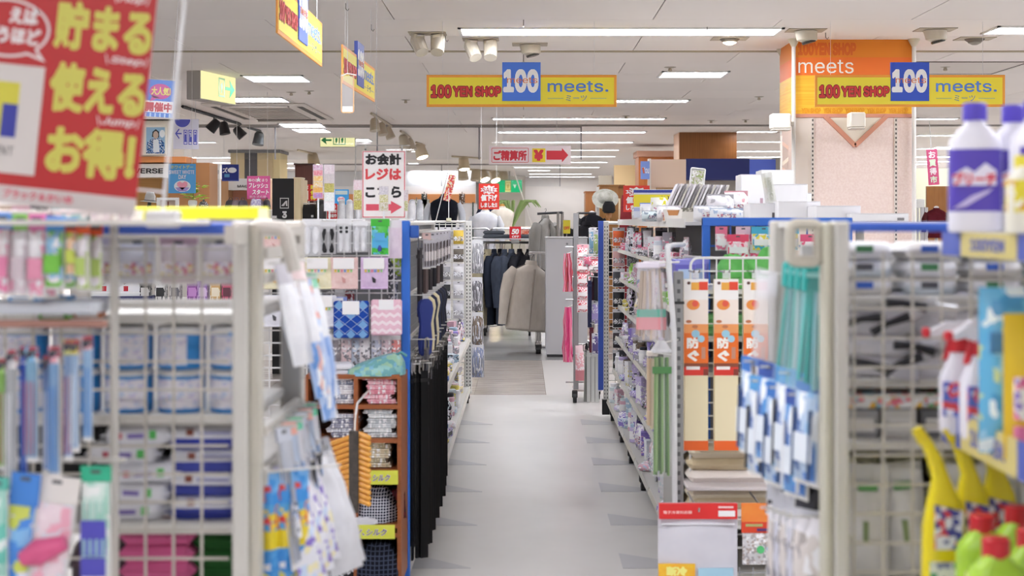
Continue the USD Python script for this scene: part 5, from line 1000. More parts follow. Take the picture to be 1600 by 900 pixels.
# things on top of the front left rack
t = thing('price_rail', 'bright yellow price rail along the top behind the front left rack', 'price rail', (0, 0, 0)); dd = 2.93
part(t, 'rail', bx(PX(186, dd), PX(420, dd), dd, dd + .012, PZ(347, dd), PZ(323, dd), .003), C('e2e02a', .4)); part(t, 'end_card', bx(PX(404, dd), PX(420, dd), dd - .003, dd, PZ(346, dd), PZ(326, dd)), C('e8e6c0', .4), False); part(t, 'support', bx(PX(190, dd), PX(418, dd), dd + .012, dd + .03, EYE - .01, PZ(335, dd)), CRM(), False)
for i, (p0, p1, py, c, lab) in enumerate([(8, 30, 322, 'c8b49c', 'tan striped box on top of the front left rack'), (30, 58, 323, 'd0a8b0', 'pink patterned box on top of the front left rack'), (60, 88, 322, '18181a', 'black box on top of the front left rack'), (92, 145, 324, 'a8ccc8', 'pale teal packet on top of the front left rack'), (150, 215, 329, 'e0d4d4', 'pale pink packet on top of the front left rack'), (315, 400, 343, '8a92b0', 'thin slate packet beside the yellow price rail')]):
    dd = 2.7; item(('topbox', i), carton(PX(p1, dd) - PX(p0, dd), .08, PZ(py, dd) - EYE, PRINT(c, ['f0eae4', c], (50, 50, 80), .6), C(c, .4)), 'packet_box', lab, 'box', (PX((p0 + p1) / 2, dd), dd, EYE), (0, 0, 0))
part(a, 'top_shelf', bx(AX0 + .02, -.5, AY + .14, AYB, EYE - .012, EYE - .0), C('d4d2ce', .4), False)
# aisle side of the front left rack: goods hanging into the aisle, facing +x
def aisle(key, build, name, label, cat_, X, Y, Z, rz=90, tilt=0, group=None, hook=None):
    return item(key, build, name, label, cat_, (X, Y, Z), (0, tilt, rz), group)
WB = PRINT('dcdce6', ['a8c8e8', 'e8a8a0', 'f0f0f6'], (45, 45, 30), .5)
hooks = []
for i in range(5):
    Y = 2.62 + i * .085; X = -.445
    hooks.append([(-.47, Y, [1.372, 1.336, 1.372, 1.336, 1.341][i]), (X + .03, Y, [1.372, 1.336, 1.372, 1.336, 1.341][i])])
    item(('glovepk', i), [pouch(.06, .19, .03, [(.2, C('b8b4bc', .3)), (.8, MOTTLE('e4e4ea', 'f0f0f4', 30, .4))], .3, i), pouch(.07, .16, .03, [(.25, PRINT('d8d8e0', ['8a6a60', 'f0f0f4'], (40, 40, 40), .5)), (.75, FILM('e8e8ee', .6))], .2, i), pouch(.06, .27, .03, [(.15, C('e0c8c8', .3)), (.45, MOTTLE('e6e6ee', 'f2f2f6', 30, .4)), (.4, PRINT('a8c0e8', ['e0b0a8', '6a98d8', 'f0f2f8'], (45, 45, 20), .4))], .2, i), pouch(.065, .29, .03, [(.3, PRINT('e8e4ea', ['e09088', '88b0e0'], (40, 40, 40), .6)), (.7, PRINT('b8cdf0', ['7ca4e0', 'f0f2f8'], (30, 30, 12), .5))], .2, i), pouch(.06, .26, .03, [(.12, C('54b488', .3)), (.4, C('eceef4', .3)), (.48, PRINT('9cb8e8', ['f0f2f8', '6c94d8'], (30, 30, 12), .5))], .2, i)][i], 'hanging_pack', ['white insole', 'grey topped clear', 'long white and blue', 'orange flecked blue', 'green topped blue'][i] + ' pack in the upper aisle row of the front left rack', 'hanging pack', (X, Y, [1.37, 1.335, 1.37, 1.335, 1.34][i]), (-12, 0, 72), 'pale packs on the aisle side of the front left rack')
for i in range(6):
    Y = 2.62 + i * .066; X = -.445
    hooks.append([(-.47, Y, 1.072), (X + .03, Y, 1.072)])
    item(('slimpk', i % 3), hang_card(.05, .26, [C('c8ccd8', .4), C('e4a090', .4), C('54c498', .4)][i % 3], FILM(['c8ccd8', 'b8c8e0', 'd8d8e0'][i % 3], .75), PRINT('e8e8ee', ['7a9ad0', '50506a'], (60, 60, 60), .5), (2, [C('9aa0b0', .3), C('88a8d8', .4), C('b0b0ba', .3)][i % 3]), .016, .1), 'tool_pack', 'slim grey tool pack, middle aisle row of the front left rack, %s from post' % ORD[i], 'tool pack', (X, Y, 1.07), (-8, 0, 70), 'tool packs on the aisle side of the front left rack')
BYM = [(.28, PRINT('3f94e0', ['7ab8f0', 'd83c3c'], (40, 40, 40), .62)), (.22, PRINT('58a8e0', ['d84040', 'f0d040'], (40, 40, 40), .5)), (.16, C('e8d02c', .35)), (.34, PRINT('3f94e0', ['e8e070', 'f0f0f8', '5aa8e8'], (40, 40, 40), .5))]
for i in range(3):
    item(('bluepk',), pouch(.040, .21, .03, BYM, .3, 2), 'sponge_pack', 'blue pack with a yellow band hanging beside the cream post, %s from it' % ORD[i], 'pack', (PX(414, 2.55) + i * .024, 2.58 + i * .02, PZ(742, 2.55)), (0, 0, 18), 'blue and yellow packs beside the cream post')
hooks.append([(-.47, 2.56, PZ(740, 2.55)), (-.34, 2.64, PZ(740, 2.55))])
for i in range(4):
    item(('purplepk', i % 2), pouch(.085, .23, .04, [(.15, C('dcd8ea', .3)), (.35, PRINT('e2e0ea', ['7a5cc0', 'f4f4f8'], (35, 35, 35), .55)), (.5, PRINT('e4e4ec', ['c8d8f0', 'ece4b8', '8a74c8'], (35, 35, 35), .62))], .5, i), 'refill_pack', 'white and purple refill pack low on the front left rack, %s from blue packs' % ORD[i], 'refill pack', (-.445, 2.66 + i * .09, PZ(705, 2.8)), (-17, 0, 64), 'purple refill packs on the front left rack')
    hooks.append([(-.47, 2.66 + i * .09, PZ(705, 2.8)), (-.42, 2.66 + i * .09, PZ(705, 2.8))])
for i in range(2):
    item(('whitepouch',), pouch(.12, .27, .06, [(.12, C('8c8c94', .3)), (.88, MOTTLE('d4d4da', 'e2e2e8', 20, .3))], .5, 9), 'white_pouch', ['plain white pouch hanging lowest toward the orange hangers', 'plain white pouch behind its twin near the orange hangers'][i], 'pouch', (-.44, 2.92 + i * .05, PZ(690, 2.95)), (-20, 0, 66))
    hooks.append([(-.47, 2.92 + i * .05, PZ(690, 2.95)), (-.42, 2.92 + i * .05, PZ(690, 2.95))])
for i in range(3):
    item(('blackpk',), hang_card(.07, .17, C('2a2a2e', .4), C('3a3a40', .4), C('d8d8dc', .4), None, .03, .25), 'black_pack', 'black and grey tool pack low behind the purple refill packs, %s from the front' % ORD[i], 'tool pack', (-.43, 2.78 + i * .08, .98), (0, 0, 60), 'black packs low on the front left rack')
    item(('silvpk',), pouch(.09, .17, .04, [(.3, C('9c9ca4', .3)), (.7, PRINT('5a5a60', ['c8c8cc', '2a2a2e'], (40, 40, 40), .4))], .2, 4), 'grey_pack', 'grey and black pack at the foot of the front left rack, %s from the front' % ORD[i], 'pack', (-.42, 2.7 + i * .09, .76), (0, 0, 60), 'grey packs at the foot of the front left rack')
    hooks += [[(-.47, 2.78 + i * .08, .982), (-.41, 2.78 + i * .08, .982)], [(-.47, 2.7 + i * .09, .762), (-.39, 2.7 + i * .09, .762)]]
each(a, 'hook_rail', [*[bx(-.478, -.462, 2.55, AYB, z - .008, z + .008) for z in (1.345, 1.072, PZ(705, 2.8), .982, .762)]], CRM(), False)
wires_part(a, 'hook', hooks, .0025, STEEL())
# filler stock inside the front left rack so that shelves are full
k = 0
for sh, (z, hh) in enumerate([(PZ(487, 2.56), .0), (.3, .2), (.1, .15)]):
    if not hh: continue
    for i in range(6):
        c = ['8a4a5c', '5c5c64', 'c8b8a0', '3c5c8a', 'a0a0a8', '6a3c4c'][i]
        item(('fillA', i), carton(.12, .2, .14, C(c, .5), None, C('e8e4e0', .5)), 'stock_box', 'stock box low in front left rack, %s shelf from floor, %s from post' % (ORD[2 - sh], ORD[i]), 'box', (-.58 - i * .135, 2.72, z), (0, 0, 0), 'stock boxes low in the front left rack')
# ================================================================ middle left rack with the blue post (B)
BY = 5.7
b = thing('display_rack', 'middle left rack with a blue end post and a wire grid full of towels', 'display rack', (0, 0, 0))
BX0, BX1 = -1.12, PX(640, BY)
BLU_P = C('3274d8', .4)
part(b, 'post', bx(PX(627, BY), BX1, BY, BY + .045, 0, EYE + .0, .004), BLU_P, label='blue end post')
part(b, 'post_bracket', bx(BX1, BX1 + .035, BY + .01, BY + .05, PZ(372, BY), PZ(352, BY), .004), C('2c60b8', .4)); part(b, 'post', bx(BX0, BX0 + .04, BY, BY + .045, 0, EYE, .004), BLU_P)
part(b, 'post', bx(BX1 - .045, BX1, 7.3, 7.345, 0, EYE, .004), CRM()); part(b, 'post', bx(BX0, BX0 + .04, 7.3, 7.345, 0, EYE, .004), CRM())
part(b, 'wire_grid', grid(BX0 + .05, PX(626, BY), .66, EYE - .01, BY + .01, .05, .0026), C('dcdcdc', .4), False); part(b, 'top_tube', tube([(BX0, BY + .01, EYE - .01), (PX(627, BY), BY + .01, EYE - .01)], .008), C('e8e8e8', .4))
part(b, 'side_grid', grid(BY + .05, 7.3, .1, EYE - .02, BX1 - .02, .05, .0024, 'y'), C('a0a0a2', .4), False)
part(b, 'top_shelf', bx(BX0, BX1 - .0, BY + .05, 7.3, EYE - .02, EYE - .004, .003), C('dcdad6', .45)); part(b, 'back_board', bx(BX0, BX1 - .05, 6.7, 6.72, .1, EYE - .02), C('7c7c80', .6), False)
part(b, 'base', bx(BX0, BX1, BY + .05, 7.34, .03, .1), CRM(), False)
D = 5.6; k = D / F
def hangpx(key, build, name, lab, cat_, pc, py, d=D, r=(0, 0, 0), group=None): return item(key, build, name, lab, cat_, (PX(pc, d), d, PZ(py, d)), r, group)
def insole_pack(w, h, card, body, shape=None):
    def f(p):
        part(p, 'header_card', bx(-w / 2, w / 2, -.004, 0, -h * .16, 0), card, False); part(p, 'clear_bag', mv(pillow(w, h * .86, .02, nx=5, nz=5), 0, -.003, -h * .12), FILM('f0f0f4', .35), 60)
        for s in (-1, 1):
            if shape: part(p, shape, loft([(s * w * .22, -.004, -h * .94, w * .1, .007), (s * w * .22, -.004, -h * .86, w * .17, .009), (s * w * .22, -.004, -h * .6, w * .14, .008), (s * w * .22, -.004, -h * .36, w * .19, .009), (s * w * .22, -.004, -h * .22, w * .1, .007)], 12), body, 60)
    return f
hangpx(('ins', 0), insole_pack(30 * k, 58 * k, C('ececf0', .4), MOTTLE('e8e8ee', 'f4f4f8', 40, .6), 'insole'), 'insole_pack', 'pack of white insoles at the left of the top row on the towel grid', 'insole pack', 487, 342)
hangpx(('ins', 1), insole_pack(24 * k, 52 * k, C('e8e8ec', .4), C('1a1a1e', .6), 'insole'), 'insole_pack', 'pack of black insoles in the top row on the towel grid', 'insole pack', 513, 346)
t = hangpx(('ins', 2), insole_pack(23 * k, 54 * k, C('ececf0', .4), C('e6e6ea', .5), 'pad'), 'pad_pack', 'white pack with four black dots in the top row on the towel grid', 'pad pack', 538, 342)
for s in (-1, 1):
    for z in (14, 20): part(t, 'black_dot', mv(rot(lathe([(.006, 0), (.006, .002)], 10), (1, 0, 0), 90), s * 4.5 * k, -.016, -z * k), C('222226', .5), label='black dot')
hangpx(('ins', 3), insole_pack(24 * k, 50 * k, C('f0f0f4', .4), MOTTLE('dcdce2', 'f0f0f4', 40, .6), 'pad'), 'pad_pack', 'plain white pack beside the green pack on the towel grid', 'pad pack', 563, 345)
t = hangpx(('grnpk',), hang_card(29 * k, 58 * k, C('44c03c', .4), PRINT('4cc848', ['68c8e0', '3aa838'], (50, 50, 50), .62), C('58b8e8', .4), None, .014, .2), 'green_pack', 'bright green pack in the top row on the towel grid', 'pack', 594, 342)
part(t, 'blue_patch', bx(-.02, .02, -.02, -.018, -.085, -.055), C('5ab0e8', .4), False); part(t, 'small_figure', mv(lathe([(.006, 0), (.008, .012), (.003, .024)], 8), 0, -.018, -.128), C('3a4ca8', .5))
hangpx(('lilpk',), pouch(22 * k, 60 * k, .02, [(.2, C('e4dce8', .4)), (.8, MOTTLE('dccade', 'e8d8e8', 30, .6))], .2, 3), 'lilac_pack', 'pale lilac pack beside the blue post at the top of the towel grid', 'pack', 617, 344, 5.62)
def towel_card(col, pat=None, band=True):
    def f(p):
        w, h = 43 * k, 50 * k
        part(p, 'towel', mv(pillow(w, h, .035, nx=6, nz=6, seal=.0), 0, 0, 0), col, 60)
        part(p, 'towel_fold', bx(-w * .49, w * .49, -.008, .012, -h * .99, -h * .93, .005), col)
        part(p, 'header_card', bx(-w * .38, w * .38, -.0225, -.021, -h * .36, -h * .02), C('f2eff0', .5), False)
        if band:
            for i, c in enumerate(('e8c848', '7ac878', 'e888a0', '78a8e0', 'e8c848', '9ad088')): part(p, 'colour_dot', bx(-w * .33 + i * w * .115, -w * .26 + i * w * .115, -.0236, -.022, -h * .46, -h * .38), C(c, .5), False)
        if pat: pat(p, w, h)
    return f
def motif(c):
    def f(p, w, h): part(p, 'motif', poly([(-.004, -h * .78), (.006, -h * .8), (.008, -h * .68), (.002, -h * .64), (-.008, -h * .6), (-.006, -h * .7)], -.0225, -.016), C(c, .6), False)
    return f
for i, (pc, py, c1, c2, mc, lab) in enumerate([(497, 402, 'ece4c0', 'f2ecd0', 'e0b048', 'cream folded towel with a header card in the second row of the towel grid'), (538, 402, 'ecc8c4', 'f4d8d4', 'd8a09c', 'pink folded towel with a header card in the second row of the towel grid'), (585, 402, 'd8bce0', 'e4ccea', '2c2430', 'lilac folded towel with a black motif in the second row of the towel grid'), (504, 461, 'dedee8', 'eaeaf2', '4a4a50', 'white folded towel with a header card in the third row of the towel grid')]):
    hangpx(('towel', i), towel_card(MOTTLE(c1, c2, 60, .9, spec=.1), motif(mc)), 'towel', lab, 'towel', pc, py, D, (0, 0, 0))
for i, (pc, py) in enumerate([(430, 350), (430, 402), (430, 461), (392, 350), (392, 402), (392, 461)]):
    hangpx(('towel', (i * 3 + 1) % 4), None, 'towel', ['pink', 'cream', 'white', 'lilac', 'pink', 'cream'][i] + ' towel at the far end of the towel grid, %s row' % ['top', 'second', 'third'][i % 3], 'towel', pc, py, D)
hangpx(('towelb',), towel_card(MOTTLE('8a98d0', '98a6dc', 60, .9, spec=.1), None, False), 'towel', 'periwinkle towel half behind the argyle one on the towel grid', 'towel', 521, 464, D + .03)
def argyle(p):
    w, h = 55 * k, 58 * k; m = MOTTLE('2447a0', '2c54b4', 60, .9, spec=.1); lb = C('7cacdc', .9); wl = C('b8cce8', .9)
    part(p, 'towel', bx(-w / 2, w / 2, -.014, .014, -h, 0, .006), m)
    for i in range(3):
        for j in range(4):
            cx, cz = (i - 1) * w * .34, -h * (.12 + .26 * j)
            if (i + j) % 2 == 0 or j > 2: part(p, 'diamond', poly(Polygon([(cx, cz + h * .13), (cx + w * .13, cz), (cx, cz - h * .13), (cx - w * .13, cz)]).intersection(sbox(-w / 2, -h, w / 2, 0)), -.0155, -.0135), lb, False)
    ls = []
    for i in range(-3, 4):
        for s in (-1, 1):
            a0, b0 = np.array([i * w * .34 - s * w, 0]), np.array([i * w * .34 + s * w * .2, -h * .9])
            g = Polygon([a0 + [-.0012, 0], a0 + [.0012, 0], b0 + [.0012, 0], b0 + [-.0012, 0]]).intersection(sbox(-w * .49, -h, w * .49, 0))
            if g.area > 1e-8: ls.append(poly(g, -.0165, -.0135))
    part(p, 'argyle_lines', cat(*ls), wl, False); part(p, 'header_card', bx(-w * .24, w * .24, -.019, -.0135, -h * .36, 0), C('f4f2f4', .5), False)
hangpx(('argyle',), argyle, 'towel', 'blue argyle towel with a white tag in the third row of the towel grid', 'towel', 549, 470)
def chevron(p):
    w, h = 48 * k, 56 * k
    part(p, 'towel', bx(-w / 2, w / 2, -.014, .014, -h, 0, .006), MOTTLE('ecc0d0', 'f0cad8', 60, .9, spec=.1))
    for j in range(4):
        z = -h * (.2 + j * .22); zz = [(-.5 + q * .125) * w for q in range(9)]
        up = [(x, z + (.07 * h if q % 2 else 0)) for q, x in enumerate(zz)]; part(p, 'zigzag', poly(Polygon(up + [(x, y - h * .09) for x, y in up[::-1]]).intersection(sbox(-w * .49, -h * .99, w * .49, 0)), -.0152, -.0135), C('f8e6ec', .9), False)
    part(p, 'header_card', bx(-w * .24, w * .24, -.018, -.0135, -h * .28, 0), C('f4f2f4', .5), False)
hangpx(('chev',), chevron, 'towel', 'pink zigzag towel with a white tag beside the blue post', 'towel', 604, 468)
for i, (pc, c, lab) in enumerate([(512, 'e4dce0', 'pale'), (526, '9a9498', 'grey'), (541, 'e0ccd0', 'rose'), (557, 'ccd8e8', 'pale blue'), (570, 'ece8ec', 'white'), (588, 'c8ccdc', 'lavender'), (604, 'd0b8c0', 'dusty pink'), (618, 'e08a88', 'coral')]):
    hangpx(('sock', i), pouch(16 * k, 46 * k, .02, [(.2, C('e8e6e8', .4)), (.8, PRINT(c, ['f4f2f4', c, '8a8890'], (60, 60, 60), .5))], .3, i), 'sock_pack', lab + ' small sock pack in the lowest row of the towel grid', 'sock pack', pc, 522, D + .05 + .01 * (i % 2))
for i, (pc, py, c, lab) in enumerate([(545, 455, '8a2c34', 'red and white candy patterned roll behind the pink towel'), (532, 452, 'ecebee', 'white roll behind the argyle towel'), (612, 404, '3a3a3e', 'dark patterned pack right of the lilac towel'), (613, 440, '56585c', 'grey patterned pack above the pink zigzag towel'), (513, 455, '2a2a2c', 'black roll behind the argyle towel'), (618, 398, 'b8d838', 'lime pack beside the blue post')]):
    hangpx(('roll', i), pouch(18 * k, 34 * k, .03, [(1.0, PRINT(c, ['e8e6e8', c], (70, 70, 70), .5))], .2, i), 'roll_pack', lab, 'pack', pc, py, BY + .06)
# teal bag on the brown cabinet
Cd = 5.35; k2 = Cd / F
t = thing('storage_bag', 'teal patterned bag lying on the brown cube cabinet', 'bag', (PX(583, Cd), Cd + .09, PZ(588, Cd)), (0, 0, 0))
part(t, 'bag', loft([(0, 0, 0, 48 * k2, .10), (.005, 0, .02, 46 * k2, .1), (.03, 0, .045, 34 * k2, .085), (.06, 0, .07, 16 * k2, .06), (.07, 0, .078, 6 * k2, .03)], 22, 2.6), PRINT('6aa4a8', ['8cc0bc', '78b0c8', '94bca0'], (25, 25, 25), .5), 60); part(t, 'tie', tube([(.07, -.02, .07), (.1, -.03, .085), (.12, -.02, .07)], .006), C('5a98a0', .6))
for i in range(2): item(('packlay',), flat_pack(.09, .14, .02, C('dcdce4', .3)), 'flat_packet', ['pale flat packet lying left of the teal bag, lower', 'pale flat packet lying left of the teal bag, upper'][i], 'packet', (PX(527, Cd), Cd + .1, PZ(588, Cd) + i * .021), (0, 0, 10 * i))
# brown cube cabinet
W1, W2 = WOOD('8a4a24', '9c5a30', (12, 60, 60), .45), C('4a2416', .6)
t = thing('cube_cabinet', 'brown cube cabinet with open compartments below the towel grid', 'cabinet', (0, 0, 0))
cx0, cx1 = PX(478, Cd), PX(624, Cd); cz = [PZ(p, Cd) for p in (589, 636, 689, 737)]; cd = .28
for x in (cx0, PX(560, Cd) - .01 - .0, cx1): part(t, 'upright_board', bx(x - .008, x + .008, Cd, Cd + cd, .08, cz[0]), W1, False)
part(t, 'upright_board', bx(PX(519, Cd) - .008 - .0, PX(519, Cd) + .008, Cd, Cd + cd, cz[3], cz[0]), W1, False) if False else None
for z in cz + [cz[3] - .24, .1]: part(t, 'shelf_board', bx(cx0, cx1, Cd + .002, Cd + cd, z - .008, z + .008), W1, False)
part(t, 'back_board', bx(cx0, cx1, Cd + cd - .01, Cd + cd, .08, cz[0]), W2, False)
for (pc, zi, n, cols, nm) in [(533, 1, 6, ['c8c4cc', '8a8ea0', 'e4e0e4'], 'grey and white checked cloths in the upper left compartment'), (593, 1, 6, ['e4a0b0', 'f0c8d0', 'd88898'], 'pink cloths in the upper right compartment'), (535, 2, 5, ['7c7c90', 'c8c8d0', '9a9aac'], 'grey striped cloths in the middle left compartment'), (594, 2, 7, ['b4b8bc', 'dcdcdc', 'c8ccd0'], 'pale grey cloths in the middle right compartment'), (584, 3, 6, ['c8b89c', 'b0a488', 'd8ccb4'], 'beige checked cloths leaning in the lower compartment')]:
    for i in range(n):
        c = cols[i % len(cols)]
        item(('cloth', c, pc), folded(46 * k2 if pc > 570 else 44 * k2, .18, 2, .0085, [PRINT(c, ['f0eef0', cols[(i + 1) % len(cols)]], (90, 90, 20), .6, .9)], i), 'folded_cloth', nm + ', %s from the bottom' % ORD[i], 'folded cloth', (PX(pc, Cd) + [.004, -.006, 0, .008][i % 4], Cd + .11, cz[zi] + .009 + i * .018 + (0 if pc != 584 else .002)), (0, 0 if pc != 584 else 0, [3, -4, 2, -2][i % 4]), 'cloth stacks in the brown cube cabinet')
# lime header signs
for i, (p0, p1, q0, q1) in enumerate([(536, 622, 735, 757), (526, 617, 820, 842)]):
    f = Flat('shelf_sign', ['lime shelf sign with purple lettering under the beige cloths', 'lime shelf sign with purple lettering under the plaid cloth'][i], 'sign', p0, p1, q0, q1, Cd - .05 - .03 * i, C('cfd24a', .4), .003, (0, 0, 0))
    s = 'コーツ、シルク'; f.txt('コーツ、', p0 + 4, p0 + 44, q0 + 6, q1 - 5, C('ece8f0', .4), 2, 'cjk', 4, 10); f.txt('コーツ、', p0 + 4.6, p0 + 43.4, q0 + 6.6, q1 - 5.6, C('4c3684', .4), 3, 'cjk', 1, 10)
    f.txt('シルク', p0 + 46, p1 - 12, q0 + 6, q1 - 5, C('ece8f0', .4), 2, 'cjk', 4, 10); f.txt('シルク', p0 + 46.6, p1 - 12.6, q0 + 6.6, q1 - 5.6, C('4c3684', .4), 3, 'cjk', 1, 10)
    each(f.p, 'clip_arm', [*[bx(x - .004, x + .004, .0, .08 + .03 * i, -.004, .004) for x in (-.08, .06)]], C('dadada', .4), False)
def heap(w, d_, h, m, seed=0, n=22):
    rg = np.random.default_rng(seed)
    q = loft([(0, 0, 0, w * .5, d_ * .5), (0, 0, h * .3, w * .5, d_ * .48), (0, 0, h * .7, w * .42, d_ * .4), (0, 0, h * .95, w * .26, d_ * .26), (0, 0, h, w * .1, d_ * .1)], n, 2.4)
    q.vertices += rg.normal(0, .003, q.vertices.shape); return q
zc1 = PZ(819, Cd)
t = thing('plaid_cloth', 'rumpled navy and white plaid cloth above the lower lime sign', 'cloth', (PX(583, Cd), Cd + .1, zc1)); part(t, 'cloth', heap(72 * k2, .2, 50 * k2, None, 3), PLAID('14152a', '3c4260', 'dcdce6', 190), 60); part(t, 'folded_edge', heap(50 * k2, .05, 10 * k2, None, 4).apply_translation([-.04, -.09, 0]), C('d8d8e0', .8), 60)
t = thing('red_cloth', 'dark red checked cloth at the right of the plaid cloth', 'cloth', (PX(616, Cd), Cd + .14, zc1)); part(t, 'cloth', heap(26 * k2, .14, 54 * k2, None, 6), PRINT('4a1420', ['7a1c2c', '20080c'], (60, 60, 60), .5, .9), 60); part(t, 'folded_edge', bx(-.02, .02, -.07, .0, 0, .012, .004), C('5a1a28', .9))
part('/World/cube_cabinet', 'lower_board', bx(cx0, cx1, Cd + .002, Cd + cd, zc1 - .016, zc1 - .001), W1, False)
t = thing('cap', 'navy plaid cap at the bottom beside the blue post', 'cap', (PX(590, Cd), Cd + .05, PZ(912, Cd))); part(t, 'crown', heap(74 * k2, .17, 62 * k2, None, 8), PLAID('1a1b24', '2c3040', '454c60', 120), 60); part(t, 'brim', loft([(0, -.11, .0, .07, .05), (0, -.1, .012, .075, .06)], 18), C('d0d0d8', .7), 60, 'pale patterned brim')
t = thing('checked_bag', 'black and white checked bag at the bottom left of the navy cap', 'bag', (PX(528, Cd), Cd + .06, PZ(905, Cd))); part(t, 'body', heap(60 * k2, .16, 40 * k2, None, 9), PRINT('1e1e24', ['c8c8d0', '3a3a44'], (70, 70, 70), .5, .8), 60); part(t, 'handle', tube([(-.04, -.05, .07), (-.02, -.06, .12), (.03, -.06, .12), (.05, -.05, .07)], .006), C('2a2a2e', .5))
# orange hangers on a dark strap
d = 4.75; k3 = d / F
for i in range(13):
    def hb(p):
        part(p, 'bar', tube([(-50 * k3, .05, -.03), (-22 * k3, .01, -.005), (0, 0, .012), (13 * k3, -.0, .0)], [.0085, .0095, .01, .009], 8), WOOD('d48a30', 'e8a848', (30, 30, 30), .35), 40); part(p, 'end', mv(trimesh.creation.icosphere(1, .0095), 13 * k3, 0, 0), C('e0a040', .4))
        part(p, 'neck', tube([(0, 0, .01), (0, .006, .026)], .0035), C('2a2622', .4))
    item(('hanger',), hb, 'coat_hanger', 'orange wooden hanger clipped on the dark strap, %s from the top' % ORD[i], 'hanger', (PX(563, d), d, PZ(684 + i * 8.6, d)), (0, 0, 0), 'orange wooden hangers on the strap')
t = thing('hanger_strap', 'dark twisted strap carrying the orange hangers', 'strap', (PX(555, d), d - .014, PZ(672, d))); part(t, 'strap', bx(-9 * k3, 6 * k3, -.004, .003, -128 * k3, .0, .002), MOTTLE('38322e', '4e4640', 60, .7)); part(t, 'loop', tube([(0, 0, 0), (0, .01, .03), (0, .03, .05)], .003), STEEL())
part(t, 'arm', tube([(0, .03, .05), (-.02, .25, .06), (-.02, .62, .06)], .004), STEEL())
# belts, straps and insoles on the aisle side of the middle left rack
bh = []
def belt(c, L, w=.034):
    def f(p):
        part(p, 'strap', bx(-w / 2, w / 2, -.004, .004, -L, -.03, .001), C(c, .55, 0, .25)); part(p, 'strap_tail', bx(-w * .42, w * .42, .006, .011, -L * .93, -.03, .001), C(c, .6, 0, .2)); bk_ = part(p, 'buckle', mv(ring(w * 1.25, .05, .004, 0, .008), 0, 0, -.015), C('b0aca8', .25, 1.0))
        part(bk_, 'keeper', bx(-w * .56, w * .56, -.006, .013, -.075, -.06), C(c, .5), False)
    return f
bc = ['0c0b0d', '120e0d', '0a0a0b', '16100e', '0e0d10', '0a090a']
for i in range(54):
    row = i // 18; Y = 5.745 + (i % 18) * .086 + (.04 if row else 0); X = -.448 + .022 * row
    item(('belt', i % 6), belt(bc[i % 6], .79 - .02 * (i % 3)), 'belt', 'dark leather belt hanging behind the blue post, %s row, %s from the post' % (['inner', 'middle', 'outer'][row], ORD[i % 18]), 'belt', (X, Y, .87 + .015 * (i % 3)), (0, 0, 86 if row == 0 else [30, 15, 40, 22][i % 4]), 'dark belts on the middle left rack')
    bh.append([(BX1 - .02, Y, .872 + .015 * (i % 3)), (X + .03, Y, .872 + .015 * (i % 3))])
for i in range(10):
    Y = 5.86 + i * .14; X = -.425 + [.0, .015][i % 2]
    item(('sus', i % 3), belt(['3c3638', '6a5a58', '26242a'][i % 3], .34, .02), 'strap_pack', 'thin suspender strap with steel clips behind the blue post, %s from the post' % ORD[i], 'strap', (X, Y, 1.37), (0, 0, 60), 'suspender straps on the middle left rack'); bh.append([(BX1 - .02, Y, 1.372), (X + .03, Y, 1.372)])
    item(('suscard', i % 2), hang_card(.05, .15, C(['d8b8b4', 'c8c4cc'][i % 2], .4), FILM('d0ccd4', .6), C('e8e0e0', .4), (3, C('5a4c4c', .4)), .012, .2), 'card_pack', 'small carded strap pack, top row behind the blue post, %s from the post' % ORD[i], 'card pack', (X + .02, Y + .06, 1.40), (0, 0, 50), 'carded packs on the middle left rack'); bh.append([(BX1 - .02, Y + .06, 1.402), (X + .04, Y + .06, 1.402)])
def insole(c, L=.24):
    def f(p): 
        part(p, 'insole', loft([(0, 0, -L, .014, .004), (0, 0, -L * .95, .027, .006), (0, 0, -L * .75, .031, .007), (0, 0, -L * .45, .024, .006), (0, 0, -L * .2, .036, .007), (0, 0, -L * .08, .030, .006), (0, 0, -L * .02, .012, .004)], 14), C(c, .7), 60); part(p, 'insole_pair', loft([(0, .014, -L, .014, .004), (0, .014, -L * .95, .027, .006), (0, .014, -L * .75, .031, .007), (0, .014, -L * .45, .024, .006), (0, .014, -L * .2, .036, .007), (0, .014, -L * .08, .030, .006), (0, .014, -L * .02, .012, .004)], 14), C(c, .7), 60)
        part(p, 'hang_tab', bx(-.012, .012, .003, .009, -.03, .015), FILM('f0f0f4', .5), False)
    return f
for i, (c, nm) in enumerate([('24347c', 'navy'), ('e0d4ac', 'cream'), ('1e2240', 'dark blue'), ('e4d8b4', 'cream'), ('202848', 'dark navy'), ('1c1e2c', 'black blue'), ('20243c', 'midnight'), ('1a1c2a', 'black blue')]):
    Y = 5.84 + i * .16; item(('insole', c), insole(c), 'insole', nm + ' insole pair hanging behind the blue post, %s from the post' % ORD[i], 'insole', (-.40, Y, 1.135), (0, 0, 35), None); bh.append([(BX1 - .02, Y, 1.145), (-.38, Y, 1.145)])
for i in range(6):
    Y = 5.82 + i * .2; item(('steelclip',), belt('5c5a60', .18, .018), 'clip_strap', 'grey elastic strap with clips between insoles and belts, %s from blue post' % ORD[i], 'strap', (-.395, Y, .96), (0, 0, 60), 'grey elastic straps'); bh.append([(BX1 - .02, Y, .965), (-.36, Y, .965)])
wires_part(b, 'hook', bh, .0025, STEEL()); each(b, 'hook_rail', [*[bx(BX1 - .03, BX1 - .012, BY + .05, 7.3, z - .008, z + .008) for z in (.88, .965, 1.145, 1.372, 1.402)]], CRM(), False)

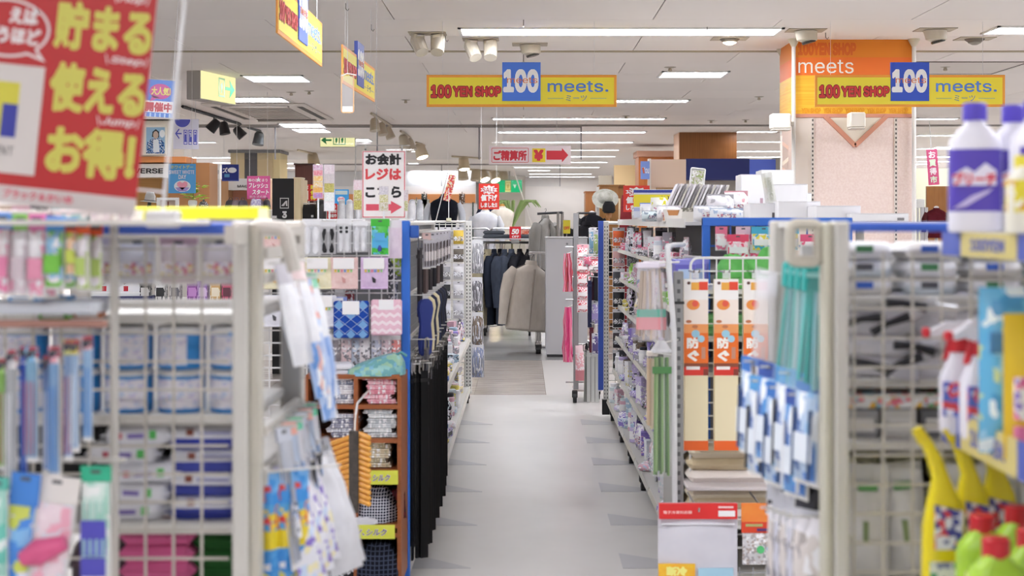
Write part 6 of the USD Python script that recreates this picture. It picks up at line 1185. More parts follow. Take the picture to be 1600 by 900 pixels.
# ================================================================ far left aisle shelves (C)
c = thing('aisle_shelves', 'far left aisle shelving with a slotted white end post and wire grid end', 'shelving', (0, 0, 0))
CY0, CY1, CXo, CXi = 7.42, 11.3, -.43, -.92
slotted_post(c, PX(732, CY1), CY1, .052, .05, .08, EYE + .0, C('dcdad6', .4)); part(c, 'post', bx(CXi, CXi + .05, CY1, CY1 + .05, .08, EYE), CRM(), False); part(c, 'post', bx(CXi, CXi + .05, CY0, CY0 + .05, .08, EYE), CRM(), False)
part(c, 'end_grid', grid(CXi + .05, PX(727, CY1), .12, EYE - .02, CY1 + .02, .05, .003), C('e2e0dc', .4), False); part(c, 'top_tube', tube([(CXi, CY1 + .02, EYE - .008), (PX(727, CY1), CY1 + .02, EYE - .008)], .012), C('e0deda', .4))
part(c, 'back_panel', bx(CXi - .02, CXi, CY0, CY1, .08, EYE - .02), C('a9a8aa', .6), False); part(c, 'top_shelf', bx(CXi, CXi + .16, CY0, CY1, EYE - .03, EYE - .012), C('d8d6d2', .4), False)
for z, xo in ((.13, CXo), (.52, CXo), (.86, -.70), (1.12, -.74)):
    part(c, 'shelf', bx(CXi, xo, CY0, CY1 - .01, z - .02, z), C('d6d4d0', .45), False); part(c, 'price_rail', rot(bx(xo - .003, xo + .005, CY0, CY1 - .01, z - .028, z + .006, .002), (0, 1, 0), -14, (xo, 0, z)), C('dad6cc', .4)); 
part(c, 'shelf_lip', bx(CXo + .002, CXo + .004, CY0, CY1, .10, .135), C('e2ded4', .4), False)
for X in (CXi + .03, CXo - .02):
    for Y in (CY0 + .1, CY1): wheel(c, X, Y)
PAL = ['e8e6ea', 'd8dce6', 'c8b8e0', 'e8d0d8', '8a78c8', 'd8e4e8', 'b0c8dc', 'e8e0d0', '3a3a42', 'c84858', '7ab88a', 'e8d870', '5a7cc0', 'dcb0c0', 'a8a4ac', '2c2c34']
def shelf_stock(tag_, side, place_, Y0, Y1, z, x0, x1, n, hmax, seed, pal=PAL, kinds=('carton', 'bag', 'jar', 'pack', 'tray')):
    """n goods standing on one shelf at varied depths; side -1 left of the aisle, +1 right of it."""
    rg = random.Random(seed)
    for i in range(n):
        ki = kinds[rg.randrange(len(kinds))]; cc = pal[rg.randrange(len(pal))]; c2 = pal[rg.randrange(len(pal))]
        Y = Y0 + (Y1 - Y0) * (i + .5) / n + rg.uniform(-.01, .01); X = x0 + (x1 - x0) * rg.random(); s = rg.choice((.85, 1.1)); hm = min(hmax, .19)
        rzz = (90 if side < 0 else -90) + rg.uniform(-22, 22)
        desc = {'carton': 'small carton', 'bag': 'clear bagged item', 'jar': 'lidded pot', 'pack': 'flat packet', 'tray': 'shallow tray box'}[ki]
        col = {'e8e6ea': 'white', 'd8dce6': 'pale grey', 'c8b8e0': 'lilac', 'e8d0d8': 'pale pink', '8a78c8': 'purple', 'd8e4e8': 'ice white', 'b0c8dc': 'light blue', 'e8e0d0': 'cream', '3a3a42': 'charcoal', 'c84858': 'red', '7ab88a': 'green', 'e8d870': 'yellow', '5a7cc0': 'blue', 'dcb0c0': 'pink', 'a8a4ac': 'grey', '2c2c34': 'black', 'e87a9a': 'hot pink', '8cc84c': 'lime', '6a5a4a': 'olive brown'}[cc]
        key = ('st', ki, cc, c2, s, round(hm, 2))
        mm = PRINT(cc, [c2, 'f2f0f2'], (45, 45, 60), .6)
        bl = {'carton': carton(.075 * s, .05, hm * s * .9, mm, C(cc, .4), C('f0eef0', .5)), 'bag': bag(.11 * s, .05, hm * s, PRINT(cc, ['f0eef4', c2], (30, 30, 30), .5, .2), C(c2, .4), i % 5), 'jar': jar(.035 * s, hm * s * .75, C(cc, .3), C(c2, .4), C('f0eef0', .5)),
              'pack': flat_pack(.13 * s, .09, .035, mm, None, 0, [(-.3, .3, .4, .7, C(c2, .4))]), 'tray': carton(.13 * s, .08, .05, mm, None, C(c2, .5))}[ki]
        item(key, bl, {'carton': 'small_carton', 'bag': 'goods_bag', 'jar': 'lidded_pot', 'pack': 'flat_packet', 'tray': 'tray_box'}[ki], '%s %s, %s, %s from far post' % (col, desc, place_, ORD[n - 1 - i] if n - 1 - i < len(ORD) else 'number %d' % (n - i)), {'carton': 'box', 'bag': 'bag', 'jar': 'pot', 'pack': 'packet', 'tray': 'box'}[ki], (X, Y, z), (0, 0, rzz), 'goods, ' + place_)
LP = ['e8e6ea', 'd8dce6', 'e8e6ea', 'd8e4e8', 'e8d0d8', 'b0c8dc', 'a8a4ac', '8a78c8', '2c2c34', 'dcb0c0', 'e8d870', '5a7cc0']
shelf_stock('C0', -1, 'bottom left aisle shelf', CY0 + .1, CY1 - .1, .131, CXo - .10, CXo - .05, 27, .2, 1, LP)
shelf_stock('C0b', -1, 'back of bottom left aisle shelf', CY0 + .1, CY1 - .1, .131, CXi + .12, CXi + .2, 10, .2, 2, LP)
shelf_stock('C1', -1, 'second left aisle shelf', CY0 + .1, CY1 - .1, .521, CXo - .10, CXo - .05, 27, .2, 3, LP)
shelf_stock('C2', -1, 'third left aisle shelf', CY0 + .3, CY1 - .15, .861, -.80, -.76, 12, .13, 4, ['2c2c34', 'e8e6ea', 'a8a4ac', 'd8dce6'])
shelf_stock('C3', -1, 'fourth left aisle shelf', CY0 + .3, CY1 - .15, 1.121, -.83, -.80, 12, .13, 5, LP)
# packs hung on the end grid, seen through it
rg = random.Random(12); gh = []
for rI, (z, hh) in enumerate(((1.40, .14), (1.25, .13), (1.11, .13), (.97, .14), (.82, .15), (.66, .14), (.5, .13))):
    for i in range(4):
        cc = [['e0dce4', '3c3c8a', '4a4088', 'd8b848'], ['c8b4bc', '1e1e22', 'd8d8dc', '6a6258'], ['c8c6cc', 'd8d6dc', '9c9aa0', 'dcdade'], ['202024', 'dcdce0', '26262a', 'e0dee2'], ['e4e2e8', 'dcd8e0', 'e0e0ea', 'd4d2da'], ['d8d4dc', 'c8c0d0', 'e8e6ec', 'd0ccd8'], ['b8b0c0', '8a2c34', '7a90c0', '88a890']][rI][i]
        X = CXi + .09 + i * .105
        item(('eg', cc), hang_card(.09, hh, C('dcdae0', .4), C(cc, .5), PRINT('ececf0', [cc, '77757c'], (80, 80, 80), .5), None, .02, .18), 'carded_pack', 'carded pack on far left grid end, %s row down, %s from slotted post' % (ORD[rI], ORD[3 - i]), 'carded pack', (X, CY1 - .03, z), (0, 0, 0), 'carded packs on the far left grid end'); gh.append([(X, CY1 + .015, z + .002), (X, CY1 - .05, z + .002)])
for i, (X, Z, cc, lab) in enumerate([(-.405, 1.28, 'a0a0a6', 'fan of silver pleated packs right of the left slotted post, upper'), (-.41, .98, '6c6a70', 'dark silver pack right of the left slotted post, middle'), (-.405, .70, '7a6a5c', 'brown striped pack right of the left slotted post, lower'), (-.40, .45, '8c94b4', 'blue grey pack right of the left slotted post, lowest')]):
    t = thing('side_pack', lab, 'pack', (X, CY1 + .06, Z)); part(t, 'pack', mv(pillow(.10, .25, .05, nx=6, nz=6, bot=.5), .035, 0, 0), PRINT(cc, ['d8d8dc', '88888e'], (70, 70, 6), .5, .3), 60); part(t, 'header_card', bx(-.01, .08, -.004, .004, -.03, .02), C('dcdce0', .4), False); part(t, 'hook', tube([(.035, 0, .01), (-.03, 0, .01)], .003), STEEL())
t = thing('blue_brush', 'turquoise bristle brush hanging lowest beside the left slotted post', 'brush', (PX(750, 11.4), 11.4, PZ(548, 11.4))); part(t, 'bristles', tube([(0, 0, 0), (.005, 0, -.06), (.02, 0, -.13)], [.012, .02, .012], 8), C('3c8cb0', .6)); part(t, 'handle', tube([(-.01, 0, .03), (0, 0, 0)], .007), C('d0d8e0', .4)); part(t, 'hook', tube([(-.01, 0, .03), (-.08, -.03, .035)], .003), STEEL())
t = thing('stand_clip', 'cream sign holder and thin rod on top of the left wire grid end', 'sign holder', (PX(701, CY1), CY1 + .02, EYE)); part(t, 'clip', bx(-.02, .02, -.02, .02, -.005, .022, .004), C('d8d4b8', .4)); part(t, 'rod', tube([(.0, 0, .02), (.0, 0, .26)], .004), C('e8e8ea', .4))
# items on the top of the left middle rack near its aisle edge (upper left of the grid end)
for i in range(6):
    Y = 7.6 + i * .33
    t = item(('toppk', i % 3), hang_card(.08, .14, C(['d8c8d0', 'c4d8e8', 'e8e0d0'][i % 3], .4), PRINT('e4e2e8', ['5aa8d8', 'c84858', '5a5a62'], (60, 60, 60), .5), None, None, .02, .2), 'carded_pack', 'carded pack in the top row along the far left shelving, %s from the belts' % ORD[i], 'carded pack', (-.64, Y, 1.41), (0, 0, 60), 'carded packs along the top of the far left shelving')
    t = item(('toppk2', i % 2), hang_card(.08, .16, C(['e8e6ea', 'e0d4d8'][i % 2], .4), PRINT('d8d6dc', ['77767c', 'c84878', 'f0f0f2'], (60, 60, 60), .5), None, None, .02, .2), 'carded_pack', 'carded pack in the second row along the far left shelving, %s from the belts' % ORD[i], 'carded pack', (-.66, Y, 1.23), (0, 0, 60), 'carded packs in the second row of the far left shelving')
each(c, 'hook_rail', [*[bx(CXi, CXi + .012, CY0, CY1, z - .006, z + .012) for z in (1.41, 1.23)]], CRM(), False); wires_part(c, 'hook', gh + [[(CXi + .01, 7.6 + i * .33, z + .001), (x + .03, 7.6 + i * .33, z + .001)] for i in range(6) for x, z in ((-.64, 1.41), (-.66, 1.23))], .0025, STEEL())
# ================================================================ far right aisle shelves (D)
dct = thing('aisle_shelves', 'far right aisle shelving with slanted price rails and a blue and white end post', 'shelving', (0, 0, 0)); dk = dct
DY0, DY1, DXo, DXi = 6.15, 10.5, .63, 1.12
slotted_post(dk, PX(947, DY1), DY1, .040, .05, .08, EYE + .0, C('dcdad6', .4)); part(dk, 'side_post', bx(PX(935, DY1), PX(942.8, DY1), DY1, DY1 + .05, .2, EYE), C('3c5cc0', .4), False, 'blue side of the end post'); part(dk, 'post', bx(DXi - .05, DXi, DY1, DY1 + .05, .08, EYE), CRM(), False)
part(dk, 'end_grid', grid(PX(951, DY1), DXi - .05, .22, EYE - .05, DY1 + .02, .05, .003), C('e6e4e0', .4), False); part(dk, 'top_tube', tube([(PX(947, DY1), DY1 + .02, EYE - .015), (DXi, DY1 + .02, EYE - .015)], .014), C('e4e2de', .4))
part(dk, 'back_panel', bx(DXi, DXi + .02, DY0, DY1, .08, EYE - .02), C('9c9b9e', .6), False)
TIERS = [(.13, .62), (.36, .66), (.60, .68), (.83, .70), (1.03, .71), (1.24, .70)]
for z, xo in TIERS:
    part(dk, 'shelf', bx(xo, DXi, DY0, DY1 - .01, z - .012, z), C('b8b6b2', .45), False)
    for j in range(5):
        y0 = DY0 + j * .87; part(dk, 'price_rail', rot(bx(xo - .004, xo + .002, y0, y0 + .85, z - .022, z + .004, .001), (0, 1, 0), 18, (xo, 0, z)), C(['c4c0b4', 'bcbab4'][j % 2], .4))
part(dk, 'top_shelf', bx(.70, 1.35, DY0, DY1, EYE - .02, EYE - .004), C('d2d0cc', .45), False); part(dk, 'top_lip', bx(.695, .70, DY0, DY1, EYE - .03, EYE + .01), C('dedcd8', .4), False); part(dk, 'base_panel', bx(.72, .73, DY0, DY1, .04, .12), C('d8d4cc', .5), False)
for Y in (7.65, 8.5, 9.3, 10.3): wheel(dk, .645, Y, .042)
for Y in (7.65, 9.3): wheel(dk, 1.05, Y, .04)
part(dk, 'black_foot', bx(PX(941, DY1), PX(952, DY1), DY1 - .01, DY1 + .05, .02, .13), C('1c1c1e', .5), False)
RP = ['c8b8e0', 'e8e6ea', '8a78c8', 'd8dce6', 'b0c8dc', 'e8e6ea', 'dcb0c0', 'd8e4e8']
shelf_stock('D0', 1, 'bottom right aisle shelf', DY0 + .1, DY1 - .1, .131, .66, .70, 27, .17, 21, RP)
shelf_stock('D0b', 1, 'back of bottom right aisle shelf', DY0 + .1, DY1 - .1, .131, .86, .95, 10, .17, 22, RP)
shelf_stock('D1', 1, 'second right aisle shelf', DY0 + .1, DY1 - .1, .361, .70, .735, 27, .16, 23, ['c8b8e0', '8a78c8', 'e8e6ea', '6a5a4a', 'e8d870', '3a3a42', 'b0c8dc'])
shelf_stock('D2', 1, 'third right aisle shelf', DY0 + .1, DY1 - .1, .601, .715, .75, 27, .15, 24, ['8a78c8', 'e8e6ea', '2c2c34', '6a5a4a', 'c8b8e0', 'a8a4ac'])
shelf_stock('D3', 1, 'fourth right aisle shelf', DY0 + .1, DY1 - .1, .831, .735, .77, 27, .14, 25, ['e8d870', 'e8e6ea', '2c2c34', 'c8b8e0', 'dcb0c0', 'd8dce6'])
shelf_stock('D4', 1, 'fifth right aisle shelf', DY0 + .1, DY1 - .1, 1.031, .745, .78, 27, .14, 26, ['dcb0c0', 'e8e6ea', 'd8dce6', '8cc84c', 'e8d0d8', '5a7cc0'])
shelf_stock('D5', 1, 'top inner right aisle shelf', DY0 + .1, DY1 - .1, 1.241, .735, .775, 27, .15, 27, ['e8d0d8', 'e87a9a', 'e8e6ea', 'a8a4ac', 'd8dce6', '3a3a42'])
for i in range(2): item(('limepot',), jar(.055, .12, C('8ccc3c', .4), C('a8d860', .4), C('c8e898', .5)), 'flower_pot', ['lime green pot on a shelf behind the blue and white post', 'second lime green pot behind the first near the blue and white post'][i], 'pot', (.80 - .01 * i, 10.05 - i * .2, 1.031), (0, 0, 0))
gh = []
for rI, z in enumerate((1.40, 1.25, 1.10, .95, .80, .65, .50)):
    for i in range(4):
        cc = [['e86a34', 'e8743c', 'b8b4c0', '6a6870'], ['d8a8a8', '8a8a92', 'c8c8d0', 'e4e2e6'], ['4a4a50', 'e0dce0', '2a2a2e', 'd8d4d8'], ['1e1e22', '6a3a3c', '26242a', '3a3036'], ['2a2a2e', 'c8a8a8', 'dcd8dc', '1e1e22'], ['3a3036', 'd8b8b8', '26242a', 'c8c8d0'], ['26242a', '8a6a6c', '1e1e22', '3a3036']][rI][i]
        X = .70 + i * .105; item(('eg2', cc), hang_card(.09, .14, C('e0dee2', .4), C(cc, .5), PRINT('ececf0', [cc, '77757c'], (80, 80, 80), .5), None, .02, .18), 'carded_pack', 'carded pack on far right grid end, %s row down, %s from slotted post' % (ORD[rI], ORD[i]), 'carded pack', (X, DY1 - .03, z), (0, 0, 0), 'carded packs on the far right grid end'); gh.append([(X, DY1 + .015, z + .002), (X, DY1 - .05, z + .002)])
wires_part(dk, 'hook', gh, .0025, STEEL())
# end-cap goods on the blue side of the post, facing the cross aisle
st_ = thing('end_stand', 'wheeled chrome stand with pink goods at the far right end of the aisle', 'stand', (0, 0, 0)); sy = 11.35
part(st_, 'pole', bx(PX(896, sy), PX(904, sy), sy, sy + .04, .09, PZ(333, sy), .003), C('a8a8aa', .3, .6)); part(st_, 'pole', bx(PX(934, sy), PX(940, sy), sy + .0, sy + .04, .09, 1.2, .003), C('a8a8aa', .3, .6)); each(st_, 'crossbar', [*[tube([(PX(884, sy), sy + .02, z), (PX(938, sy), sy + .02, z)], .007) for z in (1.24, 1.0, .82, .16)]], C('c8c8ca', .3, .6))
part(st_, 'base', bx(PX(896, sy), PX(940, sy), sy - .02, sy + .3, .09, .105), C('c4b8b8', .4), False); wheel(st_, PX(898, sy), sy - .02, .04); wheel(st_, PX(936, sy), sy + .2, .04)
part(st_, 'wire_grid', grid(PX(904, sy), PX(938, sy), .76, 1.26, sy + .02, .05, .0025), C('e8dede', .4), False)
for i, (px, z0, L, n, c1, c2, lab) in enumerate([(886, PZ(396, 11.2), .30, 12, 'd0606c', 'b84858', 'bunch of dusty red ribbons hanging by the grey cabinet'), (887, PZ(480, 11.2), .43, 22, 'e04a84', 'f06a9c', 'bunch of hot pink garlands hanging low by the grey cabinet')]):
    t = thing('ribbon_bunch', lab, 'ribbons', (PX(px, 11.2), 11.2, z0)); rg2 = np.random.default_rng(i)
    for q in range(n):
        x, y = rg2.uniform(-.03, .035), rg2.uniform(-.03, .03); pts = [(x * .75, y, 0)] + [(x * (1 + .15 * s) + rg2.uniform(-.012, .012), y + rg2.uniform(-.008, .008), -L * s) for s in (.25, .5, .75, 1.0)]
        part(t, 'ribbon', tube(pts, [.004, .006, .007, .006, .008], 5), C([c1, c2, 'e88aa4'][q % 3], .7))
    part(t, 'hook', tube([(0, 0, 0), (.04, .1, .01)], .003), STEEL())
for r in range(5):
    for i in range(2):
        item(('pinkpk', (r + i) % 3), hang_card(.085, .12, C(['e8a8b4', 'f0d0d4', 'd8606c'][(r + i) % 3], .4), PRINT('f0d8dc', ['e0707c', 'f8f0f0', 'd84858'], (60, 60, 60), .4), C('f4eeee', .4), None, .02, .2), 'pink_pack', 'pink and white pack on wheeled chrome stand, %s row down, %s from pole' % (ORD[r], ORD[i]), 'pack', (PX(910 + i * 17, sy - .03), sy - .03, 1.24 - r * .105 + .02), (0, 0, 0), 'pink packs on the wheeled chrome stand')
for i in range(2): item(('pinkroll',), pouch(.1, .28, .05, [(.2, C('f0d8dc', .4)), (.5, PRINT('eab4bc', ['f4e8ea'], (40, 40, 40), .5)), (.3, C('d88a94', .4))], .2, 3), 'pink_pack', ['large pale pink pack low on the wheeled chrome stand', 'second pale pink pack low behind the first on the chrome stand'][i], 'pack', (PX(909 + i * 5, sy - .06 + .05 * i), sy - .06 + .05 * i, .46), (0, 0, 0))
part(st_, 'low_hook', tube([(PX(911, sy), sy + .02, .465), (PX(909, sy), sy - .08, .465)], .003), STEEL()); part(st_, 'low_bar', tube([(PX(897, sy), sy + .02, .465), (PX(938, sy), sy + .02, .465)], .006), C('c8c8ca', .3, .6))
ec = []
for i, (px, py, w, h, cc, kind, lab) in enumerate([(926, 356, .06, .2, '8ab4d0', 'card', 'light blue pack hanging first on the blue side post'), (932, 360, .05, .2, '9ab070', 'card', 'green pack hanging second on the blue side post'), (917, 398, .07, .09, 'e87a94', 'card', 'pink round topped pack left of the blue side post'), (926, 424, .05, .36, '4a2c38', 'belt', 'dark plum belt left of the blue side post'), (931, 420, .05, .25, '2a2a30', 'belt', 'black belt left of the blue side post'), (921, 432, .05, .38, '2c3050', 'belt', 'navy belt left of the blue side post'), (929, 470, .07, .18, 'b8a8d8', 'card', 'lilac pack in the middle of the blue side post'), (924, 505, .05, .22, '6a2c3c', 'belt', 'wine red belt left of the blue side post'), (931, 520, .07, .16, '6a5c90', 'card', 'purple patterned pack low on the blue side post')]):
    item(('ecap', i), (hang_card(w, h, C('e8e8ec', .4), PRINT(cc, ['f0eef2', cc], (50, 50, 50), .5), C(cc, .4), None, .02, .15) if kind == 'card' else belt(cc, h, .03)), 'end_pack' if kind == 'card' else 'belt', lab, 'pack' if kind == 'card' else 'belt', (PX(px, 10.75), 10.75 - .02 * (i % 3), PZ(py, 10.75)), (0, 0, [10, -10, 20][i % 3]))
    ec.append([(PX(937, DY1), DY1 + .03, PZ(py, 10.75) + .003), (PX(px, 10.75) - .02, 10.75, PZ(py, 10.75) + .003)])
for i in range(9):
    item(('gstrap', i % 3), belt(['d4d4d0', '9a9a96', 'b8b8b4'][i % 3], .42, .028), 'strap', 'pale grey hanging strap beside the foot of the blue side post, %s from the post' % ORD[i], 'strap', (PX(933 - i * 2.2, 10.8), 10.8 + .03 * (i % 3), PZ(542, 10.8)), (0, [0, 2, -2][i % 3], [0, 25, -20][i % 3]), 'pale grey straps beside the blue side post')
t = thing('strap_topper', 'cluster of black clips over the pale grey straps', 'clips', (PX(925, 10.75), 10.75, PZ(540, 10.75)))
for i in range(5): part(t, 'clip', bx(-.05 + i * .022, -.034 + i * .022, -.02, .02, -.03 + .01 * (i % 2), .02 + .01 * (i % 2), .004), C(['1c1c20', '2a2a2e', 'e8e8ea'][i % 3], .4))
part(t, 'hook_arm', tube([(.06, 0, .0), (-.06, 0, .0)], .004), STEEL()); wires_part(dk, 'end_hook', ec, .0025, STEEL())

# ================================================================ middle right rack with blue end frame (E)
e = thing('display_rack', 'middle right rack with a blue top frame, white wire panel and grey slotted pole', 'display rack', (0, 0, 0)); EY = 6.0
part(e, 'frame_post', bx(PX(1098, EY), PX(1110, EY), EY, EY + .04, .1, PZ(341, EY), .003), BLU_P, label='blue frame post'); part(e, 'frame_bar', bx(PX(1098, EY), PX(1332, EY), EY - .002, EY + .04, PZ(353, EY), PZ(340, EY), .003), BLU_P, label='blue top bar')
part(e, 'frame_post', bx(PX(1322, EY), PX(1332, EY), EY, EY + .04, .1, PZ(341, EY), .003), BLU_P, label='blue frame post')
each(e, 'frame_wire', [*[bx(PX(p, EY) - .003, PX(p, EY) + .003, EY + .01, EY + .016, PZ(384, EY), PZ(350, EY)) for p in range(1122, 1320, 20)], bx(PX(1110, EY), PX(1322, EY), EY + .008, EY + .018, PZ(386, EY), PZ(383, EY))], C('3c68b8', .4), False)
ey = 5.4
part(e, 'wire_panel', cat(mv(ring(PX(1232, ey) - PX(1079, ey), 1.1, .005, 0, .03), (PX(1232, ey) + PX(1079, ey)) / 2, ey, PZ(403, ey) - .55), *[bx(PX(p, ey) - .0025, PX(p, ey) + .0025, ey - .003, ey + .002, .22, PZ(404, ey)) for p in np.arange(1099, 1230, 20.6)], *[bx(PX(1081, ey), PX(1230, ey), ey, ey + .005, z - .0025, z + .0025) for z in np.arange(PZ(403, ey) - .05, .2, -.05)]), C('e8e8e8', .4), False)
part(e, 'slotted_pole', bx(PX(1053, 5.2), PX(1068, 5.2), 5.2, 5.235, .05, PZ(424, 5.2), .003), C('9a9a9a', .35, .5), label='grey slotted pole'); part(e, 'slots', cat(*[bx(PX(1058, 5.2), PX(1063, 5.2), 5.1985, 5.2, z, z + .015) for z in np.arange(.1, 1.24, .035)]), C('5a5a5c', .6), False); part(e, 'pole_ring', bx(PX(1052, 5.2), PX(1069, 5.2), 5.196, 5.24, PZ(475, 5.2), PZ(471, 5.2)), C('1c1c1e', .5), False)
part(e, 'side_tube', tube([(PX(1043, 5.1), 5.1, PZ(386, 5.1)), (PX(1046, 5.1), 5.1, PZ(430, 5.1)), (PX(1053, 5.15), 5.15, PZ(520, 5.15)), (PX(1055, 5.2), 5.2, .05)], .010, 8), C('e4e4e6', .35)); part(e, 'side_tube', tube([(PX(1043, 5.1), 5.1, PZ(386, 5.1)), (PX(1050, 5.5), 5.5, PZ(383, 5.5)), (PX(1068, 6), 6.0, PZ(382, 6))], .010, 8), C('e4e4e6', .35))
part(e, 'back_board', bx(.70, 1.75, 6.05, 6.07, .1, 1.22), C('8e8c88', .6), False); part(e, 'side_board', bx(.60, .612, 5.45, 6.1, .1, 1.0), C('b8b6b2', .5), False); part(e, 'shelf', bx(.60, 1.72, 5.44, 6.04, 1.17, 1.185), C('d8d6d2', .4), False); part(e, 'shelf', bx(PX(1068, ey), 1.72, ey - .12, 6.04, PZ(752, ey) - .014, PZ(752, ey), .003), C('d8d0d0', .4)); part(e, 'shelf', bx(PX(1068, ey), 1.72, ey - .1, 6.04, .30, .315, .003), C('d8d6d2', .4)); part(e, 'shelf', bx(.62, 1.72, 5.42, 6.04, .86, .873), C('d8d6d2', .4), False); part(e, 'base', bx(.60, 1.75, 5.3, 6.07, .03, .1), CRM(), False)
part(e, 'foot_post', bx(.605, .625, 5.3, 5.34, 0, .3), C('9a9a9a', .35, .5), False)
# green cloths and purple boxes on the shelf behind the wire panel
for i in range(4):
    t = thing('green_towel', 'rolled green towel on the shelf under the blue frame, %s from the blue post' % ORD[i], 'towel', (PX([1140, 1175, 1200, 1228][i], 5.7), 5.62 + .05 * (i % 2), 1.186), (0, 0, [10, -20, 30, -5][i])); part(t, 'cloth', heap(.13, .16, [.13, .11, .16, .13][i], None, 20 + i), MOTTLE('62b45c', '78c870', 12, .9, spec=.1), 60); part(t, 'fold_edge', heap(.1, .05, .04, None, 30 + i).apply_translation([0, -.07, 0]), C('6cbc64', .9), 60)
    item(('greenl', i % 2), folded(.12, .16, 3, .028, [MOTTLE(['6cae68', '80bc7c'][i % 2], '88c484', 20, .9, spec=.1)], i), 'folded_towel', 'folded green towel below the rolled ones behind the wire panel, %s from the grey pole' % ORD[i], 'towel', (PX(1118 + i * 36, 5.6), 5.6, 1.0 + .0), (0, 0, 4 * i), 'folded green towels behind the wire panel')
part(e, 'shelf', bx(.62, 1.72, 5.47, 6.04, .985, .999), C('d8d6d2', .4), False)
for i, (px, c) in enumerate([(1065, '6c68c8'), (1085, '7a7ad4'), (1093, '8484d8')]): item(('purpbox', i), carton(.08, .12, .11, C(c, .5), C('8c8ce0', .5), C('b0c8e8', .5)), 'storage_box', ['purple box beside the grey slotted pole', 'violet box behind the top of the wire panel', 'lighter violet box behind the corner of the wire panel'][i], 'box', (PX(px, 5.7), 5.62 + .08 * i, 1.186), (0, 0, 0))
for i, (px, w, c1, c2) in enumerate([(1126, .05, 'e87a98', 'f0e0e4'), (1150, .09, 'e8486c', 'f4c8d4'), (1160, .06, 'e8c8d8', 'b8a8b8'), (1190, .1, '48b0d8', 'e8d848'), (1228, .1, '50b8dc', 'd8d048'), (1262, .08, 'e85a84', 'f4e8ec'), (1185, .1, 'e85a84', 'f4d0dc')]):
    item(('fr', i), hang_card(w, .10, C(c1, .4), PRINT(c2, [c1, 'f4f2f4'], (40, 40, 40), .5), C('f0eef0', .4), None, .025, .3), 'bright_pack', ['pink edged', 'rose red', 'pale mauve', 'sky blue and yellow', 'second sky blue and yellow', 'pink and white', 'deep pink'][i] + ' pack hanging inside the blue frame', 'pack', (PX(px, 5.95), 5.93 - .03 * (i % 2), PZ(354 + (12 if i in (1, 5, 6) else 0), 5.95)), (0, 0, 0))
# three long orange cloth packs
d = 5.27; k = d / F
OR1, OR2 = C('ee7426', .4), MOTTLE('f08a34', 'f4a24c', 4, .4)
def orange_pack(p):
    w = 38 * k; z = lambda q: -(q - 435) * k
    part(p, 'sleeve', bx(-w / 2, w / 2, -.012, .012, z(703), z(436), .003), C('efe2bc', .45)); f_ = -.0125
    def r(nm, a, b_, q0, q1, m, dd=0): part(p, nm, bx(a * w, b_ * w, f_ - .0008 - dd, f_ + .004, z(q1), z(q0)), m, False)
    r('white_panel', -.5, .5, 436, 468, C('f6f2ee', .4)); r('cream_panel', -.5, .5, 468, 518, C('f6e8dc', .4)); r('orange_panel', -.5, .5, 518, 569, OR1); r('orange_fade', -.5, .5, 506, 520, C('f0a060', .4), .0004); r('brown_line', -.5, .5, 567, 573, C('8c4a34', .4), .0004); r('red_band', -.5, .5, 573, 586, C('e03c30', .4)); r('white_tag', -.4, .15, 572, 577, C('f6f0ec', .4), .0012); r('red_block', .12, .48, 440, 453, C('e84c34', .4), .0008); r('yellow_block', -.2, .12, 441, 453, C('f0b04c', .4), .0008); r('brown_patch', .3, .5, 576, 586, C('8c3a30', .4), .0012)
    def ov(nm, cx, q, rx, rz, m, dd=.0008): part(p, nm, poly([(cx * w + rx * w * math.cos(a_), z(q) + rz * k * math.sin(a_)) for a_ in np.linspace(0, 6.283, 20)[:-1]], f_ - .0008 - dd, f_), m, False)
    ov('orange_drop', -.12, 476, .27, 8, C('f09848', .4)); ov('drop_centre', -.04, 474, .13, 5, C('e8604c', .4), .0016); ov('blue_circle', -.02, 521, .17, 6, C('9ccce0', .4)); ov('blue_circle', .2, 529, .15, 5.5, C('a8d4e6', .4)); ov('brown_leaf', -.3, 502, .12, 2.5, C('c87c54', .4)); ov('brown_leaf', -.05, 510, .12, 2.5, C('c87c54', .4)); ov('dark_seal', -.3, 442, .07, 2.5, C('6a4a44', .4))
    part(p, 'lettering', text('防', -.38 * w, .12 * w, z(544), z(527), f_ - .0006, 'cjk', 4, .001), C('f8f4ec', .4), False); part(p, 'lettering', text('ぐ', -.36 * w, .12 * w, z(564), z(547), f_ - .0006, 'cjk', 5, .001), C('f8f4ec', .4), False); r('grey_tag', .22, .38, 542, 560, C('c89078', .4), .0012)
    r('orange_end', -.5, .5, 688, 703, C('f06a28', .4)); part(p, 'hang_tab', bx(-.012, .012, -.002, .002, 0, .03), FILM('f4f4f6', .5), False)
for i, pc in enumerate((1087, 1134, 1180)):
    item(('orangepk',), orange_pack, 'cloth_pack', 'long orange and cream cloth pack on the white wire panel, %s from the grey pole' % ORD[i], 'cloth pack', (PX(pc, d), d, PZ(435, d)), (0, 0, 0))
part(e, 'hook', cat(*[tube([(PX(pc, d) + o, ey, PZ(425, d)), (PX(pc, d) + o, d - .03, PZ(425, d)), (PX(pc, d) + o, d - .035, PZ(421, d))], .003) for pc in (1087, 1134, 1180) for o in (-.01, .01)]), CHROME())
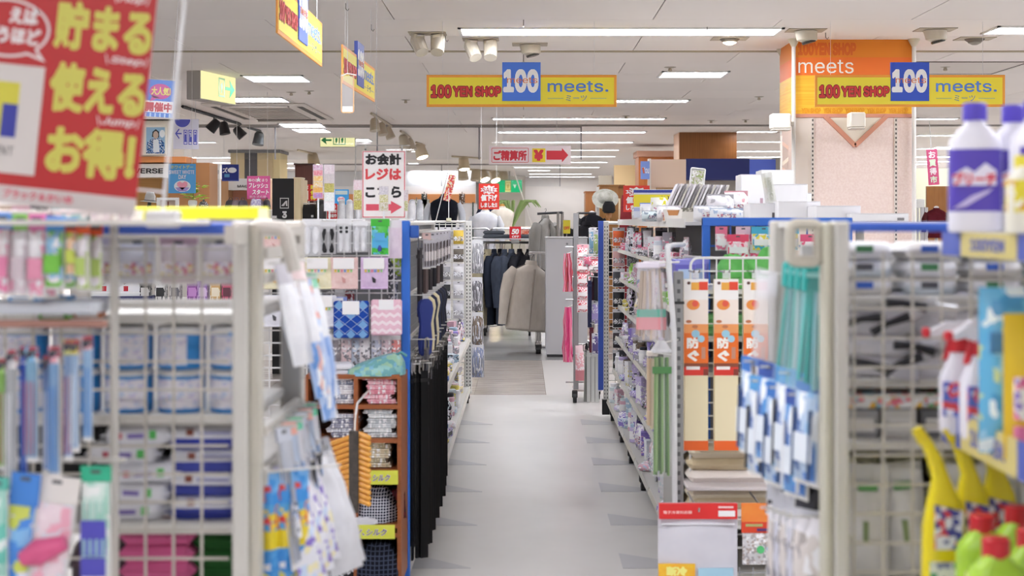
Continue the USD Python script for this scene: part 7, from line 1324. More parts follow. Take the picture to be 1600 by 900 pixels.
# beige cloths on the lower shelf, clear packs below
for i in range(5): item(('beigec', i % 3), folded(.36, .22, 1, .045, [MOTTLE(['ece2dc', 'd8c8a8', 'dcd0b8'][i % 3], ['f0e8e2', 'e2d4b8', 'e4dac6'][i % 3], 6, .9, spec=.1)], i), 'folded_sheet', 'folded beige sheet under the orange packs, %s from the shelf' % ORD[i], 'folded sheet', (PX(1146, ey) + .004 * i, ey + .07, PZ(752, ey) + .046 * i if i < 3 else .315 + .046 * (i - 3)), (0, 0, [1, -2, 1.5, 0, 1][i]), 'folded beige sheets under the orange packs')
for i in range(3): item(('beigec', i % 3), None, 'folded_sheet', 'folded beige sheet on the shelf below the white shelf edge, %s from the bottom' % ORD[i], 'folded sheet', (PX(1146, ey), ey + .08, PZ(752, ey) - .16 + .0465 * i), (0, 0, i), 'folded beige sheets below the shelf edge')
part(e, 'shelf', bx(PX(1068, ey), 1.72, ey - .04, 6.04, PZ(752, ey) - .175, PZ(752, ey) - .161), C('d8d6d2', .4), False)
d = 5.0; k = d / F
t = thing('storage_pack', 'large clear zip bag pack with red header low on the middle right rack', 'pack', (PX(1090, d), d, PZ(785, d))); w, h = 124 * k, 135 * k
part(t, 'pack', mv(pillow(w, h, .03, nx=6, nz=6, seal=.02), 0, 0, 0), MOTTLE('c8c6d0', 'd8d6de', 3, .25), 60); part(t, 'header', bx(-w * .49, w * .49, -.022, .004, -24 * k, -.001), C('dc2c2c', .4), False, 'red header card')
part(t, 'lettering', text('電子冷凍対応袋', -w * .44, -w * .08, -16 * k, -11 * k, -.022, 'cjk', 2, .001), C('f2b8b4', .4), False); part(t, 'white_tag', bx(w * .25, w * .46, -.0232, -.022, -20 * k, -11 * k), C('f2eef0', .4), False); part(t, 'white_tag', bx(w * .25, w * .44, -.0232, -.022, -7 * k, -4 * k), C('f0c8c8', .4), False); part(t, 'zip_line', bx(-w * .46, w * .46, -.02, -.012, -33 * k, -31 * k), C('e8e8ee', .3), False)
part(t, 'yellow_label', bx(-w * .5, -w * .04, -.022, -.012, -135 * k, -94 * k), MOTTLE('f0a02c', 'f4cc34', 12, .4), False); part(t, 'lettering', text('断冷', -w * .40, -w * .14, -113 * k, -98 * k, -.022, 'cjk', 6, .001), C('f6ee88', .4), False); part(t, 'blue_panel', bx(.0, w * .44, -.02, -.012, -135 * k, -101 * k), C('a8d0e4', .4), False); part(t, 'hook', cat(tube([(0, .3, -10 * k), (0, -.04, -10 * k), (0, -.045, -5 * k)], .004)), CHROME())
t = thing('net_pack', 'orange headed net bag pack beside the red headed clear pack', 'pack', (PX(1191, d), d, PZ(786, d))); w = 66 * k
part(t, 'header', bx(-w / 2, w / 2, -.006, .002, -46 * k, 0), MOTTLE('ee6c30', 'f09440', 6, .4), False); part(t, 'red_band', bx(-w / 2, w / 2, -.007, .002, -46 * k, -29 * k), C('dc4628', .4), False); part(t, 'green_line', bx(-w * .4, w * .0, -.0085, -.006, -36 * k, -32 * k), C('b0b070', .4), False); part(t, 'pack', mv(pillow(w * .94, 52 * k, .03, nx=5, nz=5), 0, 0, -44 * k), PRINT('d4d2d4', ['a8a4a8', 'f0eef0', 'b0a098'], (60, 60, 60), .55), 60)
for cx, z_, r_, c_ in ((.35, 55, 6, 'e0d838'), (-.06, 71, 6, '58c078'), (.14, 70, 4.5, '88c0e8')): part(t, 'round_sticker', poly([(cx * w + r_ * k * math.cos(a_), -z_ * k + r_ * k * math.sin(a_)) for a_ in np.linspace(0, 6.283, 18)[:-1]], -.021, -.014), C(c_, .4), False)
part(t, 'purple_mark', bx(-.02, w * .45, -.0095, -.006, -43 * k, -39 * k), C('5a3470', .4), False); part(t, 'hook', tube([(.01, .34, -12 * k), (.01, -.03, -12 * k)], .004), CHROME())
t = thing('clear_bag', 'clear bag of pale utensils hanging right of the net bag pack', 'bag', (PX(1252, 4.6), 4.6, PZ(800, 4.6))); part(t, 'bag', pillow(.11, .22, .05, bot=.4), PRINT('d8d0cc', ['b8b0ac', 'e8e4e4'], (30, 30, 15), .5, .2), 60); part(t, 'header_card', bx(-.04, .04, -.004, .004, -.02, .03), C('d8d4d4', .4), False); part(t, 'hook', tube([(0, .0, .01), (.3, .1, .01)], .003), STEEL())
part(e, 'lower_grid', grid(PX(1070, ey - .12), PX(1236, ey - .12), .05, PZ(884, ey - .12), ey - .14, .05, .002), C('b8b8ba', .4), False)
# stick bundles on the aisle side of the middle right rack
PNK = [C('c8b49c', .5), C('b8a48c', .5), C('e0dce0', .4), C('b0a49c', .5), C('d0c8c8', .5), C('dcc8b8', .5)]
for i, (px, py, dd, L) in enumerate([(1012, 410, 4.95, .27), (1022, 408, 5.2, .29)]):
    t = thing('stick_bundle', ['clear wrapped bundle of beige sticks with a lilac header, hanging nearest the aisle', 'second clear wrapped stick bundle right behind the nearest one'][i], 'stick bundle', (PX(px, dd), dd, PZ(py, dd))); sticks(9, L, .0045, PNK, .03, i, (1.0, .3, FILM('ece8f0', .14)), (.02, C('e2dae6', .35)), .3)(t)
    part(t, 'pink_band', bx(-.042, .042, -.03, -.027, -L * .86, -L * .7), FILM('e89aa0', .7), False); part(t, 'teal_band', bx(-.04, .04, -.03, -.027, -L * .7, -L * .6), FILM('6ab8a4', .7), False); part(t, 'hook', tube([(0, 0, -.005), (.57 - PX(px, dd), 5.21 - dd, -.005)], .003), STEEL())
t = thing('stick_bundle', 'clear tube of green garden sticks hanging beside the grey slotted pole', 'stick bundle', (PX(1033, 5.05), 5.05, PZ(545, 5.05))); kk5 = 5.05 / F
sticks(16, 200 * kk5, .0042, [C('4c7a34', .5), C('6a9448', .5), C('3a6428', .5), C('88a868', .5)], .026, 4, (.99, .1, FILM('e8f0ea', .10)), (.012, C('dfe0e4', .35)), .08)(t); part(t, 'green_label', bx(-.034, .034, -.036, -.033, -.085, -.06), C('4a7c48', .4), False); part(t, 'cap', lathe([(.03, -.01), (.034, .0), (.02, .022), (.012, .03)], 14), FILM('ececf0', .7)); part(t, 'hook', tube([(0, 0, .02), (.57 - PX(1033, 5.05), .16, .02)], .003), STEEL())
t = thing('stick_bundle', 'pale bamboo stick bundle behind the green garden sticks', 'stick bundle', (PX(1019, 5.4), 5.4, PZ(548, 5.4))); sticks(6, .3, .0045, [C('dcc4a4', .5), C('d0b490', .5)], .016, 6, (.99, .1, FILM('f0ece4', .12)), (.02, C('ece4dc', .4)))(t); part(t, 'hook', tube([(0, 0, -.005), (.575 - PX(1019, 5.4), -.18, -.005)], .003), STEEL())

# goods heaped on top of the right shelving
TZ = EYE - .004
for i, (p0, p1, q0, q1, dd, lab) in enumerate([(1158, 1195, 273, 344, 7.6, 'tall white carton on the right shelf top beside the leaning clear case'), (1190, 1240, 266, 344, 7.9, 'taller white carton behind the leaning clear case'), (1205, 1262, 288, 344, 7.2, 'wide white carton in the middle of the white pile'), (1216, 1282, 315, 344, 6.8, 'low white carton in front of the white pile'), (1240, 1268, 302, 344, 7.4, 'narrow white carton at the right of the white pile'), (1172, 1215, 318, 344, 6.9, 'low white carton under the clear case'), (1275, 1345, 322, 344, 6.6, 'long low white carton at the right end of the white pile'), (1330, 1420, 334, 344, 6.5, 'flat white carton lying beside the long low one')]):
    kq = dd / F; t = thing('white_carton', lab, 'carton', (PX((p0 + p1) / 2, dd), dd, TZ)); hh = PZ(q0, dd) - TZ
    part(t, 'box', bx(-(p1 - p0) * kq / 2, (p1 - p0) * kq / 2, -.0, .2, 0, hh, .002), C('ecebee', .5)); part(t, 'lid_flap', bx(-(p1 - p0) * kq / 2, (p1 - p0) * kq / 2, -.001, .1, hh, hh + .002), C('e2e0e4', .5), False); part(t, 'print_mark', bx((p1 - p0) * kq * .3, (p1 - p0) * kq * .42, -.001, 0, hh * .15, hh * .5), C(['b89aa8', '6a6468', 'c8c4cc', '8a888c'][i % 4], .5), False)
part(dk, 'top_extension', bx(1.1, 2.0, 6.06, 8.2, EYE - .03, EYE - .006), C('d2d0cc', .45), False); each(dk, 'extension_post', [bx(1.9, 1.94, 6.1, 6.14, 0, EYE - .03), bx(1.9, 1.94, 8.1, 8.14, 0, EYE - .03)], CRM(), False)
t = thing('clear_case', 'clear case leaning upright on the white cartons', 'case', (PX(1205, 7.0), 7.0, PZ(318, 6.9)), (0, -9, 0)); part(t, 'case', bx(-.018, .018, -.06, .06, 0, .155, .004), FILM('d0d2c8', .45)); part(t, 'insert', bx(-.008, .008, -.05, .05, .02, .13), PRINT('c8c8b8', ['a0a48c', 'ececec'], (60, 60, 60), .5), False)
t = thing('clear_case', 'square clear case with a green card standing on the paper sleeves', 'case', (PX(1088, 7.4), 7.4, PZ(292, 7.4)), (0, 6, 0)); part(t, 'case', bx(-.036, .036, -.004, .004, 0, .095), FILM('e0e0dc', .5), False); part(t, 'card', bx(-.03, .03, -.006, -.004, .008, .085), PRINT('c4c0b4', ['98a468', 'e8e8e4'], (60, 60, 60), .5), False); part(t, 'case_frame', mv(ring(.074, .097, .003, -.005, .006), 0, 0, .0475), C('f0f0ee', .4))
for i in range(16):
    px = 1042 + i * 5.2; dd = 7.2 + .02 * i
    item(('psleeve', i % 4), (lambda q: lambda t: (part(t, 'sleeve', bx(-.004, .004, -.07, .07, 0, .13), [MOTTLE('e0dee2', 'eceaee', 9, .4), C('d0ccce', .4), C('c4c0c2', .4), C('e8e6ea', .4)][q], False), part(t, 'spine', bx(-.005, .005, -.072, -.07, 0, .132), C(['c8c4c8', 'f0eef0', '8a8688', 'd8d4c8'][q], .4), False)))(i % 4), 'paper_sleeve', 'leaning paper sleeve in the fan on the right shelf top, %s from the yellow board' % ORD[i], 'paper sleeve', (PX(px, dd), dd, TZ + .07), (0, 24, 0), 'leaning paper sleeves on the right shelf top')
t = thing('sleeve_tray', 'low grey tray holding the fan of paper sleeves', 'tray', (PX(1088, 7.3), 7.3, TZ)); part(t, 'tray', bx(-.17, .2, -.1, .12, 0, .07, .004), PRINT('8c887c', ['c8c4b8', '6a665c'], (40, 40, 40), .5)); part(t, 'front_lip', bx(-.17, .2, -.104, -.1, .0, .05), C('dcd8d0', .4), False)
t = thing('open_box', 'small white box with an orange cut-out front beside the sleeve tray', 'box', (PX(1050, 7.0), 7.0, TZ)); kq = 7 / F
part(t, 'box', poly(Polygon([(-.04, 0), (.04, 0), (.045, .06), (-.05, .06)]).difference(Polygon([(-.022, .03), (.022, .03), (.03, .056), (-.03, .056)])), -.06, -.055), C('efeae4', .4), False); part(t, 'body', bx(-.04, .04, -.05, .06, 0, .058), C('d8965c', .5), False); part(t, 'base', bx(-.045, .045, -.056, .06, -.0, .006), C('efeae4', .4), False)
for i, (px, py0, w, hh, c1, c2, lab) in enumerate([(1012, 318, .1, .12, 'dcdce2', '5a78c8', 'white bag with a blue print on the right shelf top'), (1030, 308, .1, .14, 'e2e2da', 'd8d040', 'white bag with a yellow edge beside the yellow board'), (1024, 330, .14, .07, 'd8e4e8', '6a7c8c', 'pale blue packet with script lettering on the shelf edge'), (998, 326, .1, .08, 'dcd4d8', 'b0a8b0', 'pale pink bag at the end of the right shelf top'), (1045, 322, .12, .1, 'e4e2e6', 'c8c8d0', 'clear bag below the paper sleeves'), (1110, 322, .16, .1, 'e6e6ea', 'c8ccd8', 'clear bag in front of the white cartons'), (1135, 326, .15, .08, 'e2e6ee', 'a8bcd8', 'pale blue bag in front of the white cartons'), (1125, 305, .14, .13, 'dedce2', 'b0aeb4', 'patterned bag between sleeves and white cartons'), (1150, 300, .12, .13, 'e6e4e8', 'd8a0a8', 'white bag with small red marks beside the cartons')]):
    dd = [8.6, 8.2, 7.3, 9.4, 7.05, 6.6, 6.5, 7.1, 7.3][i]; t = thing('goods_bag', lab, 'bag', (PX(px, dd), dd, TZ), (0, 0, [15, -10, 5, 20, -8, 4, -6, 8, -4][i])); hh = max(.05, PZ(py0, dd) - TZ)
    bag(w, .09, hh, PRINT(c1, [c2, 'f2f2f4', c1], (25, 25, 25), .6, .2), C(c2, .4), i)(t)
    if 'script' in lab: part(t, 'lettering', text('Linen', -.05, .05, hh * .3, hh * .7, -.052, 'inter', 0, .001, 20), C('3a5a70', .4), False)
for i in range(9):
    px = 1095 + i * 8; item(('cardrow', i % 3), carton(.022, .1, .06, C(['8a8688', 'e4e0e2', '4a4648'][i % 3], .4), C('d8d4d8', .4), C('f0eef0', .4)), 'thin_box', 'thin upright box in the row behind the clear bags, %s from the sleeve fan' % ORD[i], 'box', (PX(px, 7.8), 7.8, TZ + .06), (0, 8, 0), 'thin upright boxes on the right shelf top')
t = thing('box_tray', 'shallow white tray under the row of thin upright boxes', 'tray', (PX(1127, 7.8), 7.8, TZ)); part(t, 'tray', bx(-.14, .14, -.06, .06, 0, .058, .004), C('e0dee0', .4)); part(t, 'front_lip', bx(-.14, .14, -.064, -.06, .0, .068), C('ececee', .4), False)

# ================================================================ front right rack (F)
FY, FYB = 2.4, 2.90; fr = thing('display_rack', 'cream steel front right rack with blue top bar and wire grid end', 'display rack', (0, 0, 0)); k = FY / F
FX0, FX1 = PX(1289, FY), 1.45
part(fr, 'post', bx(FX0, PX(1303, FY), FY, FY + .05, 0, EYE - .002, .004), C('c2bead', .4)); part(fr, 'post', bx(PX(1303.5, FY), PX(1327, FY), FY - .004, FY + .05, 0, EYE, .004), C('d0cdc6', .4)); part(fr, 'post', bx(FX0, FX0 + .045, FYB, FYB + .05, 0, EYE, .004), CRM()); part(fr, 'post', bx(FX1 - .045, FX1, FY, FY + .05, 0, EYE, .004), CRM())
part(fr, 'top_bar', bx(PX(1327, FY), FX1 - .045, FY + .006, FY + .04, PZ(362, FY), PZ(348, FY), .003), C('3c68d0', .4), label='blue top bar')
part(fr, 'wire_grid', grid(PX(1387 - 46.3, FY), FX1 - .05, .05, PZ(395, FY), FY + .03, .05, .0020), C('c8c3b8', .4), False)
part(fr, 'side_loop', mv(rot(ring(.048, .064, .010, 0, .011), (0, 0, 1), 0), PX(1263, FY), FY + .03, PZ(380, FY)), C('c8c2b4', .4))
for z in (PZ(462, 2.5), PZ(592, 2.5), PZ(690, 2.5), .80, .5, .2): part(fr, 'shelf', bx(FX0 + .03, FX1 - .03, FY + .10, FYB, z - .016, z, .003), C('d2cfca', .45))
part(fr, 'top_shelf', bx(FX0 + .01, FX1, FY + .34, FYB, EYE - .014, EYE - .002), C('d4d2ce', .4), False); part(fr, 'back_board', bx(FX0 + .05, FX1, 2.86, 2.88, .1, EYE - .05), C('dcdad8', .6), False)
# goods behind the right grid
for i in range(12):
    item(('fclr', i % 3), flat_pack(.10, .12, .03, MOTTLE(['e4e0dc', 'dce0e8', 'eaeaee'][i % 3], 'f2f2f4', 30, .3), C(['dcd8d4', 'd0d8e0', 'e4e4e8'][i % 3], .4), 0, [(-.2, .1, .4, .8, C(['3c68c8', '5a5a60', '4a8a5a'][i % 3], .4))]), 'clear_box', 'clear utensil pack on the top shelf behind the right grid, %s from the cream post' % ORD[i], 'clear pack', (PX(1345, 2.56) + (i % 4) * .115, 2.57 + .0 * i, PZ(462, 2.5) + .032 * (i // 4)), (0, 0, 0), 'clear packs on the top right shelf')
    item(('fwht', i % 2), flat_pack(.125, .12, .038, MOTTLE('e2e0e6', 'eceaf0', 9, .35), None, 0, []), 'white_packet', 'white packet behind the right grid, upper shelf, %s placed' % ORD[i], 'packet', (PX(1362, 2.56) + (i % 3) * .135, 2.58, PZ(592, 2.5) + .0385 * (i // 3)), (0, [2, -3, 1][i % 3], [4, -3, 5][i % 3]), 'white packets behind the right grid')
for i, (px, py, a) in enumerate([(1362, 572, 12), (1415, 568, -24), (1432, 545, 10), (1355, 500, -10), (1420, 478, 8), (1395, 505, -25)]):
    item(('bkhandle', i % 2), lambda t: (part(t, 'handle', tube([(-.04, 0, 0), (-.01, 0, .004), (.03, 0, .0)], [.008, .006, .009], 8), C('1e1e24', .4)), part(t, 'blade', bx(.03, .085, -.002, .002, -.012, .012, .002), C('c8c8cc', .3, .8))), 'kitchen_tool', 'black handled kitchen tool lying behind the right grid, %s counted from the low left one' % ORD[i], 'kitchen tool', (PX(px, 2.48), 2.478, PZ(py, 2.48)), (0, a, 0), 'black handled kitchen tools behind the right grid')
for i in range(8):
    item(('fdk', i % 4), carton(.06, .1, .05, C(['9a9a9e', 'c8c6c4', '6a6a70', 'd4d0d0'][i % 4], .4), None, C('e0dedc', .4)), 'grey_box', 'grey boxed tool behind the right grid, lower shelf, %s from the cream post' % ORD[i], 'box', (PX(1345, 2.56) + (i % 8) * .068, 2.6, PZ(690, 2.5)), (0, 0, 0), 'grey boxed tools behind the right grid')
for i in range(7):
    item(('fcol', i % 4), flat_pack(.1, .1, .028, PRINT(['9cc4d8', 'd8dce4', '78b888', 'b8d0e8'][i % 4], ['e8b840', 'e8788c', 'f4f2f4'], (40, 40, 40), .5)), 'sponge_packet', 'pale coloured sponge packet on top of the grey boxes, %s from the cream post' % ORD[i], 'packet', (PX(1345, 2.56) + i * .08, 2.6, PZ(690, 2.5) + .0505), (0, 0, 5 * (i % 3)), 'sponge packets behind the right grid')
for i in range(6):
    t = item(('tubepk', i % 2), (lambda q: lambda t: (part(t, 'pouch', mv(pillow(.075, .21, .05, bot=.6, seed=q), 0, 0, .21), MOTTLE('dedcda', 'e8e6e4', 10, .35), 60), part(t, 'green_logo', bx(-.02, .014, -.026, -.015, .165, .178), C('5aa05c', .4), False), part(t, 'print', bx(-.012, -.002, -.03, -.02, .07, .11), C('8a9c6c', .4), False)))(i % 2), 'white_pouch', 'white refill pouch with green mark behind the right grid, %s from cream post' % ORD[i], 'pouch', (PX(1360, 2.56) + i * .082, 2.58 + .02 * (i % 2), .80), (0, [0, -5, 4][i % 3], 6 * (i % 3) - 6), 'white refill pouches behind the right grid')
    item(('lowj', i % 3), jar(.035, .09, C(['7a7848', 'd8d4d0', '5a4a30'][i % 3], .3), C(['4a4830', 'c8c4c0', '3a3020'][i % 3], .4), C('d8d4b0', .5)), 'small_jar', 'small jar standing above the white pouches behind the right grid, %s from the cream post' % ORD[i], 'jar', (PX(1350, 2.7) + i * .078, 2.72, PZ(758, 2.7)), (0, 0, 0), 'small jars behind the right grid')
    item(('lowb', i % 3), carton(.07, .12, .2, C(['c8c6c8', '9a9698', 'd8d6d8'][i % 3], .5), None, C('d8d8d8', .5)), 'tall_box', 'tall grey box at the bottom behind the right grid, %s from the cream post' % ORD[i], 'box', (PX(1350, 2.7) + i * .08, 2.62, .5), (0, 0, 0), 'tall grey boxes behind the right grid')
part(fr, 'shelf', bx(FX0 + .03, FX1 - .03, 2.66, 2.85, PZ(758, 2.7) - .014, PZ(758, 2.7)), C('d2cfca', .45), False)
# aisle side of the front right rack
fh = []
TEAL = [C('2fb0a8', .35), C('4cc0b8', .35), C('58b8c0', .35), C('dfe6e8', .3), C('8cc8d0', .35)]
for i in range(4):
    Y = 2.54 + i * .065; X = .520
    t = thing('stick_bundle', 'clear pack of long teal sticks hanging beside the right cream post, %s from it' % ORD[i], 'stick bundle', (X, Y, PZ(412, 2.62)), (0, 3, 0))
    sticks(7, .225, .004, TEAL, .015, 40 + i, (1.0, .25, FILM('d8f0f0', .12)), (.05, C('2eaaa4', .4)), .35)(t); part(t, 'header_print', bx(-.018, .018, -.018, -.0162, -.022, -.014), C('a8e0dc', .4), False); fh.append([(.55, Y, PZ(412, 2.62) - .01), (X - .01, Y, PZ(412, 2.62) - .01)])
for i in range(7):
    Y = 2.56 + i * .055; X = .515 - .008 * i; py = 592 if i % 2 else 565
    item(('bluecard', i % 3), hang_card(.07, .20, C(['3c78c8', '3a58a8', '58a0d8'][i % 3], .4), PRINT(['b8cce4', '5a98d8', 'd8e0ec'][i % 3], ['5a88d0', 'f0f4f8', '9cc4e8', '4a70b8'], (30, 30, 12), .4), C('e4eaf2', .4), (2, C(['38507c', 'e8eaf0', '2a2a34'][i % 3], .4)), .02, .15), 'brush_pack', 'blue and white brush pack on the front right rack, %s from cream post' % ORD[i], 'brush pack', (X, Y, PZ(py, 2.8)), (0, 3, -62), 'blue brush packs on the front right rack'); fh.append([(.55, Y, PZ(py, 2.8) - .008), (X - .02, Y, PZ(py, 2.8) - .008)])
for i in range(3):
    Y = 2.84 + i * .05; X = .485
    item(('gclear', i % 2), pouch(.09, .30, .03, [(.15, FILM('e4e4ea', .25)), (.5, FILM('dcd8d8', .14)), (.35, PRINT('c8c4c8', ['6a6060', 'f0f0f4'], (30, 30, 20), .5, .3))], .2, i), 'clear_pouch', 'grey clear pouch crossing in front of the third orange pack, %s from the aisle end' % ORD[2 - i], 'pouch', (X + .01 * i, Y, PZ(412, 3.2) - .01 * i), (0, 5, -72), 'clear pouches on the front right rack'); fh.append([(.56, Y, PZ(412, 3.2) - .01), (X, Y, PZ(412, 3.2) - .01)])
    item(('greensm', i % 2), hang_card(.06, .15, C('3cae6c', .4), PRINT('78c898', ['f0f4f0', '2c8a58'], (40, 40, 40), .5), C('e8f0e8', .4), None, .02, .2), 'green_pack', 'green pack below the clear pouches on the front right rack, %s from the aisle end' % ORD[2 - i], 'pack', (.50, 2.82 + i * .05, PZ(575, 2.9)), (0, 3, -65), 'green packs on the front right rack'); fh.append([(.56, 2.82 + i * .05, PZ(575, 2.9) - .008), (.485, 2.82 + i * .05, PZ(575, 2.9) - .008)])
for i in range(5):
    Y = 2.6 + i * .07; item(('lowclear', i % 2), pouch(.08, .2, .04, [(.15, C('d8d4d8', .4)), (.85, PRINT(['d4ccc8', 'c8c8d4'][i % 2], ['b0a8a4', 'ecebee', '8c8890'], (30, 30, 15), .5, .25))], .3, 20 + i), 'utensil_pack', 'pale utensil pack low on the front right rack, %s from cream post' % ORD[i], 'utensil pack', (.525, Y, PZ(790, 2.7) - .01 * i), (0, 3, -55), 'utensil packs low on the front right rack'); fh.append([(.56, Y, PZ(790, 2.7) - .01 * i), (.48, Y, PZ(790, 2.7) - .01 * i)])
    item(('midgrey', i % 2), hang_card(.06, .16, C('6a6a72', .4), C(['3a3a44', 'c8c8d0'][i % 2], .4), C('d8d8e0', .4), None, .025, .2), 'tool_pack', 'grey tool pack, third row of the front right rack, %s from cream post' % ORD[i], 'tool pack', (.535, Y + .03, PZ(700, 2.8)), (0, 4, -30), 'grey tool packs on the front right rack'); fh.append([(.57, Y + .03, PZ(700, 2.8) - .006), (.52, Y + .03, PZ(700, 2.8) - .006)])
wires_part(fr, 'hook', fh, .0025, STEEL()); each(fr, 'hook_rail', [*[bx(.55, .565, 2.45, FYB, z - .008, z + .008) for z in (PZ(412, 2.62) - .01, PZ(590, 2.8), PZ(565, 2.8), PZ(700, 2.8), PZ(790, 2.7) - .01)]], CRM(), False)
part(fr, 'side_grid', grid(2.5, FYB, .1, EYE - .1, .565, .05, .0022, 'y'), C('b4b0aa', .4), False)

# ================================================================ cleaning shelf at the right edge (G)
g = thing('cleaning_shelf', 'near shelf unit of cleaning bottles with blue and yellow price rails at the right edge', 'shelving', (0, 0, 0)); GX, GY0, GY1 = .70, 1.55, 2.36
part(g, 'shelf', bx(GX, 1.3, GY0, GY1, PZ(376, 2.36), PZ(362, 2.36), .003), C('dcdad6', .4)); zG2 = PZ(640, 2.36); part(g, 'shelf', bx(GX, 1.3, GY0, GY1, zG2 - .05, zG2 - .03, .003), C('d4d0c8', .4)); part(g, 'shelf', bx(GX, 1.3, GY0, GY1, .66, .68, .003), C('d4d0c8', .4)); part(g, 'base', bx(GX, 1.3, GY0, GY1, 0, .12), CRM(), False)
each(g, 'upright', [bx(1.26, 1.3, GY1 - .04, GY1, 0, EYE - .02), bx(1.26, 1.3, GY0, GY0 + .04, 0, EYE - .02)], CRM(), False)
def price_rail(zt, zb):
    for j, (y0, y1, c_) in enumerate([(GY1 - .10, GY1, '4a5cb4'), (GY1 - .36, GY1 - .10, 'd0c078'), (GY1 - .46, GY1 - .36, '4a5cb4'), (GY1 - .80, GY1 - .46, 'd0c078')]):
        q = bx(GX - .006, GX - .001, y0 + .001, y1 - .001, zb, zt); part(g, 'price_rail', q, C(c_, .4), False, 'blue section of the price rail' if c_ == '4a5cb4' else 'yellow section of the price rail')
        if c_ != '4a5cb4':
            m = text('BEST CLEAN' if False else '100YEN', 0, (y1 - y0) * .6, 0, (zt - zb) * .5, 0, 'inter', 4, .001); m = mv(rot(m, (0, 0, 1), -90), GX - .006, y1 - (y1 - y0) * .2, zb + (zt - zb) * .25); part(g, 'lettering', m, C('5c64a4', .4), False)
price_rail(PZ(362, 2.36), PZ(362, 2.36) - .038); price_rail(zG2 + .005, zG2 - .05)
def bottle(r, h, body, capc, label=None, neck=.3, cap_r=.5, flat=.7, cap_h=.1):
    def f(p):
        part(p, 'body', loft([(0, 0, 0, r * .92, r * flat * .92), (0, 0, h * .02, r, r * flat), (0, 0, h * .62, r, r * flat), (0, 0, h * .72, r * .93, r * flat * .93), (0, 0, h * .80, r * .6, r * flat * .7), (0, 0, h * .83, r * neck * 1.2, r * neck * 1.2), (0, 0, h * .88, r * neck, r * neck)], 24, 2.8), body, 50)
        part(p, 'cap', lathe([(r * cap_r, h * (1 - cap_h) - .006), (r * cap_r, h * .985), (r * cap_r * .85, h)], 18), capc)
        if label: label(p, r, h, flat)
    return f
def bleach_label(p, r, h, flat):
    m = loft([(0, 0, h * .16, r * 1.008, r * flat * 1.012), (0, 0, h * .64, r * 1.008, r * flat * 1.012)], 24, 2.8); m.update_faces(m.triangles_center[:, 1] < -r * flat * .45); part(p, 'label', m, C('5a48b4', .35), 50, 'purple label')
    y = -r * flat * 1.02
    part(p, 'white_wave', poly([(-r * .8, h * .44), (-r * .3, h * .5), (0, h * .46), (r * .4, h * .53), (r * .8, h * .47), (r * .8, h * .36), (-r * .8, h * .36)], y - .002, y + .006), C('e8e4f2', .35), False); part(p, 'white_slash', poly([(-r * .8, h * .18), (-r * .3, h * .2), (r * .5, h * .3), (r * .7, h * .34), (-r * .1, h * .28)], y - .002, y + .006), C('c8bce4', .35), False)
    part(p, 'lettering', text('ブリーチ', -r * .8, r * .8, h * .36, h * .46, y - .001, 'cjk', 5, .002), C('d8485c', .35), False)
Wb = C('e8e6f0', .3)
zTop = PZ(362, 2.36)
for i, (X, Y, rz) in enumerate([(PX(1523, 2.26), 2.26, -6), (PX(1580, 2.30) + .004, 2.30, 8), (PX(1523, 2.26) - .0, 2.12, 0), (PX(1523, 2.26) + .09, 2.2, -4)][:2] + [(PX(1596, 2.18) + .03, 2.20, 2), (PX(1596, 2.30) + .055, 2.31, 0)]):
    item(('bleach',), bottle(.041, .205, Wb, C('5c4cc4', .35), bleach_label, .36, .46, .72, .11), 'bleach_bottle', 'white bleach bottle with purple cap on the top right shelf, %s from grid' % ORD[i], 'bottle', (X, Y, zTop), (0, 0, [-18, 0, 20, 8][i]))
t = thing('yellow_bottle', 'yellow labelled white bottle at the right picture edge on the top shelf', 'bottle', (PX(1600, 1.98) + .012, 2.0, zTop)); bottle(.03, .11, C('ece8d8', .35), C('e8d840', .4), None, .5, .6, .8, .16)(t); part(t, 'label', lathe([(.0305, .03), (.0305, .075)], 18), PRINT('e4d43c', ['f4f2e8', 'd8a030'], (60, 60, 60), .5))
def spray(p):
    part(p, 'body', loft([(0, 0, 0, .026, .02), (0, 0, .01, .03, .023), (0, 0, .09, .03, .023), (0, 0, .125, .016, .015), (0, 0, .14, .012, .012)], 18, 2.6), C('e4e0e8', .3), 50); part(p, 'cap_band', lathe([(.0165, .132), (.0175, .152), (.014, .156)], 14), C('d02a34', .4)); th_ = part(p, 'trigger_head', poly([(-.045, .165), (-.02, .18), (.022, .178), (.026, .158), (.012, .152), (-.012, .152), (-.018, .162), (-.042, .156)], -.011, .011), C('e8e4ea', .35), False); part(th_, 'nozzle', bx(-.056, -.044, -.008, .008, .154, .17, .003), C('d8303c', .4)); part(th_, 'trigger', poly([(-.016, .154), (-.006, .154), (-.016, .12), (-.024, .118)], -.006, .006), C('d8303c', .4), False)
    part(p, 'label', poly([(-.026, .03), (.026, .03), (.026, .085), (-.026, .085)], -.0245, -.015), PRINT('5a70c4', ['e8e8f4', 'd84850', 'd84850'], (50, 50, 50), .4), False)
zS = zG2 - .03
for i, (X, Y) in enumerate([(PX(1497, 2.3), 2.3), (PX(1530, 2.24), 2.24), (PX(1536, 2.34), 2.34)]): item(('spray',), spray, 'spray_bottle', 'white and red trigger spray bottle on the second right shelf, %s from the grid' % ORD[i], 'spray bottle', (X, Y, zS), (0, 0, [-10, 5, 0][i]))
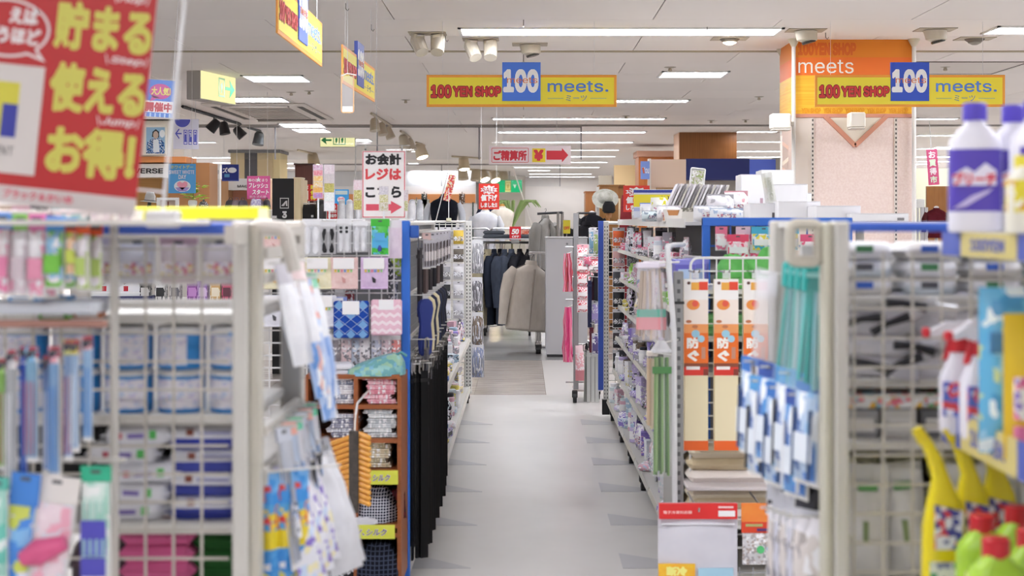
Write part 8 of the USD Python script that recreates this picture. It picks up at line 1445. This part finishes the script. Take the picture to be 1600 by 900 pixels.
t = thing('refill_pouch', 'light blue refill pouch standing beside the spray bottles', 'pouch', (PX(1570, 2.1), 2.1, zS), (0, 0, -8)); part(t, 'pouch', mv(pillow(.075, .245, .05, bot=.6, seed=4), 0, 0, .245), PRINT('68b4dc', ['9cd0ec', '4c98cc', 'e8f4f8', 'c8d8a0'], (22, 22, 22), .5, .25), 60); part(t, 'print', bx(-.025, .02, -.026, -.015, .15, .18), C('4a84c0', .4), False)
t = thing('refill_pouch', 'yellow refill pouch with pink print at the right picture edge', 'pouch', (PX(1612, 2.05), 2.05, zS), (0, 0, 6)); part(t, 'pouch', mv(pillow(.085, .21, .05, bot=.6, seed=6), 0, 0, .21), C('e6c22c', .35), 60); part(t, 'print', bx(-.034, .03, -.028, -.015, .06, .12), PRINT('f0ece4', ['e06a90', '8a70c0'], (50, 50, 50), .5), False); part(t, 'print', bx(-.034, .03, -.028, -.015, .02, .05), C('d870a0', .4), False)
def toilet(p):
    part(p, 'body', loft([(0, 0, 0, .032, .02), (0, 0, .01, .035, .022), (0, 0, .12, .034, .021), (.0, 0, .165, .026, .017), (-.004, 0, .2, .014, .012), (-.016, 0, .235, .012, .011), (-.03, 0, .262, .010, .010)], 18, 2.4), C('e8d420', .3), 50); part(p, 'cap', tube([(-.03, 0, .258), (-.043, 0, .278)], [.011, .009], 12), C('e2cc1c', .35)); part(p, 'label', poly([(-.02, .09), (.022, .09), (.026, .15), (-.018, .16)], -.0225, -.01), PRINT('4a4c9c', ['e8e4f0', 'd84858'], (50, 50, 50), .4), False); part(p, 'lower_label', poly([(-.026, .02), (.026, .02), (.026, .07), (-.026, .07)], -.0232, -.01), PRINT('e8e8e0', ['5a9c78', '8a8ab0'], (50, 50, 50), .55), False)
zB = .84
part(g, 'shelf', bx(GX - .03, 1.3, GY0, GY1, zB - .02, zB, .003), C('d4d0c8', .4))
for i, (X, Y) in enumerate([(PX(1474, 2.27), 2.27), (PX(1518, 2.3), 2.3), (PX(1560, 2.33), 2.33)]): item(('toilet',), toilet, 'cleaner_bottle', 'yellow bent-neck cleaner bottle on the third right shelf, %s from the grid' % ORD[i], 'bottle', (X, Y, zB), (0, 0, [0, 10, -5][i]))
def green_label(p, r, h, flat):
    y = -r * flat * 1.01; part(p, 'label', poly([(-r * .75, h * .08), (r * .7, h * .08), (r * .7, h * .42), (-r * .75, h * .5)], y - .002, y + .008), PRINT('e6e0b0', ['d86a5a', 'e8e84c', 'f4f2e8'], (40, 40, 40), .4), False)
for i, (X, Y) in enumerate([(PX(1556, 2.0), 2.0), (PX(1535, 2.16), 2.16), (PX(1610, 2.06), 2.06), (PX(1590, 2.22), 2.22)]): item(('greenb',), bottle(.039, .165, C('a8d03c', .3), C('c82430', .35), green_label, .42, .5, .75, .16), 'cleaner_bottle', 'lime green red-capped bottle on the third right shelf, %s from picture corner' % ORD[3 - i], 'bottle', (X, Y, zB), (0, 0, [0, -8, 5, 3][i]))

# shoe table seen through the front left rack
d = 10.0; zt = PZ(462, d)
t = thing('shoe_table', 'low white shoe table seen through the gap of the front left rack', 'table', (0, d, 0)); part(t, 'top', bx(PX(100, d), PX(372, d), -.16, .4, zt - .05, zt - .03), C('e4e2e0', .4), False); part(t, 'body', bx(PX(104, d), PX(368, d), -.12, .36, 0, zt - .05), C('c8c4c0', .5), False)
for i, px in enumerate((165, 196, 228)):
    item(('shoebox',), lambda t: (part(t, 'box', bx(-.07, .07, -.1, .1, 0, .022), C('262c6c', .5), False), part(t, 'lid', bx(-.072, .072, -.102, .102, .022, .03), C('1e2458', .5), False)), 'shoe_box', 'navy shoe box lid on the shoe table, %s from the far left goods' % ORD[i], 'box', (PX(px, d), d, zt - .03))
def sneaker(t):
    part(t, 'sole', loft([(0, 0, 0, .125, .042), (0, 0, .022, .13, .045), (0, 0, .028, .124, .042)], 20, 2.6), C('f2f2f2', .5), 60)
    up = part(t, 'upper', loft([(0, 0, .026, .12, .04), (.01, 0, .05, .108, .038), (.035, 0, .075, .075, .034), (.06, 0, .1, .045, .03), (.065, 0, .112, .04, .026)], 20, 2.4), C('e6e6ea', .6), 60)
    part(up, 'stripe', bx(-.03, .0, -.041, -.034, .035, .07), C('c02838', .5), False); part(up, 'laces', bx(-.03, .03, -.014, .014, .07, .088, .004), C('2a2c30', .6)); part(up, 'collar', loft([(.066, 0, .106, .036, .024), (.066, 0, .118, .034, .022)], 14), C('26282c', .6), 60)
for i, px in enumerate((170, 202)):
    item(('sneaker',), sneaker, 'sneaker', 'white sneaker with a red stripe on the navy boxes, %s from the far left goods' % ORD[i], 'shoe', (PX(px, d), d - .02, zt), (0, 0, 12 * i))
for i, (px, c1, c2, nm) in enumerate([(228, '1c1c20', 'e8e6e4', 'black and white'), (252, 'e0dedc', '2a2a2c', 'white striped'), (275, 'd8d6d4', '6a6870', 'grey striped'), (302, '8a4a9a', 'c890d0', 'purple glitter'), (318, '9a70b8', 'e0c8e8', 'lilac'), (338, 'd8b070', 'f4e8d0', 'gold'), (356, 'c85a78', '6a3a48', 'rose')]):
    t = item(('tbox', i), carton(.07, .08, .13, PRINT(c1, [c2, c1], (50, 50, 12), .5), C(c1, .4), C(c2, .4)), 'gift_box', nm + ' box on the shoe table behind the front left grid', 'box', (PX(px, d), d, zt - .03))
